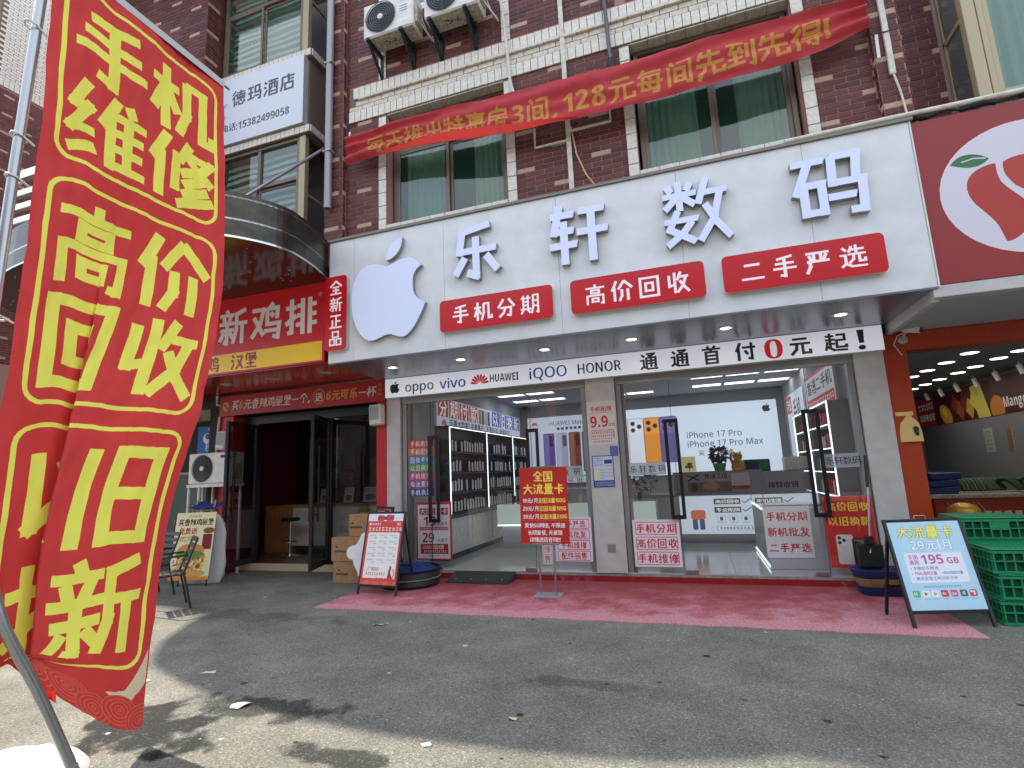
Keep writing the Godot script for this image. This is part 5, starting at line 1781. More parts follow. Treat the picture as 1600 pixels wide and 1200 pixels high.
# ---------------------------------------------------------------- fruit shop on the right
func make_fruit_shop() -> void:
	var red := Color8(146, 44, 46)
	var cv := Canvas.new(self, 1024, 512, red)
	var s := 1024.0 / 3.5
	var pale := Color8(216, 212, 226)
	var C := Vector2(0.88 * s, 0.88 * s)
	cv.disc(C.x, C.y, 0.75 * s, 0.68 * s, Color8(236, 214, 210))
	cv.disc(C.x, C.y, 0.74 * s, 0.67 * s, pale)
	var left := Curve2D.new()
	for q in [[0.62, 0.60, 0, 0, -0.14, 0.0], [0.36, 0.82, 0.0, -0.14, 0.0, 0.14], [0.50, 1.14, -0.06, -0.10, 0.06, 0.10], [0.585, 1.40, -0.03, -0.12, 0.03, 0.05], [0.90, 1.18, -0.10, 0.12, 0.0, 0.0], [0.70, 0.90, 0.08, 0.10, -0.10, -0.12], [0.62, 0.60, 0.0, 0.1, 0, 0]]:
		left.add_point(Vector2(q[0], q[1]) * s, Vector2(q[2], q[3]) * s, Vector2(q[4], q[5]) * s)
	cv.poly(left.tessellate(4, 4), Color8(176, 52, 44))
	var rt := Curve2D.new()
	for q in [[0.68, 0.60, 0, 0, 0.20, -0.10], [1.16, 0.72, -0.14, -0.12, 0.20, 0.24], [1.02, 1.12, 0.12, -0.12, 0.0, 0.0], [0.74, 0.86, 0.12, 0.10, -0.06, -0.10], [0.68, 0.60, -0.02, 0.1, 0, 0]]:
		rt.add_point(Vector2(q[0], q[1]) * s, Vector2(q[2], q[3]) * s, Vector2(q[4], q[5]) * s)
	cv.poly(rt.tessellate(4, 4), Color8(182, 56, 46))
	var lf := Curve2D.new()
	for q in [[0.26, 0.545, 0, 0, 0.08, -0.12], [0.58, 0.54, -0.10, -0.10, -0.10, 0.10], [0.26, 0.545, 0.12, 0.06, 0, 0]]:
		lf.add_point(Vector2(q[0], q[1]) * s, Vector2(q[2], q[3]) * s, Vector2(q[4], q[5]) * s)
	cv.poly(lf.tessellate(4, 4), Color8(58, 112, 70))
	cv.path(PackedVector2Array([Vector2(0.36, 0.53) * s, Vector2(0.46, 0.51) * s, Vector2(0.55, 0.53) * s]), 4, pale)
	poster("fruit_shop_sign", "dull red fruit shop sign with mango in pale circle", "sign", Vector3(4.172, 4.03, 1.36), 3.5, 1.75, printed("fruit_print", cv.tex(), 0.45), 0.13, 0.0, "", mats.red_panel)
	tag(put_tube("roof_gutter_pipe", mats.pipe_white, self, [Vector3(1.25, 4.99, 1.50), Vector3(2.2, 5.0, 1.50), Vector3(4.2, 5.0, 1.50), Vector3(6.0, 5.0, 1.50)], 0.028), "white pipe lying along the top edge of the right signs", "pipe")
	var film := MB.new()
	for k in 24:
		var x0 := 2.35 + k * 0.1
		film.tube([Vector3(x0, 4.955 + 0.018 * sin(k * 2.1), 1.485), Vector3(x0 + 0.1, 4.955 + 0.018 * sin((k + 1) * 2.1), 1.49)], 0.022 + 0.012 * sin(k * 1.3), 6, false)
	tag(put(film, "plastic_film", mats.cable_black), "torn black plastic film along top of the fruit sign", "film")
	var room := thing("fruit_shop_room", "dim grey fruit shop room behind orange frame", "room")
	room.set_meta("kind", "structure")
	put_box("soffit", mats.wall_grey, room, Vector3(2.42, 3.02, 0.02), Vector3(6.0, 3.05, 1.42))
	put_box("valance", mats.column_white, room, Vector3(2.36, 3.03, 1.42), Vector3(6.0, 3.15, 1.485), 0.004)
	put_box("soffit_edge", mats.column_white, room, Vector3(2.36, 3.0, 0.03), Vector3(2.42, 3.12, 1.42))
	put_box("orange_pillar", mats.orange_panel, room, Vector3(2.306, 0.0, -0.28), Vector3(2.55, 3.02, 0.0), 0.004)
	put_box("orange_header", mats.orange_panel, room, Vector3(2.55, 2.79, -0.28), Vector3(6.0, 3.02, 0.0), 0.004)
	put_box("wall", mat("fruit_wall", Color8(128, 130, 136), 0.8), room, Vector3(5.15, 0.0, -7.6), Vector3(5.3, 3.1, -0.05))
	put_box("wall", mats.fruit_wall, room, Vector3(2.31, 0.0, -7.8), Vector3(5.3, 3.1, -7.6))
	put_box("wall", mats.fruit_wall, room, Vector3(2.31, 0.0, -7.6), Vector3(2.5, 3.1, -0.3))
	put_box("ceiling", mats.fruit_wall, room, Vector3(2.5, 2.9, -7.6), Vector3(5.15, 3.0, -0.28))
	put_box("room_floor", mats.concrete, room, Vector3(2.31, 0.004, -7.6), Vector3(5.3, 0.03, 0.0))
	var k := 0
	for x in [3.76, 4.42]:
		for z in ([-1.4, -2.14, -2.86, -3.53, -4.2] if x < 4.0 else [-1.59, -2.16, -2.88, -3.49, -4.24, -4.9, -5.56]):
			var d := thing("fruit_shop_lamp", "%s lamp of the %s row in fruit shop ceiling" % [["first", "second", "third", "fourth", "fifth", "sixth", "seventh"][k % 5 if x < 4.0 else k - 5], "inner" if x < 4.0 else "outer"], "lamp", Vector3(x, 2.9, z), 0.0, "round lamps in the fruit shop")
			var mb := MB.new()
			mb.lathe([Vector2(0, -0.006), Vector2(0.095, -0.005), Vector2(0.105, 0.0)], 18)
			put(mb, "lens", mats.downlight, d)
			area(d, Vector3(0, -0.012, 0), 0.12, 0.12, 0.06, Color(1.0, 0.97, 0.92))
			k += 1
	for e in 7:
		var t := thing("track_spot", "%s small white track spotlight in the fruit shop counted from the street" % ["first", "second", "third", "fourth", "fifth", "sixth", "seventh"][e], "lamp", Vector3(4.86, 2.9, -1.9 - 0.72 * e), 0.0, "track spotlights in the fruit shop")
		var mb := MB.new()
		mb.tube([Vector3(0, 0, 0), Vector3(0, -0.06, 0)], 0.012)
		mb.tube([Vector3(0, -0.05, 0), Vector3(0.04, -0.2, 0)], 0.04, 12)
		put(mb, "housing", mats.plastic_white, t)
	# printed mango banner along the far wall
	cv = Canvas.new(self, 1024, 150, Color8(70, 22, 22))
	cv.rect(0, 0, 210, 150, Color8(150, 34, 38))
	cv.text("打折更省钱", 14, 86, 36, grey(224), 0.15, 1.04)
	cv.fine(14, 30, 180, 36, grey(220), rng)
	cv.disc(330, 110, 70, 44, Color8(206, 150, 50), 0.6)
	cv.disc(320, 96, 34, 16, Color8(228, 196, 92), 0.6)
	for j in 5:
		var o := Vector2(430 + j * 46, 20 + (j % 2) * 30)
		cv.poly(PackedVector2Array([o, o + Vector2(50, 40), o + Vector2(20, 100), o + Vector2(-32, 58)]), [Color8(122, 44, 30), Color8(148, 72, 40), Color8(112, 36, 34), Color8(186, 150, 50), Color8(206, 186, 74)][j])
	cv.poly(PackedVector2Array([Vector2(600, 10), Vector2(690, 0), Vector2(742, 150), Vector2(640, 150)]), Color8(206, 190, 84))
	cv.disc(800, 120, 54, 50, Color8(196, 120, 44))
	cv.roman("Mango", 850, 84, 40, grey(232), 0.9)
	poster("mango_banner", "dark banner with mango pictures along the fruit shop wall", "banner", Vector3(5.148, 2.50, -5.35), 4.5, 0.66, printed("mango_print", cv.tex(), 0.5, 0.02), 0.01, -PI / 2)  # print glows faintly, though the banner is no lamp
	for e in 4:
		var pc := Canvas.new(self, 48, 64, [grey(180), Color8(150, 110, 70), grey(190), Color8(190, 186, 110)][e])
		for j in 5:
			pc.fine(6, 8 + j * 11, 32, 6, grey(90), rng)
		poster("wall_notice", "%s on the grey wall of the fruit shop" % ["white paper notice", "narrow brown notice", "small framed notice", "yellow-green price notice"][e], "notice", Vector3(5.149, [1.75, 1.72, 1.72, 1.84][e], [-4.6, -3.9, -2.55, -2.25][e]), [0.3, 0.16, 0.22, 0.32][e], [0.44, 0.4, 0.4, 0.46][e], printed("wall_notice_%d" % e, pc.tex()), 0.004, -PI / 2, "notices on the fruit shop wall")
	var stand := thing("fruit_stand", "orange fronted fruit stand inside the fruit shop", "stand")
	var mb := MB.new()
	mb.cuboid(Vector3(3.35, 0.03, -2.9), Vector3(5.1, 0.86, -2.3), 0.01)
	put(mb, "front", mats.orange_panel, stand)
	put_box("ledge", mats.plastic_grime, stand, Vector3(3.3, 0.86, -3.0), Vector3(5.12, 0.92, -2.26), 0.006)
	var lm := MB.new()
	for j in 6:
		lm.box(Vector3(4.0 + j * 0.12, 0.62, -2.296), Vector3(0.08, 0.1, 0.008), 0.0, Basis(Vector3.BACK, 0.1 * (j % 3)))
	put(lm, "lettering", mats.plastic_white, stand)
	# pomelos under nets and green bananas on the stand
	for j in 5:
		var g := thing("banana_hand", "%s hand of green bananas heaped on the fruit stand" % ["first", "second", "third", "fourth", "fifth"][j], "bananas", Vector3(3.95 + 0.26 * j, 0.92, -2.6 - 0.06 * (j % 2)), 0.4 * j, "green bananas on the stand")
		for e in 6:
			var pts := []
			for q in 6:
				var u := q / 5.0
				pts.append(Vector3(-0.12 + 0.05 * e, 0.04 + 0.16 * sin(u * 2.2), 0.13 - 0.26 * u))
			put_tube("banana", mats.leaf_green if e % 2 else mats.leaf_deep, g, pts, 0.028, 7)
	for j in 3:
		var g := thing("fruit_tray", "%s dark plastic tray of fruit on the stand" % ["first", "second", "third"][j], "tray", Vector3(3.5 + 0.02 * j, 0.92 + 0.11 * j, -2.64), 0.1 * j, "trays on the fruit stand")
		put_box("tray", mats.tub_blue, g, Vector3(-0.22, 0, -0.26), Vector3(0.22, 0.10, 0.26), 0.01)
	var pine := thing("net_pineapple", "yellow netted fruit beside the orange stand", "fruit", Vector3(3.42, 0.60, -1.55))
	mb = MB.new()
	mb.ball(Vector3(0, 0.12, 0), Vector3(0.2, 0.13, 0.14), 14, 10)
	put(mb, "fruit", mats.gold, pine)
	for e in 8:
		put_tube("net_cord", mats.frame_beige, pine, [Vector3(-0.2 + 0.05 * e, 0.06, 0.11), Vector3(-0.16 + 0.05 * e, 0.16, 0.13), Vector3(-0.18 + 0.05 * e, 0.25, 0.03)], 0.004, 5)
	tag(put_box("pineapple_box", mats.carton, self, Vector3(3.15, 0.03, -1.75), Vector3(3.7, 0.605, -1.3), 0.006), "carton holding up the netted yellow fruit", "box")
	var till := thing("fruit_till", "black till and speaker on dark desk behind orange pillar", "till", Vector3(3.1, 0.03, -3.6))
	put_box("desk", mats.plastic_black, till, Vector3(-0.35, 0, -0.3), Vector3(0.5, 1.12, 0.3), 0.01)
	put_box("screen", mats.plastic_black, till, Vector3(-0.2, 1.2, -0.05), Vector3(0.15, 1.75, 0.02), 0.01)
	put_box("foot", mats.plastic_black, till, Vector3(-0.08, 1.12, -0.08), Vector3(0.05, 1.2, 0.06))
	# yellow carrier bag tied to the orange pillar
	var bag := thing("paper_bag", "yellow bag with printed face tied to the orange pillar", "bag", Vector3(2.46, 1.68, 0.004))
	mb = MB.new()
	var outl := [[0.118, 0.0], [0.112, 0.12], [0.095, 0.22], [0.03, 0.30], [0.026, 0.35]]
	for e in outl.size() - 1:
		for sgn in [-1, 1]:
			var a := Vector3(sgn * outl[e][0], outl[e][1], 0.0)
			var b := Vector3(0, outl[e][1], 0.05 - 0.008 * e)
			var c := Vector3(0, outl[e + 1][1], 0.05 - 0.008 * (e + 1))
			var d := Vector3(sgn * outl[e + 1][0], outl[e + 1][1], 0.0)
			mb.face([a, b, c, d], Vector3(sgn * 0.2, 0, 1))
			mb.face([a, d, Vector3(0, outl[e + 1][1], -0.002), Vector3(0, outl[e][1], -0.002)], Vector3.FORWARD)
	put(mb, "sack", mats.yellow_bag, bag)
	put_box("tape", mats.yellow_bag, bag, Vector3(-0.13, 0.31, 0.0), Vector3(0.05, 0.36, 0.012), 0.003)
	mb = MB.new()
	for e in [[0.045, 0.15, 0.03, 0.018], [0.06, 0.12, 0.012, 0.012], [0.03, 0.115, 0.014, 0.01], [0.05, 0.09, 0.022, 0.01]]:
		mb.lathe([Vector2(0, 0.002), Vector2(e[2], 0.001)], 12, Vector3(e[0], e[1], 0.038), Basis(Vector3.RIGHT, PI / 2) )
	put(mb, "print", mats.frame_black, bag)
	# bullet camera by the pillar head
	var cam := thing("security_camera", "white bullet security camera under the fascia end", "camera", Vector3(2.53, 2.99, 0.0))
	mb = MB.new()
	mb.lathe([Vector2(0, 0.03), Vector2(0.05, 0.028), Vector2(0.055, 0.0)], 18, Vector3(0, -0.07, 0), Basis(Vector3.RIGHT, PI / 2))
	put(mb, "base", mats.plastic_grime, cam)
	put_tube("arm", mats.plastic_grime, cam, [Vector3(0, -0.07, 0.02), Vector3(0.0, -0.02, 0.08), Vector3(0.02, 0.0, 0.10)], 0.014)
	mb = MB.new()
	mb.box(Vector3(0.06, 0.02, 0.15), Vector3(0.075, 0.075, 0.19), 0.012, Basis(Vector3.UP, 0.9) * Basis(Vector3.RIGHT, 0.3))
	put(mb, "body", mats.plastic_white, cam)
	mb = MB.new()
	mb.box(Vector3(0.134, -0.008, 0.207), Vector3(0.06, 0.06, 0.012), 0.004, Basis(Vector3.UP, 0.9) * Basis(Vector3.RIGHT, 0.3))
	put(mb, "lens", mats.plastic_black, cam)
	put_tube("cable", mats.pipe_white, cam, [Vector3(0.0, 0.0, 0.08), Vector3(-0.06, -0.02, 0.05), Vector3(-0.10, -0.12, 0.01), Vector3(-0.06, -0.2, 0.01), Vector3(-0.03, -0.26, 0.01)], 0.006)


# ---------------------------------------------------------------- fittings on the brick front
# an outdoor air conditioning unit; origin at the bottom left of its back, front towards +z
func outdoor_unit(o: Node3D, w: float, h: float, d: float, spiral: bool) -> void:
	var mb := MB.new()
	mb.box(Vector3(w / 2, h / 2, d / 2), Vector3(w, h, d), 0.018)
	put(mb, "casing", mats.plastic_white, o)
	put_box("underside", mats.plastic_grime, o, Vector3(0.02, -0.006, 0.02), Vector3(w - 0.02, 0.001, d - 0.02))
	var c := Vector3(w * 0.36, h * 0.5, d)
	var r := h * 0.43
	mb = MB.new()
	mb.lathe([Vector2(0.0, 0.003), Vector2(r, 0.003), Vector2(r, -0.002)], 32, c, Basis(Vector3.RIGHT, PI / 2))
	put(mb, "fan_opening", mats.fan_dark, o)
	var g := Node3D.new()
	g.name = "fan_guard"
	o.add_child(g, true)
	for k in 6:
		var q := MB.new()
		var rr := r * (0.28 + 0.144 * k)
		q.lathe([Vector2(rr, 0.018), Vector2(rr + 0.008, 0.02), Vector2(rr + 0.008, 0.014), Vector2(rr, 0.012), Vector2(rr, 0.018)], 32, c, Basis(Vector3.RIGHT, PI / 2))
		put(q, "ring", mats.fin_grey, g)
	var n := 26 if spiral else 4
	var sp := MB.new()
	for k in n:
		var f := TAU * k / n
		var pts := []
		for e in 5:
			var u := e / 4.0
			pts.append(c + Vector3(cos(f + (u * 0.9 if spiral else 0.0)), sin(f + (u * 0.9 if spiral else 0.0)), 0) * r * (0.2 + 0.8 * u) + Vector3(0, 0, 0.012))
		sp.tube(pts, 0.004 if spiral else 0.005, 4, false)
	put(sp, "spokes", mats.fin_grey, g)
	mb = MB.new()
	mb.lathe([Vector2(0, 0.03), Vector2(r * 0.17, 0.028), Vector2(r * 0.19, 0.01)], 20, c, Basis(Vector3.RIGHT, PI / 2))
	put(mb, "hub", mats.plastic_white, o)
	if not spiral:
		mb = MB.new()
		for k in 3:
			mb.box(Vector3(w * 0.82, h * (0.62 - 0.07 * k), d + 0.001), Vector3(w * 0.16, 0.008, 0.003))
		put(mb, "louvre", mats.fin_grey, o)
		put_box("badge", mat("badge_white", Color8(226, 232, 240), 0.4), o, Vector3(w * 0.74, h * 0.78, d), Vector3(w * 0.92, h * 0.92, d + 0.003))
		put_box("badge_mark", mat("badge_blue", Color8(54, 96, 160), 0.4), o, Vector3(w * 0.76, h * 0.83, d + 0.0035), Vector3(w * 0.80, h * 0.88, d + 0.005))
		mb = MB.new()
		rng.seed = 31
		for k in 16:
			mb.box(Vector3(w * 0.3 + rng.randf() * w * 0.3, -0.008, d * (0.35 + 0.25 * rng.randf())), Vector3(0.022, 0.004, 0.012))
		put(mb, "drain_holes", mats.fan_dark, o)
	# side valves and hose
	put_box("valve_cover", mats.plastic_grime, o, Vector3(w, h * 0.12, d * 0.25), Vector3(w + 0.045, h * 0.62, d * 0.85), 0.01)


func make_facade_fittings() -> void:
	for k in 2:
		var x: float = [-4.03, -3.035][k]
		var o := thing("outdoor_air_conditioner", ["white outdoor air conditioner nearest the drain pipe on brick wall", "white outdoor air conditioner under the top edge, above the long banner"][k], "air conditioner", Vector3(x, 7.85, 1.44), 0.0, "outdoor units on the brick wall")
		outdoor_unit(o, 0.82, 0.56, 0.31, false)
		for bx in [0.08, 0.62]:
			var b := Node3D.new()
			b.name = "bracket"
			o.add_child(b, true)
			var m := MB.new()
			m.box(Vector3(bx, -0.022, 0.12), Vector3(0.05, 0.045, 0.42), 0.003)
			m.box(Vector3(bx, -0.20, -0.075), Vector3(0.05, 0.36, 0.03), 0.003)
			m.bar(Vector3(bx, -0.36, -0.06), Vector3(bx, -0.03, 0.30), 0.045, 0.03, Vector3.RIGHT)
			put(m, "angle", mats.bracket_green, b)
		for e in 3:
			put_tube("hose", mats.pipe_white if e != 1 else mats.cable_black, o, [Vector3(0.84, 0.16 + 0.06 * e, 0.14), Vector3(0.92, 0.02, 0.08), Vector3(0.96 + 0.02 * e, -0.08 - 0.02 * e, 0.02), Vector3(0.94, 0.05, -0.06)], 0.012)
	var hose := [Vector3(-2.19, 8.02, 1.62), Vector3(-2.06, 8.08, 1.55), Vector3(-1.98, 8.0, 1.47), Vector3(-1.95, 7.5, 1.43), Vector3(-1.92, 6.8, 1.40), Vector3(-1.86, 6.5, 1.385)]
	tag(put_tube("white_hose", mats.pipe_white, self, hose, 0.022), "white wrapped hose running down beside the left window", "hose")
	# rain pipe on the pier
	var pipe := thing("rain_pipe", "grey metal rain pipe on the brick pier beside the hotel wing", "pipe", Vector3(-4.80, 5.48, 1.505))
	put_tube("pipe", mats.steel_dull, pipe, [Vector3.ZERO, Vector3(0, 4.6, 0)], 0.055, 14)
	for y in [0.9, 2.4, 3.9]:
		put_box("clip", mats.steel_dull, pipe, Vector3(-0.07, y, -0.065), Vector3(0.07, y + 0.03, 0.06), 0.004)
	tag(put_tube("dangling_wire", mats.cable_black, self, [Vector3(-4.80, 5.49, 1.505), Vector3(-4.84, 5.2, 1.51), Vector3(-4.90, 5.0, 1.5), Vector3(-4.86, 4.93, 1.5)], 0.004, 5), "thin black wire hanging from the rain pipe end", "wire")
	# white conduits with branches between the windows
	var c := thing("white_conduit", "white conduit with two branches on the brick between windows", "conduit")
	put_box("trunk", mats.pipe_white, c, Vector3(-1.20, 5.0, 1.355), Vector3(-1.14, 9.2, 1.395), 0.004)
	put_tube("branch", mats.pipe_white, c, [Vector3(-1.17, 5.72, 1.385), Vector3(-1.62, 5.72, 1.385), Vector3(-1.62, 6.0, 1.385)], 0.018)
	put_tube("branch", mats.pipe_white, c, [Vector3(-1.17, 5.84, 1.385), Vector3(-0.62, 5.84, 1.385), Vector3(-0.62, 6.15, 1.385)], 0.018)
	tag(put_tube("tan_cable", mats.cable_tan, self, [Vector3(-1.13, 5.9, 1.385), Vector3(-1.08, 5.5, 1.38), Vector3(-0.98, 5.2, 1.38), Vector3(-0.84, 4.96, 1.38)], 0.012, 6), "tan cable bowed beside the white conduit", "cable")
	var c2 := thing("cable_trunking", "white cable trunking with loose cable on the right brick pier", "conduit")
	put_box("trunk", mats.pipe_white, c2, Vector3(2.335, 5.52, 1.445), Vector3(2.39, 7.2, 1.48), 0.004)
	put_tube("cable", mats.pipe_white, c2, [Vector3(2.365, 5.53, 1.465), Vector3(2.40, 5.3, 1.465), Vector3(2.42, 5.02, 1.465)], 0.011)
	put_tube("tie", mats.cable_black, c2, [Vector3(2.32, 6.02, 1.485), Vector3(2.405, 6.02, 1.485)], 0.006)
	var c3 := thing("wrapped_cable", "bundled grey cable with black taped end beside right window", "cable")
	put_tube("cable", mats.fin_grey, c3, [Vector3(-0.60, 9.0, 1.40), Vector3(-0.58, 7.6, 1.42), Vector3(-0.56, 6.75, 1.42), Vector3(-0.54, 6.62, 1.42)], 0.025)
	var mb := MB.new()
	mb.tube([Vector3(-0.54, 6.66, 1.42), Vector3(-0.56, 6.55, 1.44), Vector3(-0.52, 6.40, 1.43), Vector3(-0.48, 6.32, 1.43)], 0.055, 7)
	mb.tube([Vector3(-0.55, 6.6, 1.44), Vector3(-0.60, 6.5, 1.46), Vector3(-0.55, 6.36, 1.44)], 0.035, 6)
	put(mb, "taped_end", mats.cable_black, c3)
	make_banner()
	# flat wall fixings that hold the banner ends
	for k in 2:
		var p: Array = [[Vector3(-4.47, 6.68, 1.44), Vector3(-4.47, 6.5, 1.45)], [Vector3(2.26, 6.0, 1.50), Vector3(2.25, 5.72, 1.50)]][k]
		var b := MB.new()
		b.bar(p[0], p[1], 0.03, 0.012)
		tag(put(b, "banner_peg", mats.plastic_white), ["white peg above the left end of the red banner", "white peg below the right end of the red banner"][k], "peg")


# the long cloth banner strung across the windows
func make_banner() -> void:
	var cv := Canvas.new(self, 2048, 176, Color8(180, 48, 54))
	var gold := Color8(192, 136, 54)
	cv.text("每天推出特惠房", 110, 56, 100, gold, 0.13, 1.02, 0.95)
	cv.text("3间，", 800, 52, 104, gold, 0.13, 1.02, 0.95)
	cv.text("128元每间，", 1010, 50, 104, gold, 0.13, 1.06, 0.95)
	cv.text("先到先得!", 1500, 46, 104, gold, 0.13, 1.05, 0.95)
	var m := printed("banner_print", cv.tex(), 0.75)
	m.backlight_enabled = true
	m.backlight = Color(0.35, 0.05, 0.05)
	var o := thing("cloth_banner", "long wrinkled red cloth banner with gold characters across the windows", "banner")
	var mb := MB.new()
	var nu := 150
	var nv := 16
	var f := FastNoiseLite.new()
	f.seed = 8
	f.frequency = 1.0
	var P := func(i: int, j: int) -> Vector3:
		var u := float(i) / nu
		var v := float(j) / nv
		var x := lerpf(-4.45, 2.20, u)
		var top := lerpf(6.52, 6.42, u) + 0.02 * sin(u * 9.0)
		# pulled tight at both ends, sagging and folded up in the left third
		var h := 0.60 - 0.10 * pow(absf(2.0 * u - 1.0), 3.0) - 0.12 * exp(-pow((u - 0.13) / 0.16, 2.0))
		var pinch := 1.0 - 0.25 * exp(-pow((u - 1.0) / 0.06, 2.0))
		var y := top - h * pinch * v - 0.03 * sin(u * PI)
		var fold := 0.028 * sin(v * 17.0 + u * 9.0 + 2.0 * f.get_noise_2d(u * 4.0, v)) * (0.4 + exp(-u * 6.0) + exp(-(1.0 - u) * 7.0))
		var z := 1.56 + 0.07 * sin(u * PI) + fold + 0.03 * f.get_noise_2d(u * 12.0, v * 2.0)
		return Vector3(x, y, z)
	for i in nu:
		for j in nv:
			var q := [P.call(i, j), P.call(i + 1, j), P.call(i + 1, j + 1), P.call(i, j + 1)]
			var t := [Vector2(float(i) / nu, float(j) / nv), Vector2(float(i + 1) / nu, float(j) / nv), Vector2(float(i + 1) / nu, float(j + 1) / nv), Vector2(float(i) / nu, float(j + 1) / nv)]
			mb.tri(q[0], q[1], q[2], t[0], t[1], t[2])
			mb.tri(q[0], q[2], q[3], t[0], t[2], t[3])
	put(smooth(mb), "cloth", m, o)
	# the lower hem curls outwards on the left, showing the plain back
	var hem := MB.new()
	for i in range(8, 78):
		var a: Vector3 = P.call(i, nv)
		var b: Vector3 = P.call(i + 1, nv)
		var ha := 0.13 * sin(PI * (i - 8) / 70.0)
		var hb := 0.13 * sin(PI * (i - 7) / 70.0)
		hem.quad(a + Vector3(0, ha, 0.035), b + Vector3(0, hb, 0.035), b + Vector3(0, -0.004, 0.012), a + Vector3(0, -0.004, 0.012))
	put(smooth(hem), "turned_hem", mat("banner_back", Color8(222, 52, 40), 0.75), o)
	for q in [[-4.45, 6.5], [-4.45, 6.05], [2.20, 6.4], [2.20, 5.98]]:
		put_tube("tie_cord", mats.cable_black, o, [Vector3(q[0], q[1], 1.56), Vector3(q[0] + (-0.06 if q[0] < 0 else 0.06), q[1] + 0.03, 1.45)], 0.005, 5)


# shares normals between faces that meet at a point
func smooth(mb: MB) -> MB:
	var sum := {}
	for i in mb.v.size():
		var k := Vector3i(mb.v[i] * 5000.0)
		sum[k] = sum.get(k, Vector3.ZERO) + mb.n[i]
	for i in mb.v.size():
		mb.n[i] = (sum[Vector3i(mb.v[i] * 5000.0)] as Vector3).normalized()
	return mb


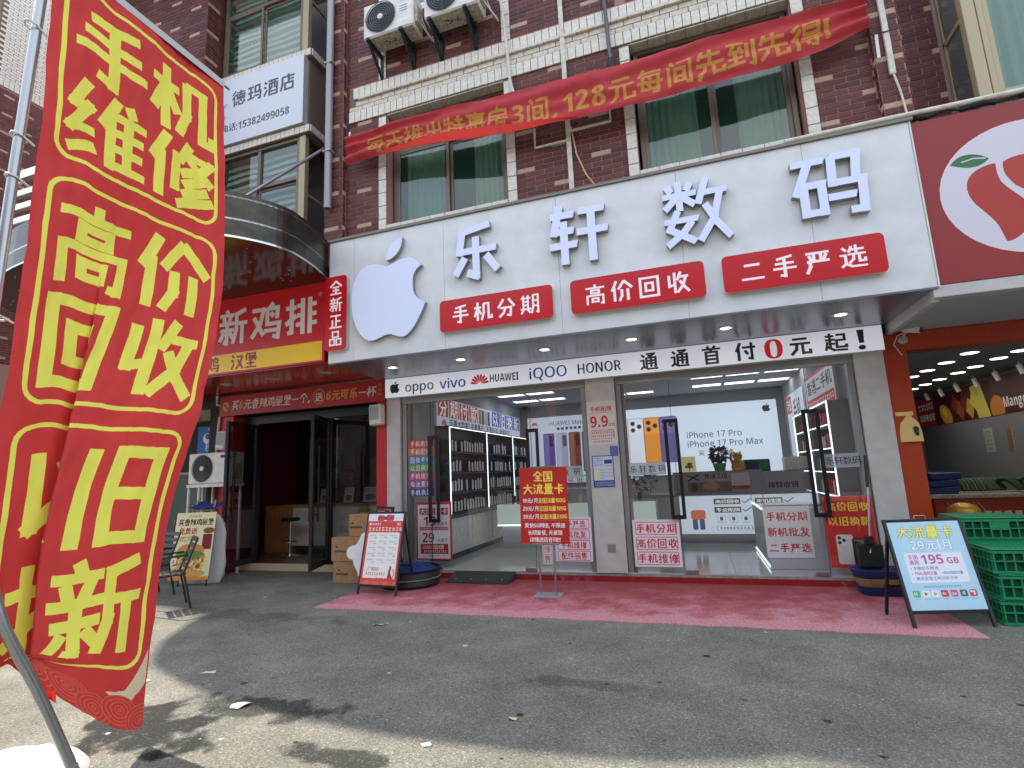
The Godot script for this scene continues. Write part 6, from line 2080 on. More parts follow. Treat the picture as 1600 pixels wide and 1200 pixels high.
# ---------------------------------------------------------------- inside the phone shop
func make_shop_contents() -> void:
	var white := grey(238)
	var red := Color8(196, 40, 44)
	var dark := Color8(44, 48, 60)
	# big light box with three phones
	var cv := Canvas.new(self, 1024, 484, Color8(206, 222, 236))
	var px := 1024.0 / 3.52
	var hues := [Color8(206, 214, 226), Color8(214, 138, 52), Color8(96, 92, 148)]
	for k in 3:
		var x := 18.0 + k * 112
		cv.rrect(x, 66, 128, 330, 22, hues[k].darkened(0.25))
		cv.rrect(x + 6, 70, 122, 322, 20, hues[k])
		cv.rrect(x + 10, 74, 112, 110, 18, hues[k].lightened(0.12))
		for e in [[38, 104], [38, 152], [84, 128]]:
			cv.disc(x + e[0], e[1], 19, 19, hues[k].darkened(0.2))
			cv.disc(x + e[0], e[1], 14, 14, Color8(32, 38, 44))
	cv.roman("iPhone 17 Pro", 1.47 * px, 0.66 * px, 42, dark, 1.0, "Droid Sans", 400)
	cv.roman("iPhone 17 Pro Max", 1.47 * px, 0.88 * px, 42, dark, 1.0, "Droid Sans", 400)
	cv.text("实力巅峰", 1.70 * px, 1.10 * px, 40, dark, 0.09, 1.55)
	stamp_fruit(cv, 930, 24, 58, Color8(40, 42, 48))
	poster("phone_lightbox", "large pale blue lit wall panel with orange phone picture", "lightbox", Vector3(0.13, 2.15, -6.2), 3.52, 1.66, printed("phone_box_print", cv.tex(), 0.5, 0.22), 0.08)
	cv = Canvas.new(self, 768, 484, Color8(196, 206, 222))
	cv.roman("HUAWEI Mate X7", 190, 40, 34, dark, 1.0, "Droid Sans", 400)
	for k in 8:
		cv.rect(250 + k * 36, 92, 22, 20, dark)
	stamp_petals(cv, 60, 66, 30, red)
	for k in 5:
		var hx: Color = [Color8(84, 66, 140), Color8(150, 160, 186), Color8(112, 54, 46), Color8(40, 74, 66), Color8(70, 24, 34)][k]
		cv.rrect(130 + k * 108, 136, 96 if k < 4 else 190, 320, 12, hx)
		cv.rrect(136 + k * 108, 142, 40, 308, 8, hx.lightened(0.18))
		cv.rrect(184 + k * 108, 156, 34, 92, 10, hx.darkened(0.5))
	poster("folding_phone_lightbox", "grey lit wall panel with folding phone pictures", "lightbox", Vector3(-2.98, 2.18, -6.2), 2.46, 1.56, printed("fold_box_print", cv.tex(), 0.5, 0.16), 0.08)
	poster("buyback_strip", "blue and white strip sign below the folding phone panel", "sign", Vector3(-2.6, 1.30, -6.19), 2.4, 0.16, printed("strip_print", strip_tex("回收置换"), 0.5, 0.1), 0.05)
	# ---- left wall: sign, shelves with light strips, stock
	cv = Canvas.new(self, 1280, 140, Color8(204, 214, 230))
	var wr := Color8(168, 34, 38)
	for k in 4:
		cv.rect(10 + k * 128, 4, 118, 86, wr)
		cv.text("分期付款"[k], 24 + k * 128, 4, 86, white, 0.14, 1.0, 1.06)
		cv.rect(740 + k * 134, 4, 124, 86, Color8(30, 62, 158))
		cv.text("以旧换新"[k], 754 + k * 134, 4, 86, white, 0.14, 1.0, 1.06)
	for k in 4:
		cv.rrect(530 + k * 46, 10, 36, 84, 6, [Color8(150, 92, 56), Color8(50, 52, 58), Color8(150, 156, 168), Color8(44, 60, 54)][k])
	stamp_petals(cv, 80, 132, 30, wr)
	var x := 140.0
	for wd in ["不看大数据", "不看黑白", "不看征信", "通通包过"]:
		x = cv.text(wd, x, 98, 36, Color8(34, 42, 82), 0.14, 1.04, 1.28) + 12
		cv.rect(x, 98, 4, 36, Color8(34, 42, 82))
		x += 22
	poster("wall_sign", "long white sign with red and blue squares above the left shelves", "sign", Vector3(-4.40, 2.68, -3.4), 4.8, 0.53, printed("wall_sign_print", cv.tex(), 0.5, 0.1), 0.06, PI / 2)
	var sh := thing("wall_shelves", "dark wall shelving with white light strips along the left wall", "shelves")
	put_box("back", mat("shelf_dark", Color8(62, 64, 70), 0.5), sh, Vector3(-4.40, 0.84, -5.75), Vector3(-4.385, 2.40, -1.03))
	var zs := [-5.68, -4.45, -2.78, -1.0]
	for z in zs:
		put_box("upright", mats.shelf_dark, sh, Vector3(-4.385 if z < -1.5 else -4.12, 0.84, z - 0.03), Vector3(-4.09, 2.40, z + 0.03), 0.003)
		put_box("light_strip", mats.led_strip, sh, Vector3(-4.088, 0.86, z + 0.004), Vector3(-4.078, 2.38, z + 0.026))
	for k in 3:
		put_box("light_strip", mats.led_strip, sh, Vector3(-4.12, 2.375, zs[k] + 0.05), Vector3(-4.10, 2.387, zs[k + 1] - 0.05))
		for y in [0.84, 1.20, 1.55, 1.92, 2.39]:
			put_box("shelf", mats.shelf_dark, sh, Vector3(-4.385, y, zs[k] + 0.031), Vector3(-4.10, y + 0.018, zs[k + 1] - 0.031), 0.002)
	put_box("cabinet", mats.plastic_white, sh, Vector3(-4.40, FLOOR + 0.10, -5.7), Vector3(-4.0, 0.80, -0.75), 0.004)
	put_box("plinth", mats.shelf_dark, sh, Vector3(-4.38, FLOOR + 0.001, -5.68), Vector3(-4.03, FLOOR + 0.10, -0.77))
	put_box("worktop", mats.shelf_dark, sh, Vector3(-4.40, 0.80, -5.75), Vector3(-3.97, 0.84, -0.70), 0.004)
	for z in [-1.7, -2.7, -3.7, -4.7]:
		put_box("door_gap", mats.plastic_black, sh, Vector3(-4.0, FLOOR + 0.12, z - 0.003), Vector3(-3.9985, 0.79, z + 0.003))
	# boxed goods
	rng.seed = 55
	var tones := [mats.paper, mat("pack_blue", Color8(36, 50, 120), 0.5), mat("pack_grey", Color8(150, 154, 160), 0.5), mats.plastic_black]
	var packs := []
	for m in tones:
		var b := MB.new()
		b.box(Vector3(0, 0.12, 0), Vector3(0.10, 0.25, 0.092), 0.004)
		b.box(Vector3(0.045, 0.262, 0), Vector3(0.004, 0.05, 0.03))
		var lab := MB.new()
		lab.box(Vector3(0.0515, 0.125, 0), Vector3(0.003, 0.20, 0.070))
		var mesh := ArrayMesh.new()
		b.into(mesh, mats.plastic_black if m == mats.paper else m)
		lab.into(mesh, mats.paper if m != mats.plastic_black else mats.fin_grey)
		packs.append(mesh)
	for bay in 3:
		var row := 0
		for y in [0.858, 1.218, 1.568, 1.938]:
			var z: float = zs[bay] + 0.12
			var seat := 0
			while z < zs[bay + 1] - 0.1:
				if rng.randf() < 0.86:
					var t: int = [0, 1, 0, 0][row] if bay == 2 else rng.randi_range(0, 3)
					var o := put_mesh(packs[t], "boxed_accessory")
					o.position = Vector3(-4.20, y, z)
					o.scale.y = rng.randf_range(0.85, 1.05)
					tag(o, "%s box %s from rear, %s shelf, %s left bay" % [["white", "blue", "grey", "black"][t], nth(seat), ["lowest", "second lowest", "second highest", "highest"][row], ["rear", "middle", "front"][bay]], "box", ["white", "blue", "grey", "black"][t] + " boxes on the wall shelves")
					seat += 1
				z += rng.randf_range(0.115, 0.15)
			row += 1
	# coloured service labels on the left glass
	var names_on := ["手机贴膜", "手机配件", "回收手机", "以旧换新", "手机维修", "电池更换", "手机换屏"]
	var cols := [Color8(196, 60, 62), Color8(204, 108, 62), Color8(60, 128, 190), Color8(88, 154, 86), Color8(196, 72, 132), Color8(150, 70, 150), Color8(56, 62, 146)]
	for k in 7:
		var c := Canvas.new(self, 256, 60, cols[k])
		c.text(names_on[k], 18, 8, 44, grey(226), 0.13, 1.24)
		poster("service_label", "%s service label strip on the glass left of the ramp" % ["red", "orange", "sky blue", "green", "pink", "purple", "dark blue"][k], "label", Vector3(-4.13, 2.04 - 0.127 * k, -0.011), 0.44, 0.122, printed("label_%d" % k, c.tex()), 0.003, 0.0, "coloured labels on the glass")
	# ---- left counter with glass case
	var ct := thing("lit_counter", "pale green lit display counter behind the red notice stand", "counter")
	glowing("counter_panel", Color8(206, 226, 214), 0.08)
	put_box("panel", mats.counter_panel, ct, Vector3(-3.70, 0.56, -2.3), Vector3(-0.75, 0.93, -2.2), 0.004)
	put_box("light_line", mats.led_strip, ct, Vector3(-3.70, 0.535, -2.23), Vector3(-0.75, 0.555, -2.205))
	put_box("base", mats.wall_grey, ct, Vector3(-3.62, FLOOR + 0.001, -2.9), Vector3(-0.8, 0.535, -2.26), 0.004)
	put_box("body", mats.wall_grey, ct, Vector3(-3.70, 0.56, -2.95), Vector3(-0.75, 0.925, -2.31))
	put_box("glass_case", mats.glass_clear, ct, Vector3(-3.70, 0.932, -2.95), Vector3(-0.75, 1.18, -2.2))
	put_box("case_rim", mats.steel, ct, Vector3(-3.705, 1.18, -2.215), Vector3(-0.745, 1.192, -2.195))
	for k in 12:
		var p := thing("display_phone", "%s phone from the left propped in the lit counter case" % nth(k), "phone", Vector3(-3.45 + 0.22 * k, 0.934, -2.5), 0.0, "phones in the counter case")
		var b := MB.new()
		b.box(Vector3(0, 0.075, 0), Vector3(0.075, 0.15, 0.009), 0.003, Basis(Vector3.RIGHT, -0.4))
		put(b, "body", [mats.plastic_black, mats.steel, mats.plastic_white, mats.pack_blue][k % 4], p)
	# ---- right: repair counter with lit print
	cv = Canvas.new(self, 768, 350, Color8(198, 212, 226))
	for k in 4:
		var bx := 200 + (k % 2) * 230
		var by := 30 + (k / 2) * 76
		cv.rect(bx, by, 150, 52, Color8(40, 46, 62))
		cv.text(["高价回收", "手机维修", "专业贴膜", "配件销售"][k], bx + 8, by + 9, 34, white, 0.13, 1.0)
		cv.path(PackedVector2Array([Vector2(bx + 160, by + 26), Vector2(bx + 174, by + 42), Vector2(bx + 206, by + 6)]), 7, Color8(70, 76, 90))
	for k in 6:
		cv.frame(212 + k * 68, 186, 46, 52, 6, 3, Color8(150, 160, 172), Color8(206, 218, 230))
		cv.rrect(226 + k * 68, 196, 18, 32, 4, Color8(60, 66, 78))
		cv.fine(214 + k * 68, 246, 40, 8, Color8(70, 76, 90), rng)
	cv.frame(206, 276, 330, 40, 8, 3, Color8(120, 130, 142), Color8(206, 218, 230))
	cv.fine(222, 286, 300, 20, Color8(70, 76, 90), rng)
	# a plain orange shirt and dark trousers where the picture shows a drawn figure
	cv.rrect(62, 130, 84, 90, 20, Color8(186, 84, 48))
	cv.rrect(68, 214, 30, 96, 10, Color8(42, 58, 96))
	cv.rrect(108, 214, 30, 96, 10, Color8(42, 58, 96))
	var rp := thing("repair_counter", "grey repair counter with pale blue lit print and service ticks", "counter")
	var lb := put_mesh(board(2.3, 0.68, 0.03, printed("repair_print", cv.tex(), 0.4, 0.18), mats.steel_dull), "lit_print", rp)
	lb.position = Vector3(0.78, 0.62, -3.0)
	put_box("body", mat("counter_grey", Color8(150, 153, 158), 0.5), rp, Vector3(-1.2, FLOOR + 0.09, -3.6), Vector3(1.95, 1.0, -3.001), 0.004)
	put_box("plinth", mats.steel_dull, rp, Vector3(-1.2, FLOOR + 0.001, -3.55), Vector3(1.95, FLOOR + 0.09, -3.05))
	put_box("screen", mats.counter_grey, rp, Vector3(-0.45, 1.0, -3.12), Vector3(1.10, 1.40, -3.06), 0.004)
	cv = Canvas.new(self, 512, 150, Color8(150, 153, 158))
	cv.text("快修工位", 190, 14, 36, Color8(38, 40, 46), 0.14, 1.12)
	cv.path(PackedVector2Array([Vector2(70, 20), Vector2(150, 60)]), 8, Color8(30, 32, 38))
	cv.path(PackedVector2Array([Vector2(76, 62), Vector2(150, 18)]), 12, Color8(30, 32, 38))
	cv.rect(70, 74, 300, 70, Color8(112, 92, 78))
	cv.disc(230, 104, 60, 30, Color8(176, 136, 112))
	cv.rrect(96, 80, 36, 60, 6, Color8(52, 44, 44))
	cv.rect(372, 14, 120, 104, Color8(206, 200, 204))
	cv.rect(372, 104, 120, 26, Color8(164, 48, 62))
	for k in 5:
		cv.fine(382, 26 + 15 * k, 96, 7, Color8(150, 90, 100), rng)
	poster("repair_notice", "grey repair station notice with tool mark on counter screen", "sign", Vector3(0.28, 1.20, -3.06), 1.3, 0.38, printed("repair_notice_print", cv.tex()), 0.006, 0.0, "", mats.counter_grey)
	poster("till_notice", "grey cashier sign beside the repair notice", "sign", Vector3(1.42, 1.18, -3.06), 0.6, 0.30, printed("till_print", till_tex()), 0.05, 0.0, "", mats.counter_grey)
	tag(put_box("till_ledge", mats.counter_grey, self, Vector3(1.12, 1.0, -3.5), Vector3(1.95, 1.36, -3.062), 0.004), "grey raised ledge carrying the cashier sign", "ledge")
	# things standing on the counter
	var pot := thing("potted_plant", "dark potted money plant on the repair counter screen", "plant", Vector3(0.40, 1.40, -3.09))
	var mb := MB.new()
	mb.lathe([Vector2(0, 0), Vector2(0.09, 0.0), Vector2(0.12, 0.14), Vector2(0.0, 0.135)], 14)
	put(mb, "pot", mats.crate_green, pot)
	put_tube("trunk", mats.leaf_deep, pot, [Vector3(0, 0.12, 0), Vector3(0.02, 0.25, 0), Vector3(-0.01, 0.34, 0)], 0.014)
	mb = leaves(150, Vector3(0, 0.30, 0), Vector3(0.13, 0.11, 0.11), 0.09, 0.045)
	put(mb, "foliage", mats.leaf_deep, pot)
	var small := thing("small_plant", "small leafy plant on the counter behind the left handle", "plant", Vector3(-0.98, 1.0, -3.25))
	mb = MB.new()
	mb.lathe([Vector2(0, 0), Vector2(0.07, 0.0), Vector2(0.09, 0.11), Vector2(0.0, 0.105)], 14)
	put(mb, "pot", mats.plastic_white, small)
	put(leaves(90, Vector3(0, 0.26, 0), Vector3(0.2, 0.17, 0.16), 0.08, 0.035), "foliage", mats.leaf_green, small)
	var cat := thing("lucky_cat", "golden waving cat figurine on the counter beside the green box", "figurine", Vector3(0.72, 1.40, -3.09))
	mb = MB.new()
	mb.lathe([Vector2(0, 0), Vector2(0.11, 0.0), Vector2(0.125, 0.06), Vector2(0.10, 0.15), Vector2(0.06, 0.20), Vector2(0.0, 0.21)], 16)
	put(mb, "body", mats.gold, cat)
	mb = MB.new()
	mb.ball(Vector3(0, 0.25, 0.01), Vector3(0.085, 0.075, 0.075), 14, 10)
	for s in [-1, 1]:
		mb.lathe([Vector2(0.028, 0), Vector2(0.0, 0.05)], 8, Vector3(0.05 * s, 0.30, 0.01))
	put(mb, "head", mats.gold, cat)
	mb = MB.new()
	mb.tube([Vector3(-0.09, 0.12, 0.02), Vector3(-0.12, 0.22, 0.03), Vector3(-0.10, 0.31, 0.03)], 0.026, 8)
	put(mb, "paw", mats.gold, cat)
	mb = MB.new()
	for s in [-1, 1]:
		mb.ball(Vector3(0.03 * s, 0.265, 0.078), Vector3(0.009, 0.011, 0.006), 8, 5)
	put(mb, "eyes", mats.plastic_black, cat)
	var gb := thing("green_pay_box", "dark green payment sign box right of the golden cat", "sign", Vector3(1.02, 1.36, -3.2))
	put_box("box", mat("deep_green", Color8(22, 84, 48), 0.5), gb, Vector3(-0.2, 0, -0.04), Vector3(0.24, 0.22, 0.04), 0.006)
	for k in 2:
		put_box("panel", [mats.pack_blue, mats.crate_green][k], gb, Vector3(-0.16 + 0.2 * k, 0.03, 0.04), Vector3(-0.0 + 0.2 * k, 0.18, 0.046), 0.002)
	cv = Canvas.new(self, 96, 80, Color8(222, 214, 150))
	cv.disc(48, 54, 30, 8, Color8(70, 92, 52))
	cv.disc(54, 40, 20, 7, Color8(60, 82, 46))
	cv.path(PackedVector2Array([Vector2(48, 76), Vector2(52, 56), Vector2(46, 44)]), 4, Color8(70, 54, 40))
	poster("bonsai_picture", "small framed pale yellow bonsai picture standing on the counter", "picture", Vector3(-0.14, 1.545, -3.09), 0.25, 0.28, printed("bonsai_print", cv.tex(), 0.4, 0.1), 0.02, 0.0, "", mats.steel_dull)  # the picture is given a faint glow of its own
	tag(put_box("white_printer", mats.plastic_white, self, Vector3(1.50, 1.36, -3.45), Vector3(1.92, 1.60, -3.1), 0.015), "white printer on the counter near the right wall", "printer")
	# ---- right: glass show case with a poster on its front
	var sc := thing("glass_showcase", "glass showcase with lit edges right of the doorway", "showcase")
	put_box("base", mats.wall_grey, sc, Vector3(0.80, FLOOR + 0.001, -2.2), Vector3(1.95, 0.86, -0.42), 0.004)
	put_box("case", mats.glass_clear, sc, Vector3(0.80, 0.865, -2.2), Vector3(1.95, 1.12, -0.42))
	put_box("light_strip", mats.led_strip, sc, Vector3(0.785, 0.87, -2.2), Vector3(0.797, 0.885, -0.42))
	put_box("light_strip", mats.led_strip, sc, Vector3(0.785, FLOOR + 0.03, -2.2), Vector3(0.797, FLOOR + 0.045, -0.42))
	for q in [[0.80, -0.42], [1.94, -0.42], [0.80, -2.19]]:
		put_box("post", mats.steel, sc, Vector3(q[0] - 0.006, 0.86, q[1] - 0.006), Vector3(q[0] + 0.006, 1.125, q[1] + 0.006))
	for k in 8:
		var p := thing("showcase_phone", "%s phone in the %s row inside the glass showcase" % [nth(k % 4), "front" if k < 4 else "rear"], "phone", Vector3(0.95 + 0.24 * (k % 4), 0.866, -0.65 - 0.3 * (k / 4)), 0.3 * k, "phones in the showcase")
		var b := MB.new()
		b.box(Vector3(0, 0.012, 0), Vector3(0.075, 0.016, 0.15), 0.003)
		put(b, "body", [mats.plastic_black, mats.steel, mats.plastic_white, mats.pack_grey][k % 4], p)
	cv = Canvas.new(self, 400, 480, Color8(232, 228, 230))
	for k in 3:
		cv.centred(["手机分期", "新机批发", "二手严选"][k], 200, 54 + 146 * k, 84, Color8(196, 30, 36), 0.15, 1.08)
	poster("plain_red_text_poster", "white poster with three lines of red characters on the showcase front", "poster", Vector3(1.055, 0.60, -0.415), 0.56, 0.66, printed("case_poster_print", cv.tex()))
	# ---- posters on the glass and the pillar
	poster("red_trade_in_poster", "red poster with yellow characters and white phone near the broom", "poster", Vector3(1.685, 0.64, -0.012), 0.53, 0.85, printed("trade_print", trade_tex()))
	for k in 2:
		cv = Canvas.new(self, 384, 384, Color8(232, 224, 232))
		for j in (3 if k == 0 else 4):
			var h := 106.0 if k == 0 else 84.0
			var y := 18.0 + j * (122.0 if k == 0 else 92.0)
			cv.frame(22, y, 340, h, 12, 5, red, Color8(232, 224, 232))
			cv.centred([["手机分期", "高价回收", "手机维修"], ["二手严选", "新机批发", "手机维修", "配件销售"]][k][j], 192, y + h * 0.14, h * 0.72, red, 0.13, 1.12)
		poster("service_poster", ["white poster with three red framed lines right of the pillar", "white poster with four red framed lines left of the pillar"][k], "poster", [Vector3(-0.60, 0.51, 0.0075), Vector3(-1.735, 0.565, 0.0075)][k], [0.61, 0.53][k], [0.61, 0.60][k], printed("service_print_%d" % k, cv.tex()))
	cv = Canvas.new(self, 96, 384, Color8(226, 222, 226))
	for j in 4:
		cv.frame(6, 14 + j * 92, 84, 80, 8, 4, Color8(190, 120, 124), Color8(226, 222, 226))
		cv.text("选发修售"[j], 18, 24 + j * 92, 60, Color8(186, 110, 114), 0.12)
	poster("side_poster", "narrow pale poster strip behind the notice stand legs", "poster", Vector3(-2.12, 0.50, 0.0075), 0.15, 0.56, printed("side_print", cv.tex()))
	poster("data_plan_poster", "tall white poster with red 19 and 29 prices behind left glass", "poster", Vector3(-3.935, 0.69, -0.05), 0.60, 0.87, printed("plan_print", plan_tex()), 0.02, 0.0, "", mats.red_panel)
	cv = Canvas.new(self, 256, 384, Color8(216, 208, 206))
	cv.text("手机贴膜", 26, 44, 48, red, 0.13, 1.06)
	cv.rect(24, 100, 208, 3, red)
	cv.roman("9.9", 24, 132, 96, red, 0.92)
	cv.text("元起", 188, 194, 30, red, 0.12)
	cv.frame(22, 254, 214, 80, 14, 4, red, Color8(216, 208, 206))
	for j in 2:
		cv.fine(34, 266 + 30 * j, 190, 20, red, rng)
	cv.fine(40, 346, 170, 18, grey(110), rng)
	poster("film_price_sheet", "white sheet with large red 9.9 price on the pillar", "poster", Vector3(-1.222, 2.165, 0.0205), 0.40, 0.62, printed("film_print", cv.tex()))
	cv = Canvas.new(self, 192, 288, Color8(44, 62, 142))
	cv.rect(8, 8, 176, 218, Color8(196, 210, 226))
	cv.rect(108, 40, 70, 36, Color8(44, 62, 142))
	for j in 4:
		cv.fine(18, 20 + j * 20, 76, 10, Color8(50, 70, 120), rng)
		cv.rect(18, 124 + j * 24, 44, 18, Color8(226, 216, 130))
		cv.fine(108, 92 + j * 30, 66, 10, Color8(190, 110, 120), rng)
		cv.fine(68, 126 + j * 24, 34, 10, Color8(90, 110, 150), rng)
	cv.fine(16, 240, 160, 14, grey(214), rng)
	cv.fine(16, 262, 160, 14, grey(214), rng)
	poster("payment_notice", "blue bordered notice with small tables on the white pillar", "notice", Vector3(-1.245, 1.485, 0.0205), 0.30, 0.44, printed("pay_print", cv.tex()))
	poster("square_sticker", "small violet square sticker on the pillar edge below price sheet", "sticker", Vector3(-1.075, 1.76, 0.0205), 0.115, 0.14, mat("violet", Color8(104, 98, 168), 0.5), 0.003)
	put_box("socket_plate", mats.steel_dull, thing("wall_socket", "small grey socket plate low on the white pillar", "socket"), Vector3(-1.26, 0.39, 0.0205), Vector3(-1.15, 0.50, 0.028), 0.002)
	# ---- right wall: signs and shelves
	cv = Canvas.new(self, 768, 330, Color8(214, 218, 228))
	cv.rect(0, 0, 768, 26, red)
	cv.text("靠谱二手机", 60, 50, 130, Color8(36, 38, 48), 0.14, 1.02)
	cv.rrect(20, 220, 728, 96, 20, red)
	cv.fine(40, 244, 690, 48, grey(230), rng)
	poster("second_hand_wall_sign", "white sign with black characters high on the right wall", "sign", Vector3(2.05, 2.66, -2.2), 2.1, 0.62, printed("used_print", cv.tex(), 0.5, 0.08), 0.05, -PI / 2)
	cv = Canvas.new(self, 512, 384, Color8(210, 216, 228))
	cv.rect(10, 6, 150, 80, red)
	cv.text("专业", 24, 18, 56, white, 0.13)
	cv.text("手机", 200, 30, 110, Color8(44, 48, 60), 0.12)
	cv.rect(180, 180, 120, 130, red)
	cv.text("二手", 190, 200, 48, white, 0.13)
	for j in 6:
		cv.fine(330, 190 + 28 * j, 150, 14, Color8(80, 84, 100), rng)
	poster("rear_wall_sign", "white price board with red squares far along the right wall", "sign", Vector3(2.05, 2.05, -4.6), 1.9, 1.75, printed("rear_print", cv.tex(), 0.5, 0.1), 0.03, -PI / 2)
	var rs := thing("right_shelves", "white lit shelves of books and phones on the right wall", "shelves")
	for z in [-0.75, -2.2, -3.4]:
		put_box("upright", mats.steel_dull, rs, Vector3(1.78, 1.0, z - 0.02), Vector3(2.05, 2.32, z + 0.02), 0.003)
		put_box("light_strip", mats.led_strip, rs, Vector3(1.765, 1.02, z - 0.012), Vector3(1.778, 2.31, z + 0.012))
	for y in [1.0, 1.33, 1.66, 1.99, 2.31]:
		for z in [[-0.77, -2.18], [-2.22, -3.38]]:
			put_box("shelf", mats.plastic_white, rs, Vector3(1.79, y, z[1]), Vector3(2.05, y + 0.02, z[0]), 0.002)
			put_box("light_strip", mats.led_strip, rs, Vector3(1.778, y + 0.004, z[1]), Vector3(1.789, y + 0.016, z[0]))
	rng.seed = 61
	for y in [1.02, 1.35, 1.68, 2.01]:
		var z := -0.86
		var seat := 0
		while z > -3.3:
			if absf(z + 2.2) > 0.08:
				var tone := rng.randi_range(0, 3) if y < 2.0 else 0
				var o := put_box("stock_box", [mats.red_panel, mats.red_panel, mats.paper, mats.plastic_black][tone], self, Vector3(-0.05, 0, -0.025), Vector3(0.05, rng.randf_range(0.15, 0.22), 0.025), 0.003)
				o.position = Vector3(1.90, y, z)
				tag(o, "slim %s box, %s from the street on the %s right wall shelf" % [["red", "red", "white", "black"][tone], nth(seat), ["lowest", "second lowest", "second highest", "highest"][roundi((y - 1.02) / 0.33)]], "box", "boxes on the right wall shelves")
				seat += 1
			z -= rng.randf_range(0.07, 0.14)
	var cam := thing("dome_camera", "small dark dome camera in the rear left ceiling corner", "camera", Vector3(-4.2, 3.27, -5.95))
	mb = MB.new()
	mb.lathe([Vector2(0, -0.12), Vector2(0.05, -0.10), Vector2(0.07, -0.05), Vector2(0.075, 0.0)], 16)
	put(mb, "dome", mats.plastic_black, cam)


func leaves(count: int, c: Vector3, r: Vector3, l: float, w: float) -> MB:
	var mb := MB.new()
	rng.seed = count
	for k in count:
		var d := Vector3(rng.randf_range(-1, 1), rng.randf_range(-1, 1), rng.randf_range(-1, 1))
		if d.length() > 1.0:
			d = d.normalized()
		var p := c + d * r
		var out := (d + Vector3(0, -0.3, 0)).normalized()
		var side := out.cross(Vector3(rng.randf() - 0.5, 1, rng.randf() - 0.5)).normalized()
		var mid := p + out * l * 0.5 + side.cross(out) * l * 0.1
		mb.tri(p, mid + side * w, p + out * l)
		mb.tri(p, p + out * l, mid - side * w)
	return mb


func strip_tex(word: String) -> Texture2D:
	var cv := Canvas.new(self, 512, 40, Color8(206, 212, 224))
	for k in 4:
		cv.rect(300 + k * 50, 2, 44, 36, Color8(38, 62, 150))
		cv.text(word[k], 306 + k * 50, 5, 30, grey(238), 0.14)
	for k in 5:
		cv.text("数码以旧换"[k], 30 + k * 50, 5, 30, Color8(50, 54, 66), 0.12)
	return cv.tex()


func till_tex() -> Texture2D:
	var cv := Canvas.new(self, 256, 128, Color8(150, 153, 158))
	cv.text("接待收银", 20, 66, 50, Color8(34, 36, 42), 0.15, 1.06)
	return cv.tex()


func trade_tex() -> Texture2D:
	var cv := Canvas.new(self, 384, 614, Color8(198, 36, 34))
	var y := Color8(234, 206, 66)
	cv.frame(4, 4, 376, 606, 4, 5, Color8(226, 90, 50), Color8(198, 36, 34))
	cv.text("高价回收", 26, 52, 76, y, 0.15, 1.10)
	cv.text("以旧换新", 26, 178, 76, y, 0.15, 1.10)
	cv.rrect(70, 330, 130, 250, 20, Color8(214, 210, 204))
	cv.rrect(78, 338, 70, 84, 16, Color8(228, 226, 222))
	for e in [[96, 358], [96, 398], [130, 378]]:
		cv.disc(e[0], e[1], 15, 15, Color8(60, 60, 62))
	cv.rrect(190, 360, 130, 222, 16, Color8(50, 48, 50))
	cv.poly(PackedVector2Array([Vector2(196, 372), Vector2(312, 430), Vector2(312, 372)]), Color8(116, 112, 110))
	cv.rrect(300, 390, 70, 196, 12, Color8(34, 34, 38))
	return cv.tex()


func plan_tex() -> Texture2D:
	var paper := Color8(222, 220, 222)
	var red := Color8(172, 34, 40)
	var cv := Canvas.new(self, 384, 560, Color8(196, 40, 44))
	cv.rect(14, 26, 354, 520, paper)
	for k in 4:
		cv.rect(34 + k * 80, 60, 74, 66, red)
		cv.text("大流量卡"[k], 42 + k * 80, 64, 58, paper, 0.14)
	cv.roman("19", 82, 142, 92, red)
	cv.text("元每月", 232, 196, 34, grey(90), 0.11)
	cv.rect(38, 244, 310, 32, red)
	cv.fine(52, 252, 284, 16, paper, rng)
	cv.roman("29", 64, 300, 92, red)
	cv.text("元每月", 232, 354, 34, grey(90), 0.11)
	cv.rect(44, 406, 302, 96, red)
	cv.text("222G全国流量", 70, 418, 38, paper, 0.13, 1.04, 0.9)
	cv.fine(78, 468, 236, 22, paper, rng)
	cv.fine(130, 514, 120, 14, grey(120), rng)
	return cv.tex()


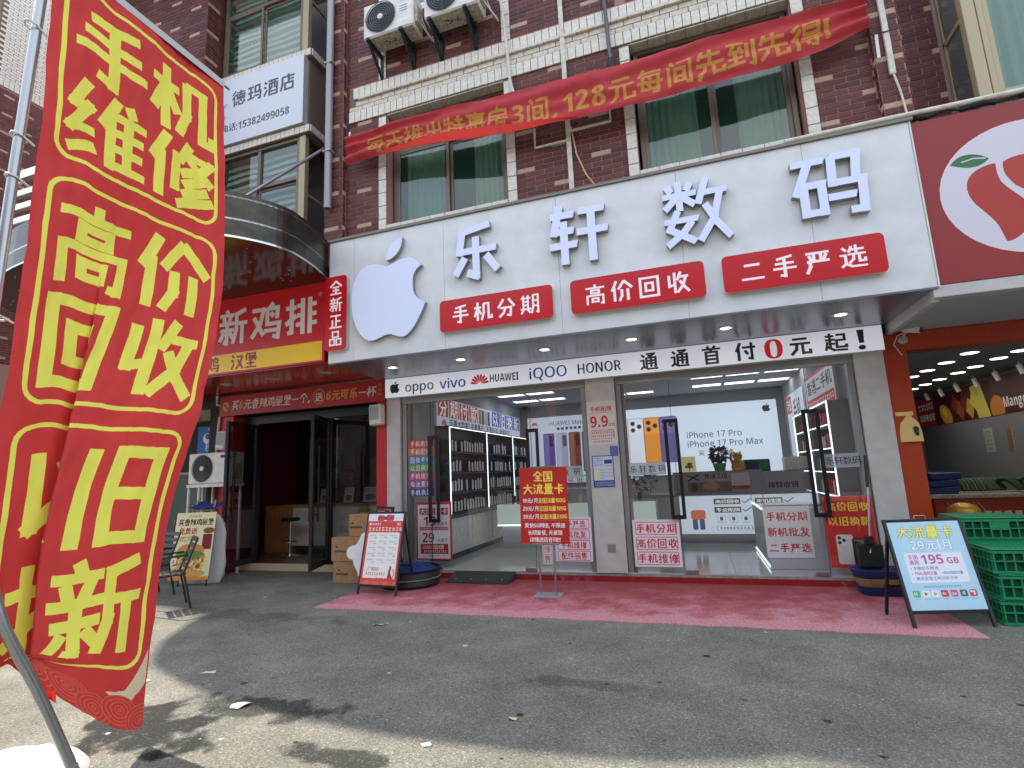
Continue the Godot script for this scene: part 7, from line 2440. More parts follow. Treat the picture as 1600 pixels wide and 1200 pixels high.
# ---------------------------------------------------------------- on the street
# an A-frame board; origin on the ground between its front feet, print towards +z
func sandwich_board(o: Node3D, w: float, h: float, lean: float, clear: float, m: Material) -> void:
	var up := Vector3(0, h, -lean).normalized()
	var n := Vector3(0, lean, h).normalized()
	var t := 0.028
	var len := Vector2(h, lean).length()
	for s in [-1, 1]:
		var f := MB.new()
		f.bar(Vector3(s * (w / 2 - t / 2), 0.0, 0.0), Vector3(s * (w / 2 - t / 2), 0, 0) + up * len, t, t, Vector3.RIGHT)
		put(f, "front_leg", mats.plastic_black, o)
		f = MB.new()
		f.bar(Vector3(s * (w / 2 - t * 1.6), 0.0, -lean * 2.0), Vector3(s * (w / 2 - t * 1.6), h * 0.93, -lean * 1.02), t * 0.9, t * 0.9, Vector3.RIGHT)
		put(f, "rear_leg", mats.plastic_black, o)
	for q in [Vector3(0, h * 0.30, -lean * 1.72), up * (len - t / 2), up * (clear + t / 2)]:
		var f := MB.new()
		f.bar(Vector3(-w / 2 + t, 0, 0) + q, Vector3(w / 2 - t, 0, 0) + q, t, t)
		put(f, "rail", mats.plastic_black, o)
	var b := put_mesh(board(w - 2 * t + 0.004, len - clear - 2 * t + 0.004, 0.008, m, mats.plastic_black), "print", o)
	b.transform = Transform3D(Basis(Vector3.RIGHT, up, n), up * ((len + clear) / 2) + n * 0.002)
	put_tube("handle", mats.steel, o, [Vector3(-0.05, 0, 0) + up * len, Vector3(-0.05, 0, 0) + up * (len + 0.03), Vector3(0.05, 0, 0) + up * (len + 0.03), Vector3(0.05, 0, 0) + up * len], 0.005, 6)


func make_street_things() -> void:
	# blue data plan board on the right
	var blue := Color8(178, 218, 236)
	var cv := Canvas.new(self, 512, 672, blue)
	for k in 60:
		cv.disc(rng.randf() * 512, rng.randf() * 672, rng.randf_range(30, 90), rng.randf_range(12, 40), Color8(172 + k % 16, 214 + k % 9, 234 + k % 6), rng.randf() * 3.0)
	for e in [[0.225, Color8(40, 120, 150)], [0.15, Color8(244, 232, 92)]]:
		cv.text("大流量卡", 52, 34, 98, e[1], e[0], 1.04)
	for e in [[0.20, Color8(60, 130, 166)], [0.14, grey(246)]]:
		cv.text("元", 230, 148, 76, e[1], e[0])
		cv.text("月", 340, 148, 76, e[1], e[0])
	for d in [Vector2(-3, 0), Vector2(3, 0), Vector2(0, -3), Vector2(0, 3)]:
		cv.roman("29", 126 + d.x, 154 + d.y, 66, Color8(60, 130, 166))
	cv.roman("29", 126, 154, 66, grey(246))
	cv.path(PackedVector2Array([Vector2(324, 150), Vector2(324, 226)]), 8, grey(246))
	cv.rrect(56, 246, 404, 226, 16, Color8(238, 234, 246))
	var mauve := Color8(182, 88, 140)
	cv.text("全国", 78, 260, 34, mauve, 0.14)
	cv.text("通用", 78, 302, 34, mauve, 0.14)
	cv.roman("195", 168, 262, 70, mauve, 1.0)
	cv.roman("GB", 344, 286, 46, mauve, 1.0)
	var teal := Color8(66, 140, 176)
	cv.disc(80, 366, 4, 4, teal)
	cv.text("不限时不限速", 94, 350, 27, teal, 0.12)
	cv.disc(80, 404, 4, 4, teal)
	cv.text("115G通用流量", 94, 388, 27, mauve, 0.12, 1.02, 0.92)
	cv.text("+80G视频流量", 284, 388, 25, teal, 0.12, 1.0, 0.9)
	cv.disc(80, 440, 4, 4, teal)
	cv.text("通话全国主叫200分钟", 94, 426, 27, teal, 0.12)
	cv.fine(130, 494, 250, 16, teal, rng)
	for k in 7:
		var x := 40.0 + k * 64
		var hue: Color = [Color8(96, 180, 110), grey(238), grey(238), Color8(206, 54, 66), Color8(214, 88, 150), Color8(70, 96, 92), Color8(196, 44, 60)][k]
		cv.rrect(x, 528, 50, 50, 10, hue)
		if k in [1, 2]:
			cv.poly(PackedVector2Array([Vector2(x + 14, 540), Vector2(x + 40, 554), Vector2(x + 14, 568)]), [Color8(170, 60, 90), Color8(120, 190, 120)][k - 1])
		elif k == 5:
			cv.roman("d", x + 16, 538, 26, grey(240))
		elif k == 6:
			for e in [[14, 542], [32, 542], [32, 560]]:
				cv.disc(x + e[0], e[1], 8, 8, grey(236))
		else:
			cv.roman(["M", "", "", "tv", "ua"][k], x + 8, 542, 22, grey(238), 0.9)
		cv.fine(x + 6, 588, 36, 8, grey(90), rng)
	var o := thing("blue_sandwich_board", "pale blue data plan sandwich board in front of the green crates", "sandwich board", Vector3(2.015, 0.008, 1.64), 0.26)
	sandwich_board(o, 0.70, 0.91, 0.23, 0.115, printed("blue_print", cv.tex(), 0.35))
	# red and white board on the left
	cv = Canvas.new(self, 448, 768, Color8(206, 44, 40))
	cv.rect(0, 0, 448, 84, Color8(226, 230, 238))
	cv.rrect(120, 20, 90, 62, 20, Color8(190, 30, 40))
	cv.rrect(230, 16, 100, 66, 20, Color8(196, 34, 42))
	cv.disc(222, 52, 22, 20, Color8(150, 20, 30))
	cv.disc(36, 118, 14, 14, grey(240))
	cv.fine(60, 106, 110, 24, grey(240), rng)
	cv.roman("5G", 380, 104, 26, grey(240))
	cv.fine(24, 152, 230, 44, Color8(246, 222, 190), rng)
	cv.fine(276, 152, 150, 44, Color8(246, 222, 190), rng)
	cv.rrect(26, 210, 398, 540, 18, Color8(236, 234, 228))
	for j in 5:
		for k in 3:
			cv.rrect(40 + k * 128, 226 + j * 66, 118, 56, 6, Color8(228, 230, 228))
			cv.fine(48 + k * 128, 238 + j * 66, 84, 10, grey(130), rng)
			cv.fine(108 + k * 128, 262 + j * 66, 34, 10, grey(90), rng)
	cv.text("广电", 70, 580, 46, Color8(160, 50, 40), 0.1, 0.95, 1.0, 0.15)
	cv.roman("5G", 164, 588, 32, Color8(160, 50, 40))
	cv.fine(60, 640, 230, 30, Color8(176, 60, 50), rng)
	cv.poly(PackedVector2Array([Vector2(350, 560), Vector2(372, 580), Vector2(366, 640), Vector2(392, 690), Vector2(370, 730), Vector2(330, 700), Vector2(340, 620)]), Color8(164, 44, 40))
	cv.path(PackedVector2Array([Vector2(396, 600), Vector2(410, 660), Vector2(386, 720)]), 10, Color8(176, 70, 60))
	cv.rect(0, 700, 448, 68, Color8(206, 50, 44))
	for k in 8:
		cv.disc(20 + k * 60, 756, 36, 30, Color8(206 + k % 3 * 8, 70 + k % 2 * 30, 60))
	cv.roman("2026", 190, 694, 44, Color8(206, 60, 44), 1.0, "Droid Serif")
	o = thing("red_sandwich_board", "red and white price sandwich board beside the round blue tub", "sandwich board", Vector3(-4.145, 0.008, 1.23), -0.09)
	sandwich_board(o, 0.64, 1.05, 0.24, 0.10, printed("red_board_print", cv.tex(), 0.35))
	# second board standing behind it, turned to the left
	cv = Canvas.new(self, 256, 384, Color8(158, 36, 40))
	cv.frame(110, 40, 120, 60, 6, 4, grey(220), Color8(158, 36, 40))
	cv.fine(120, 56, 96, 26, grey(220), rng)
	cv.fine(20, 16, 110, 16, grey(200), rng)
	o = thing("dark_red_board", "dark red board peeking out behind the white price board", "sandwich board", Vector3(-4.60, 0.0, 0.62), -0.62)
	sandwich_board(o, 0.62, 1.10, 0.2, 0.12, printed("dark_red_print", cv.tex(), 0.4))
	# notice stand
	cv = Canvas.new(self, 448, 666, Color8(190, 38, 36))
	var yl := Color8(248, 226, 84)
	var wh := grey(240)
	cv.centred("全国", 224, 34, 90, yl, 0.15, 1.04)
	cv.centred("大流量卡", 224, 144, 92, yl, 0.15, 1.06)
	for k in 3:
		var y := 270.0 + 70 * k
		var x := cv.text(["19元/月", "29元/月", "39元/月"][k], 24, y, 44, wh, 0.14, 1.02, 0.92)
		cv.text(["全国流量100G", "全国流量195G", "全国流量230G"][k], x, y, 44, yl, 0.14, 1.0, 0.92)
	cv.rect(10, 464, 428, 2, Color8(226, 130, 60))
	cv.centred("更快5G网络，不限速", 224, 488, 42, wh, 0.14, 1.02)
	cv.centred("长期套餐，无套路", 224, 550, 42, wh, 0.14, 1.02)
	cv.centred("详情进店咨询!!!", 224, 610, 42, wh, 0.14, 1.02)
	o = thing("red_notice_stand", "red notice with yellow characters on a steel floor stand", "sign stand", Vector3(-1.87, 0.008, 0.95), 0.04)
	put_box("base_plate", mats.steel_dull, o, Vector3(-0.17, 0.0, -0.13), Vector3(0.17, 0.012, 0.13), 0.004)
	for s in [-1, 1]:
		put_tube("post", mats.steel, o, [Vector3(0.095 * s, 0.01, 0.0), Vector3(0.095 * s, 1.57, 0.0)], 0.011)
	for y in [0.615, 1.565]:
		put_box("clip_bar", mats.steel, o, Vector3(-0.17, y - 0.012, -0.006), Vector3(0.17, y + 0.012, 0.022), 0.003)
	var b := put_mesh(board(0.62, 0.94, 0.006, printed("stand_print", cv.tex(), 0.45), mats.red_panel), "print", o)
	b.position = Vector3(0, 1.09, 0.012)
	b.rotation.z = -0.012
	# rubber threshold ramp
	o = thing("threshold_ramp", "black rubber ramp wedge at the left glass doors", "ramp", Vector3(-3.07, 0.009, 0.05))
	for s in 2:
		var mb := MB.new()
		var x0 := -0.47 + 0.47 * s
		var x1 := x0 + 0.468
		var p := [Vector3(x0, 0, 0.34), Vector3(x1, 0, 0.34), Vector3(x1, 0.11, 0.0), Vector3(x0, 0.11, 0.0), Vector3(x0, 0, 0.0), Vector3(x1, 0, 0.0), Vector3(x0, 0.02, 0.34), Vector3(x1, 0.02, 0.34)]
		mb.face([p[6], p[7], p[2], p[3]], Vector3(0, 1, 0.3))
		mb.face([p[0], p[1], p[7], p[6]], Vector3.BACK)
		mb.face([p[0], p[6], p[3], p[4]], Vector3.LEFT)
		mb.face([p[1], p[7], p[2], p[5]], Vector3.RIGHT)
		mb.face([p[4], p[5], p[2], p[3]], Vector3.FORWARD)
		put(mb, "wedge", mats.rubber, o)
	for k in 4:
		var mb := MB.new()
		mb.lathe([Vector2(0, 0.004), Vector2(0.012, 0.003)], 10, Vector3(-0.35 + 0.235 * k, 0.045, 0.26), Basis(Vector3.RIGHT, 0.26))
		put(mb, "screw", mats.steel, o)
	# round blue tub with cloth
	o = thing("round_blue_tub", "round dark collapsible tub holding crumpled blue cloth", "tub", Vector3(-4.02, 0.008, 0.55))
	var tb := MB.new()
	tb.lathe([Vector2(0, 0.0), Vector2(0.40, 0.0), Vector2(0.42, 0.04), Vector2(0.41, 0.10), Vector2(0.43, 0.13), Vector2(0.42, 0.20), Vector2(0.44, 0.235), Vector2(0.42, 0.24), Vector2(0.40, 0.20)], 36)
	put(tb, "wall", mats.plastic_black, o)
	tb = MB.new()
	tb.lathe([Vector2(0.424, 0.108), Vector2(0.434, 0.115), Vector2(0.424, 0.122)], 36)
	put(tb, "band", mats.steel_dull, o)
	var f := FastNoiseLite.new()
	f.seed = 2
	f.frequency = 3.2
	var cl := MB.new()
	var P := func(r: int, k: int) -> Vector3:
		var a := TAU * k / 40
		var q := 0.405 * r / 10.0
		var pos := Vector2(cos(a), sin(a)) * q
		return Vector3(pos.x, 0.20 + (1.0 - pow(r / 10.0, 3)) * (0.05 + 0.10 * absf(f.get_noise_2d(pos.x * 1.4, pos.y * 1.4))) + 0.02 * f.get_noise_2d(pos.x * 5, pos.y * 5), pos.y)
	for r in 10:
		for k in 40:
			cl.face([P.call(r, k), P.call(r + 1, k), P.call(r + 1, k + 1), P.call(r, k + 1)], Vector3.UP)
	put(smooth(cl), "cloth", mats.cloth_blue, o)
	# cartons
	var spots := [[Vector3(-5.10, 0.0, 0.32), Vector3(0.50, 0.31, 0.44), 0.03], [Vector3(-5.12, 0.311, 0.33), Vector3(0.52, 0.35, 0.44), -0.04], [Vector3(-5.0, 0.662, 0.25), Vector3(0.32, 0.33, 0.36), 0.06]]
	for k in 3:
		var c := thing("carton", "%s brown carton of the stack left of the price board" % ["lowest", "middle", "topmost"][k], "carton", spots[k][0], spots[k][2], "cartons by the burger shop")
		var s: Vector3 = spots[k][1]
		put_box("box", mats.carton, c, Vector3(-s.x / 2, 0, -s.z / 2), Vector3(s.x / 2, s.y, s.z / 2), 0.006)
		put_box("tape", mats.tape, c, Vector3(-s.x / 2 - 0.002, s.y - 0.002, -0.025), Vector3(s.x / 2 + 0.002, s.y + 0.0012, 0.025))
		var pm := MB.new()
		rng.seed = 70 + k
		for e in 7:
			pm.box(Vector3(-s.x * 0.36 + e * 0.03, s.y * 0.42, s.z / 2 + 0.0012), Vector3(0.02, 0.03, 0.001))
		pm.box(Vector3(-s.x * 0.30, s.y * 0.6, s.z / 2 + 0.0012), Vector3(0.05, 0.018, 0.001))
		put(pm, "print", mats.frame_black, c)
	# white cut-out shape leaning on the cartons
	var sil := Curve2D.new()
	for q in [[0.0, 0.0, 0, 0, -0.02, 0.10], [-0.10, 0.22, 0.02, -0.1, -0.10, 0.02], [-0.20, 0.33, 0.0, -0.05, 0.0, 0.06], [-0.08, 0.42, -0.06, 0.0, 0.05, 0.02], [0.02, 0.58, -0.04, -0.08, 0.05, 0.02], [0.12, 0.60, -0.03, 0.0, 0.02, -0.1], [0.14, 0.0, 0.0, 0.2, 0, 0]]:
		sil.add_point(Vector2(q[0], q[1]), Vector2(q[2], q[3]), Vector2(q[4], q[5]))
	var cp := sil.tessellate(3, 4)
	var cut := MB.new()
	cut.prism(cp, 0.0, 0.012)
	var co := put(cut, "white_cutout", mats.paper)
	co.position = Vector3(-4.72, 0.16, 0.80)
	co.rotation = Vector3(-0.12, 0.1, 0)
	tag(co, "white cut-out card shape leaning behind the price board", "cutout")
	# flat stacked tubs and a broom by the right glass
	for k in 3:
		var t := thing("oval_tray", "%s oval tray of the stack by the right glass" % ["bottom dark blue", "middle brown", "top dark blue"][k], "tray", Vector3(1.90, 0.008 + 0.085 * k, 0.34), 0.0, "stacked oval trays")
		var m: Material = [mats.tub_blue, mats.carton, mats.tub_blue][k]
		var tr := MB.new()
		var outer := rounded(0.66 + 0.02 * k, 0.40, 0.13, 6)
		var inner := rounded(0.56 + 0.02 * k, 0.30, 0.10, 6)
		for e in outer.size():
			var a := outer[e]
			var c2 := outer[(e + 1) % outer.size()]
			var d := inner[e]
			var g := inner[(e + 1) % outer.size()]
			tr.face([Vector3(d.x, 0, d.y), Vector3(g.x, 0, g.y), Vector3(c2.x, 0.10, c2.y), Vector3(a.x, 0.10, a.y)], Vector3(a.x, -0.1, a.y))
			tr.face([Vector3(a.x, 0.10, a.y), Vector3(c2.x, 0.10, c2.y), Vector3(c2.x * 0.95, 0.10, c2.y * 0.93), Vector3(a.x * 0.95, 0.10, a.y * 0.93)], Vector3.UP)
			tr.face([Vector3(a.x * 0.95, 0.10, a.y * 0.93), Vector3(c2.x * 0.95, 0.10, c2.y * 0.93), Vector3(g.x * 0.9, 0.012, g.y * 0.9), Vector3(d.x * 0.9, 0.012, d.y * 0.9)], Vector3(-a.x, 0.1, -a.y))
			tr.face([Vector3(0, 0.012, 0), Vector3(d.x * 0.9, 0.012, d.y * 0.9), Vector3(g.x * 0.9, 0.012, g.y * 0.9)], Vector3.UP)
			tr.face([Vector3(0, 0.0, 0), Vector3(d.x, 0.0, d.y), Vector3(g.x, 0.0, g.y)], Vector3.DOWN)
		put(tr, "tray", m, t)
	var bm := thing("dustpan_broom", "long handled black dustpan leaning on the right glass", "dustpan", Vector3(1.80, 0.27, 0.22))
	put_tube("handle", mats.steel, bm, [Vector3(0, 0.16, 0.02), Vector3(0.09, 0.90, -0.07)], 0.013)
	put_tube("grip", mats.plastic_black, bm, [Vector3(0.09, 0.90, -0.07), Vector3(0.125, 1.27, -0.12)], 0.018)
	var dp := MB.new()
	dp.box(Vector3(0.0, 0.13, 0.0), Vector3(0.26, 0.26, 0.05), 0.012)
	dp.box(Vector3(0.0, 0.30, 0.015), Vector3(0.10, 0.10, 0.05), 0.012)
	put(dp, "pan", mats.plastic_black, bm)
	var bt := thing("green_bottle", "green spray bottle among the trays by the grey column", "bottle", Vector3(2.06, 0.19, 0.28))
	var bo := MB.new()
	bo.lathe([Vector2(0, 0), Vector2(0.045, 0.0), Vector2(0.048, 0.16), Vector2(0.02, 0.21), Vector2(0.018, 0.25), Vector2(0, 0.25)], 14)
	put(bo, "body", mats.crate_green, bt)
	put_box("trigger", mats.plastic_white, bt, Vector3(-0.05, 0.25, -0.015), Vector3(0.03, 0.29, 0.015), 0.004)
	make_crates()
	make_burger_yard()
	make_litter()


# one folding crate with latticed walls and a closed lid; origin at the middle of its base
func make_crates() -> void:
	var w := 0.62
	var d := 0.56
	var h := 0.215
	var proto := thing("green_crate", "topmost green lattice crate of the front stack", "crate", Vector3.ZERO, 0.0, "green crates by the fruit shop")
	var mb := MB.new()
	for s in [-1, 1]:
		for y in [0.012, h - 0.03, h * 0.5]:
			mb.box(Vector3(0, y, s * (d / 2 - 0.012)), Vector3(w, 0.022 if y != h * 0.5 else 0.010, 0.022), 0.0)
			mb.box(Vector3(s * (w / 2 - 0.0125), y, 0), Vector3(0.021, 0.0215 if y != h * 0.5 else 0.0095, d - 0.048), 0.0)
		for k in 9:
			mb.box(Vector3(-w / 2 + 0.02 + (w - 0.04) * k / 8.0, h / 2 - 0.01, s * (d / 2 - 0.0125)), Vector3(0.011, h - 0.05, 0.018), 0.0)
		for k in 8:
			mb.box(Vector3(s * (w / 2 - 0.0135), h / 2 - 0.01, -d / 2 + 0.03 + (d - 0.06) * k / 7.0), Vector3(0.017, h - 0.05, 0.011), 0.0)
		mb.box(Vector3(0, h * 0.62, s * (d / 2 - 0.011)), Vector3(0.16, 0.085, 0.017), 0.002)
	put(mb, "wall", mats.crate_green, proto)
	mb = MB.new()
	for s in [-1, 1]:
		mb.box(Vector3(0, h / 2, s * (d / 2 - 0.035)), Vector3(w - 0.06, h - 0.03, 0.003))
		mb.box(Vector3(s * (w / 2 - 0.035), h / 2, 0), Vector3(0.003, h - 0.03, d - 0.08))
	for k in 5:
		mb.box(Vector3(-0.24 + 0.12 * k, h / 2, d / 2 - 0.028), Vector3(0.004, h - 0.06, 0.008), 0.0, Basis(Vector3.BACK, 0.6))
	put(mb, "inner_shade", mat("crate_shade", Color8(12, 84, 56), 0.6), proto)  # darker green sheets: shade of the crate inside put into the colour
	mb = MB.new()
	mb.box(Vector3(0, h - 0.008, 0), Vector3(w - 0.01, 0.012, d - 0.01), 0.004)
	for k in 15:
		mb.box(Vector3(-w / 2 + 0.04 + 0.0385 * k, h - 0.0005, 0), Vector3(0.008, 0.005, d - 0.06))
	for k in 13:
		mb.box(Vector3(0, h - 0.0008, -d / 2 + 0.04 + 0.04 * k), Vector3(w - 0.06, 0.0045, 0.008))
	put(mb, "lid", mats.crate_green, proto)
	put_box("base", mats.crate_green, proto, Vector3(-w / 2 + 0.01, 0.0, -d / 2 + 0.01), Vector3(w / 2 - 0.01, 0.01, d / 2 - 0.01))
	var at := []
	for k in 3:
		at.append([Vector3(2.74 + 0.012 * (k % 2), 0.004 + 0.218 * k, 1.22), ["lowest green lattice crate of the front stack", "middle green lattice crate of the front stack", "topmost green lattice crate of the front stack"][k]])
	for k in 4:
		at.append([Vector3(2.80 - 0.01 * (k % 2), 0.004 + 0.218 * k, 0.60), ["lowest green lattice crate of the rear stack", "second green lattice crate of the rear stack", "third green lattice crate of the rear stack", "topmost green lattice crate of the rear stack"][k]])
	for k in 3:
		at.append([Vector3(3.40, 0.004 + 0.218 * k, 1.18), ["lowest green lattice crate of the outer stack", "middle green lattice crate of the outer stack", "topmost green lattice crate of the outer stack"][k]])
	for k in at.size():
		var o: Node3D = proto if k == 0 else proto.duplicate()
		if k:
			o.name = numbered("green_crate")
			add_child(o)
		o.position = at[k][0]
		o.rotation.y = 0.02 * sin(k * 2.0)
		o.set_meta("label", at[k][1])


# chair with slatted seat and back, tube frame with arms; origin on the ground, facing +z
func make_chair(label: String, at: Vector3, turn: float) -> void:
	var o := thing("slatted_chair", label, "chair", at, turn, "black chairs before the burger shop")
	for s in [-1, 1]:
		put_tube("front_leg", mats.plastic_black, o, [Vector3(0.24 * s, 0, 0.24), Vector3(0.235 * s, 0.3, 0.21), Vector3(0.235 * s, 0.62, 0.19), Vector3(0.24 * s, 0.65, 0.16), Vector3(0.24 * s, 0.655, -0.2)], 0.013)
		put_tube("rear_leg", mats.plastic_black, o, [Vector3(0.22 * s, 0, -0.26), Vector3(0.215 * s, 0.4, -0.17), Vector3(0.21 * s, 0.44, -0.16), Vector3(0.21 * s, 0.86, -0.30)], 0.013)
	for k in 5:
		var mb := MB.new()
		mb.box(Vector3(0, 0.43, 0.17 - 0.082 * k), Vector3(0.42, 0.014, 0.065), 0.003)
		put(mb, "seat_slat", mats.plastic_black, o)
	for s in [-1, 1]:
		var fr := MB.new()
		fr.bar(Vector3(0.21 * s, 0.42, 0.2), Vector3(0.21 * s, 0.42, -0.18), 0.02, 0.02)
		put(fr, "seat_rail", mats.plastic_black, o)
	for k in 5:
		var mb := MB.new()
		mb.box(Vector3(0, 0.52 + 0.08 * k, -0.185 - 0.0265 * k), Vector3(0.41, 0.055, 0.012), 0.003, Basis(Vector3.RIGHT, -0.32))
		put(mb, "back_slat", mats.plastic_black, o)


func make_burger_yard() -> void:
	make_chair("black slatted chair nearest the street, half behind the flag", Vector3(-6.55, 0, 2.30), 2.55 + PI)
	make_chair("black slatted chair behind the nearer one, mostly hidden by flag", Vector3(-7.55, 0, 1.78), 2.9 + PI)
	# outdoor unit on a rack
	var o := thing("standing_air_conditioner", "white outdoor air conditioner on a white rack by the open door", "air conditioner", Vector3(-8.66, 1.56, -0.03))
	outdoor_unit(o, 0.94, 0.54, 0.34, true)
	put_box("badge", mats.pack_blue, o, Vector3(0.74, 0.44, 0.34), Vector3(0.86, 0.49, 0.343))
	var r := thing("unit_rack", "white steel rack carrying the outdoor unit by the burger shop", "rack", Vector3(-8.66, 0, -0.03))
	for x in [0.02, 0.26, 0.90]:
		put_box("leg", mats.plastic_white, r, Vector3(x - 0.018, 0, 0.30), Vector3(x + 0.018, 1.50, 0.336), 0.003)
		put_box("leg", mats.plastic_white, r, Vector3(x - 0.018, 0, 0.01), Vector3(x + 0.018, 1.50, 0.046), 0.003)
	put_box("shelf", mats.plastic_white, r, Vector3(-0.02, 1.50, 0.0), Vector3(0.96, 1.552, 0.345), 0.004)
	# folding table frame with folded umbrellas
	var t := thing("folding_table", "beige folding table legs with dark umbrella cloth behind the sack", "table", Vector3(-7.95, 0, 0.52))
	for s in [-1, 1]:
		put_tube("leg", mats.frame_beige, t, [Vector3(0.24 * s, 0, 0.1), Vector3(0.2 * s, 1.28, 0.0)], 0.014)
		put_tube("leg", mats.frame_beige, t, [Vector3(0.2 * s, 0, -0.12), Vector3(0.24 * s, 1.2, 0.06)], 0.014)
	put_tube("rail", mats.frame_beige, t, [Vector3(-0.24, 1.12, 0.04), Vector3(0.24, 1.12, 0.04)], 0.014)
	var cl := MB.new()
	for k in 12:
		var x0 := -0.3 + 0.055 * k
		cl.face([Vector3(x0, 1.15 + 0.02 * sin(k), 0.12), Vector3(x0 + 0.055, 1.15 + 0.02 * sin(k + 1), 0.12), Vector3(x0 + 0.055, 1.24 + 0.03 * sin(k * 0.7 + 0.7), -0.1), Vector3(x0, 1.24 + 0.03 * sin(k * 0.7), -0.1)], Vector3(0, 1, 0.4))
	put(smooth(cl), "cloth", mats.cloth_blue, t)
	# sack and the burger poster board
	var s := thing("white_sack", "white woven sack standing behind the burger poster", "sack", Vector3(-7.70, 0, 0.78), 0.25)
	var f := FastNoiseLite.new()
	f.seed = 6
	f.frequency = 2.4
	var mb := MB.new()
	var P := func(i: int, j: int) -> Vector3:
		var a := TAU * i / 28
		var y := 1.06 * j / 14
		var k := 1.0 - pow(absf(y / 1.06 - 0.45) * 1.5, 4.0) * 0.8
		var q := Vector3(cos(a) * 0.40, 0, sin(a) * 0.10) * maxf(k, 0.25 if j < 14 else 0.6)
		return q + Vector3(0, y + 0.03 * f.get_noise_2d(cos(a) * 2.0, 7.0) * (1.0 if j > 0 else 0.0), 0) + Vector3(cos(a), 0, sin(a)) * 0.035 * f.get_noise_3d(cos(a) * 1.4, y * 2.0, sin(a) * 1.4)
	for i in 28:
		for j in 14:
			mb.face([P.call(i, j), P.call(i + 1, j), P.call(i + 1, j + 1), P.call(i, j + 1)], Vector3(cos(TAU * (i + 0.5) / 28), 0, sin(TAU * (i + 0.5) / 28)))
	put(smooth(mb), "sack", mats.sack_white, s)
	var cv := Canvas.new(self, 384, 576, Color8(226, 218, 172))
	var ink := Color8(44, 36, 30)
	cv.fine(120, 24, 120, 16, Color8(120, 60, 40), rng)
	cv.text("买香辣鸡腿堡", 24, 56, 56, ink, 0.15, 1.02)
	cv.text("免费送", 40, 132, 58, Color8(170, 40, 36), 0.15, 1.02)
	cv.text("可口可乐", 50, 204, 48, Color8(150, 40, 36), 0.10, 0.96, 1.0, 0.2)
	cv.rrect(280, 190, 90, 130, 10, Color8(120, 28, 32))
	cv.disc(330, 160, 54, 26, Color8(120, 88, 44))
	cv.disc(180, 330, 130, 60, Color8(206, 142, 66))
	cv.disc(180, 370, 140, 40, Color8(96, 140, 62))
	for k in 90:
		cv.disc(40 + rng.randf() * 290, 380 + rng.randf() * 110, rng.randf_range(8, 22), rng.randf_range(6, 14), [Color8(214, 166, 52), Color8(196, 128, 44), Color8(140, 66, 34), Color8(228, 196, 84)][k % 4], rng.randf() * 3)
	cv.disc(190, 520, 150, 34, Color8(214, 162, 88))
	cv.rect(0, 548, 384, 28, Color8(226, 140, 44))
	cv.disc(30, 420, 26, 24, grey(236))
	cv.roman("8", 20, 404, 32, Color8(150, 30, 40))
	var pb := thing("burger_poster_board", "leaning burger poster board before the white sack", "poster", Vector3(-7.62, 0.0, 1.02), 0.25)
	var pm := put_mesh(board(0.66, 1.02, 0.012, printed("burger_poster_print", cv.tex(), 0.4), mats.plastic_black), "print", pb)
	pm.position = Vector3(0, 0.60, 0.0)
	pm.rotation.x = -0.14
	for x in [-0.26, -0.18, 0.28]:
		put_tube("leg", mats.plastic_black, pb, [Vector3(x, 0, 0.05), Vector3(x, 0.55, 0.0)], 0.012)
	var bk := put_box("back_panel", mats.plastic_black, pb, Vector3(-0.345, -0.30, -0.03), Vector3(0.325, 0.45, -0.004), 0.004)
	bk.position = Vector3(-0.03, 0.60, 0.0)
	bk.rotation.x = -0.14


# paper scraps blown over the asphalt
func make_litter() -> void:
	var spots := [[-3.94, 3.99, 0.16, 0.05, "long white scrap of paper lying in the shade edge"], [-3.14, 4.44, 0.15, 0.09, "white and green wrapper lying beside the dark patch"], [-1.22, 4.2, 0.075, 0.05, "small cream paper scrap alone in the middle of the street"], [-3.28, 2.47, 0.17, 0.045, "grey strip of tape lying just before the carpet edge"],
		[-4.3, 4.25, 0.08, 0.04, "tiny pale scrap on the sunlit asphalt"], [-1.6, 4.62, 0.07, 0.05, "tiny white scrap near the bottom edge of the street"]]
	for k in spots.size():
		var q: Array = spots[k]
		var mb := MB.new()
		var n := 9
		var rim := []
		for i in n:
			var f := TAU * i / n
			var s := rng.randf_range(0.55, 1.1)
			rim.append(Vector3(cos(f) * q[2] * 0.5 * s, 0.003 + 0.02 * rng.randf() * rng.randf(), sin(f) * q[3] * 0.6 * s))
		for i in n:
			mb.face([Vector3(0.01, 0.012, 0), rim[i], rim[(i + 1) % n]], Vector3.UP)
		var o := put(mb, "paper_scrap", [mats.scrap, mats.scrap, mats.stone_cream, mats.wall_grey, mats.scrap, mats.scrap][k])
		o.position = Vector3(q[0], 0.001, q[1])
		o.rotation.y = [0.25, 0.3, -0.2, 0.35, 0.6, 0.1][k]
		tag(o, q[4], "litter", "scraps on the asphalt")
		if k == 1:
			pass


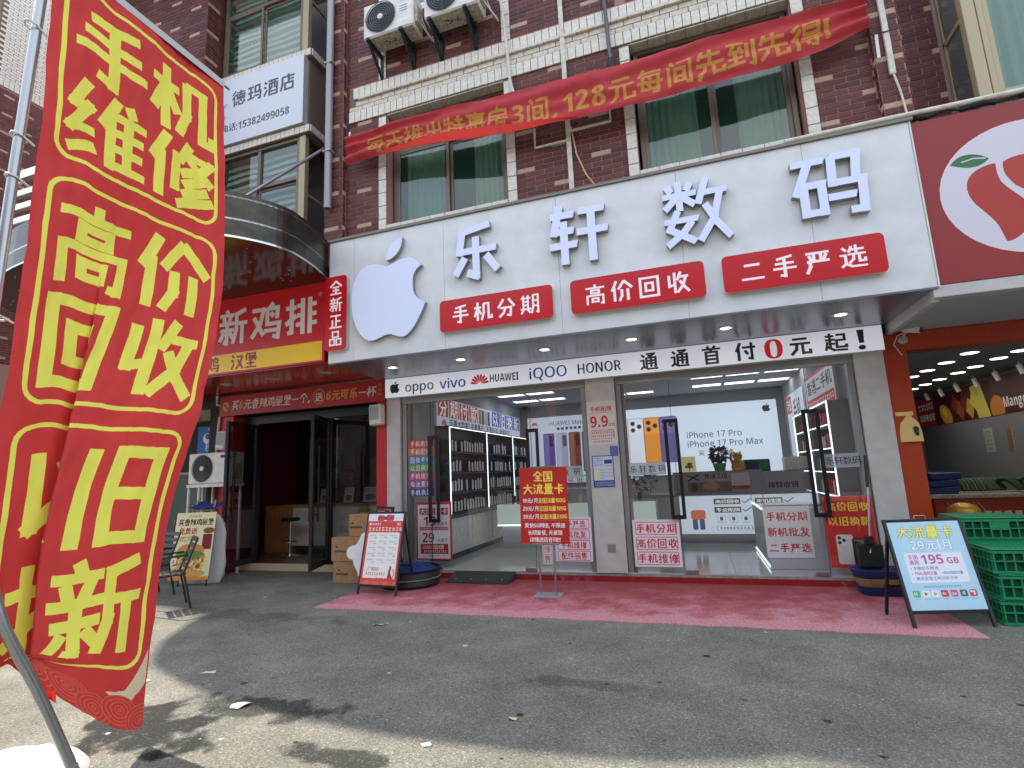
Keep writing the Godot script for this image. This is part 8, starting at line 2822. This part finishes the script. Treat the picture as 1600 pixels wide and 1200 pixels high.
# ---------------------------------------------------------------- the tall flag by the camera
func make_flag() -> void:
	var W := 1.21
	var H := 4.64
	var top := 4.72
	var zl := 5.87
	var x0 := -3.35
	var red := Color8(206, 50, 46)
	var gold := Color8(238, 234, 92)
	var s := 512.0 / W
	var cv := Canvas.new(self, 512, int(H * s), red)
	var Y := func(y: float) -> float: return (top - y) * s
	var frames := [[4.62, 3.44], [3.33, 1.98], [1.88, 0.44]]
	var words := ["手机维修", "高价回收", "以旧换新"]
	for k in 3:
		var y0: float = Y.call(frames[k][0])
		var y1: float = Y.call(frames[k][1])
		cv.frame(26, y0, 460, y1 - y0, 46, 11, gold, red)
		var ch := (y1 - y0) * 0.40
		for c in 4:
			cv.text(words[k][c], 48 + (c % 2) * 218, y0 + (y1 - y0) * (0.075 if c < 2 else 0.52), ch * (1.0 if k else 1.06), gold, 0.152, 1.0, 198.0 / ch)
	# printed cloud scrolls along the foot
	var foot := float(cv.h)
	cv.poly(PackedVector2Array([Vector2(60, foot - 70), Vector2(130, foot - 118), Vector2(200, foot - 112), Vector2(250, foot - 70), Vector2(180, foot - 84)]), Color8(214, 190, 140))
	cv.poly(PackedVector2Array([Vector2(400, foot - 80), Vector2(450, foot - 96), Vector2(508, foot - 190), Vector2(508, foot - 110), Vector2(450, foot - 50)]), Color8(220, 206, 168))
	for k in 9:
		var c := Vector2(20 + k * 60, foot - 22 - 22 * (k % 2))
		for r in [44, 34, 24, 14, 6]:
			cv.disc(c.x, c.y, r, r * 0.86, Color8(214, 96, 70))
			cv.disc(c.x, c.y, r - 3, r * 0.86 - 3, red)
	var m := printed("flag_print", cv.tex(), 0.7)
	m.backlight_enabled = true
	m.backlight = Color(0.16, 0.07, 0.03)
	m.rim_enabled = true
	m.rim = 0.2
	var o := thing("feather_flag", "tall red flag with yellow characters on a bowed steel pole", "flag")
	var f := FastNoiseLite.new()
	f.seed = 14
	f.frequency = 1.0
	var nu := 72
	var nv := 150
	var P := func(i: int, j: int) -> Vector3:
		var u := W * i / nu
		var v := H * j / nv
		# a standing fold that opens out towards the foot
		var k := smoothstep(1.6, 3.6, v) * 0.19
		var u1 := 0.40
		var u2 := u1 + k
		var along := u
		var lift := 0.0
		if u > u2:
			along = u - 2.0 * k
			lift = 1.0
		elif u > u1:
			along = u1 - (u - u1)
			lift = (u - u1) / maxf(k, 0.001)
		along *= 1.0 + 0.10 * smoothstep(1.6, 3.6, v)
		var x := x0 + lift * 0.085 * minf(1.0, k * 9.0) + 0.03 * sin(u * 5.2 + v * 0.7) * (0.3 + v / H) + 0.02 * f.get_noise_2d(u * 2.2, v * 1.4) + 0.008 * f.get_noise_2d(u * 9.0, v * 3.0)
		x += 0.05 * sin(v * 0.9) * u
		# the hem swings up towards the pole
		var y := top - v + 0.02 * f.get_noise_2d(u * 3.0, 5.0) + smoothstep(3.95, 4.64, v) * minf(0.58, 0.82 * pow(1.0 - clampf(along / 0.92, 0.0, 1.0), 1.5))
		var z := zl - along - 0.02 * sin(v * 1.3) + smoothstep(2.6, 4.6, v) * 0.06 * (along / W)
		return Vector3(x, y, z)
	var mb := MB.new()
	for i in nu:
		for j in nv:
			var q := [P.call(i, j), P.call(i + 1, j), P.call(i + 1, j + 1), P.call(i, j + 1)]
			var t := [Vector2(float(i) / nu, float(j) / nv), Vector2(float(i + 1) / nu, float(j) / nv), Vector2(float(i + 1) / nu, float(j + 1) / nv), Vector2(float(i) / nu, float(j + 1) / nv)]
			mb.tri(q[0], q[1], q[2], t[0], t[1], t[2])
			mb.tri(q[0], q[2], q[3], t[0], t[2], t[3])
	put(smooth(mb), "cloth", m, o)
	var path := Curve3D.new()
	for q in [Vector3(-3.25, 0.02, 5.41), Vector3(-3.25, 0.55, 5.645), Vector3(-3.26, 0.95, 5.83), Vector3(-3.31, 1.5, 5.93), Vector3(-3.37, 2.2, 5.945), Vector3(-3.37, 3.3, 5.925), Vector3(-3.37, 4.3, 5.90), Vector3(-3.37, 4.76, 5.89)]:
		path.add_point(q)
	for k in range(1, path.point_count - 1):
		var d := (path.get_point_position(k + 1) - path.get_point_position(k - 1)) * 0.17
		path.set_point_in(k, -d)
		path.set_point_out(k, d)
	put_tube("pole", mats.steel, o, Array(path.tessellate(4, 2)), 0.025, 14)
	put_tube("top_rod", mats.steel, o, [Vector3(-3.355, 4.725, 5.93), Vector3(-3.355, 4.725, 4.60)], 0.009, 10)
	var sl := MB.new()
	for k in 10:
		var a := Vector3(-3.352, 4.725, 5.86 - 0.12 * k)
		var b := Vector3(-3.352, 4.725, 5.74 - 0.12 * k)
		for sg in [-0.016, 0.016]:
			sl.quad(a + Vector3(sg, 0.02, 0), b + Vector3(sg, 0.02, 0), b + Vector3(sg, -0.035, 0), a + Vector3(sg, -0.035, 0))
		sl.quad(a + Vector3(-0.016, 0.02, 0), b + Vector3(-0.016, 0.02, 0), b + Vector3(0.016, 0.02, 0), a + Vector3(0.016, 0.02, 0))
	put(sl, "sleeve", mats.sack_white, o)
	for y in [4.15, 3.45, 3.2, 2.42, 1.72]:
		var tie := []
		for k in 13:
			var a := TAU * k / 12
			tie.append(Vector3(-3.37 + 0.033 * cos(a), y + 0.012 * sin(a), 5.925 + 0.035 * sin(a)))
		tie.append(Vector3(-3.35, y - 0.02, 5.86))
		put_tube("tie", mats.plastic_white, o, tie, 0.006, 6)
	# the weighted base wrapped in white plastic
	var bs := thing("flag_base", "white plastic wrapped flag base on the asphalt", "base", Vector3(-3.66, 0, 5.50))
	var w := MB.new()
	var Q := func(r: int, k: int) -> Vector3:
		var a := TAU * k / 36
		var rr := 0.33 * r / 8.0
		var h := 0.065 * sqrt(maxf(0.0, 1.0 - pow(r / 8.0, 4.0)))
		return Vector3(cos(a) * rr * 1.25, h + 0.015 * f.get_noise_2d(cos(a) * rr * 14, sin(a) * rr * 14) * (1.0 if r < 8 else 0.0), sin(a) * rr)
	for r in 8:
		for k in 36:
			w.face([Q.call(r, k), Q.call(r + 1, k), Q.call(r + 1, k + 1), Q.call(r, k + 1)], Vector3(0, 1, 0))
	put(smooth(w), "bag", mats.sack_white, bs)
	put_tube("socket", mats.steel_dull, bs, [Vector3(0.40, 0.0, -0.10), Vector3(0.41, 0.10, -0.055)], 0.028)
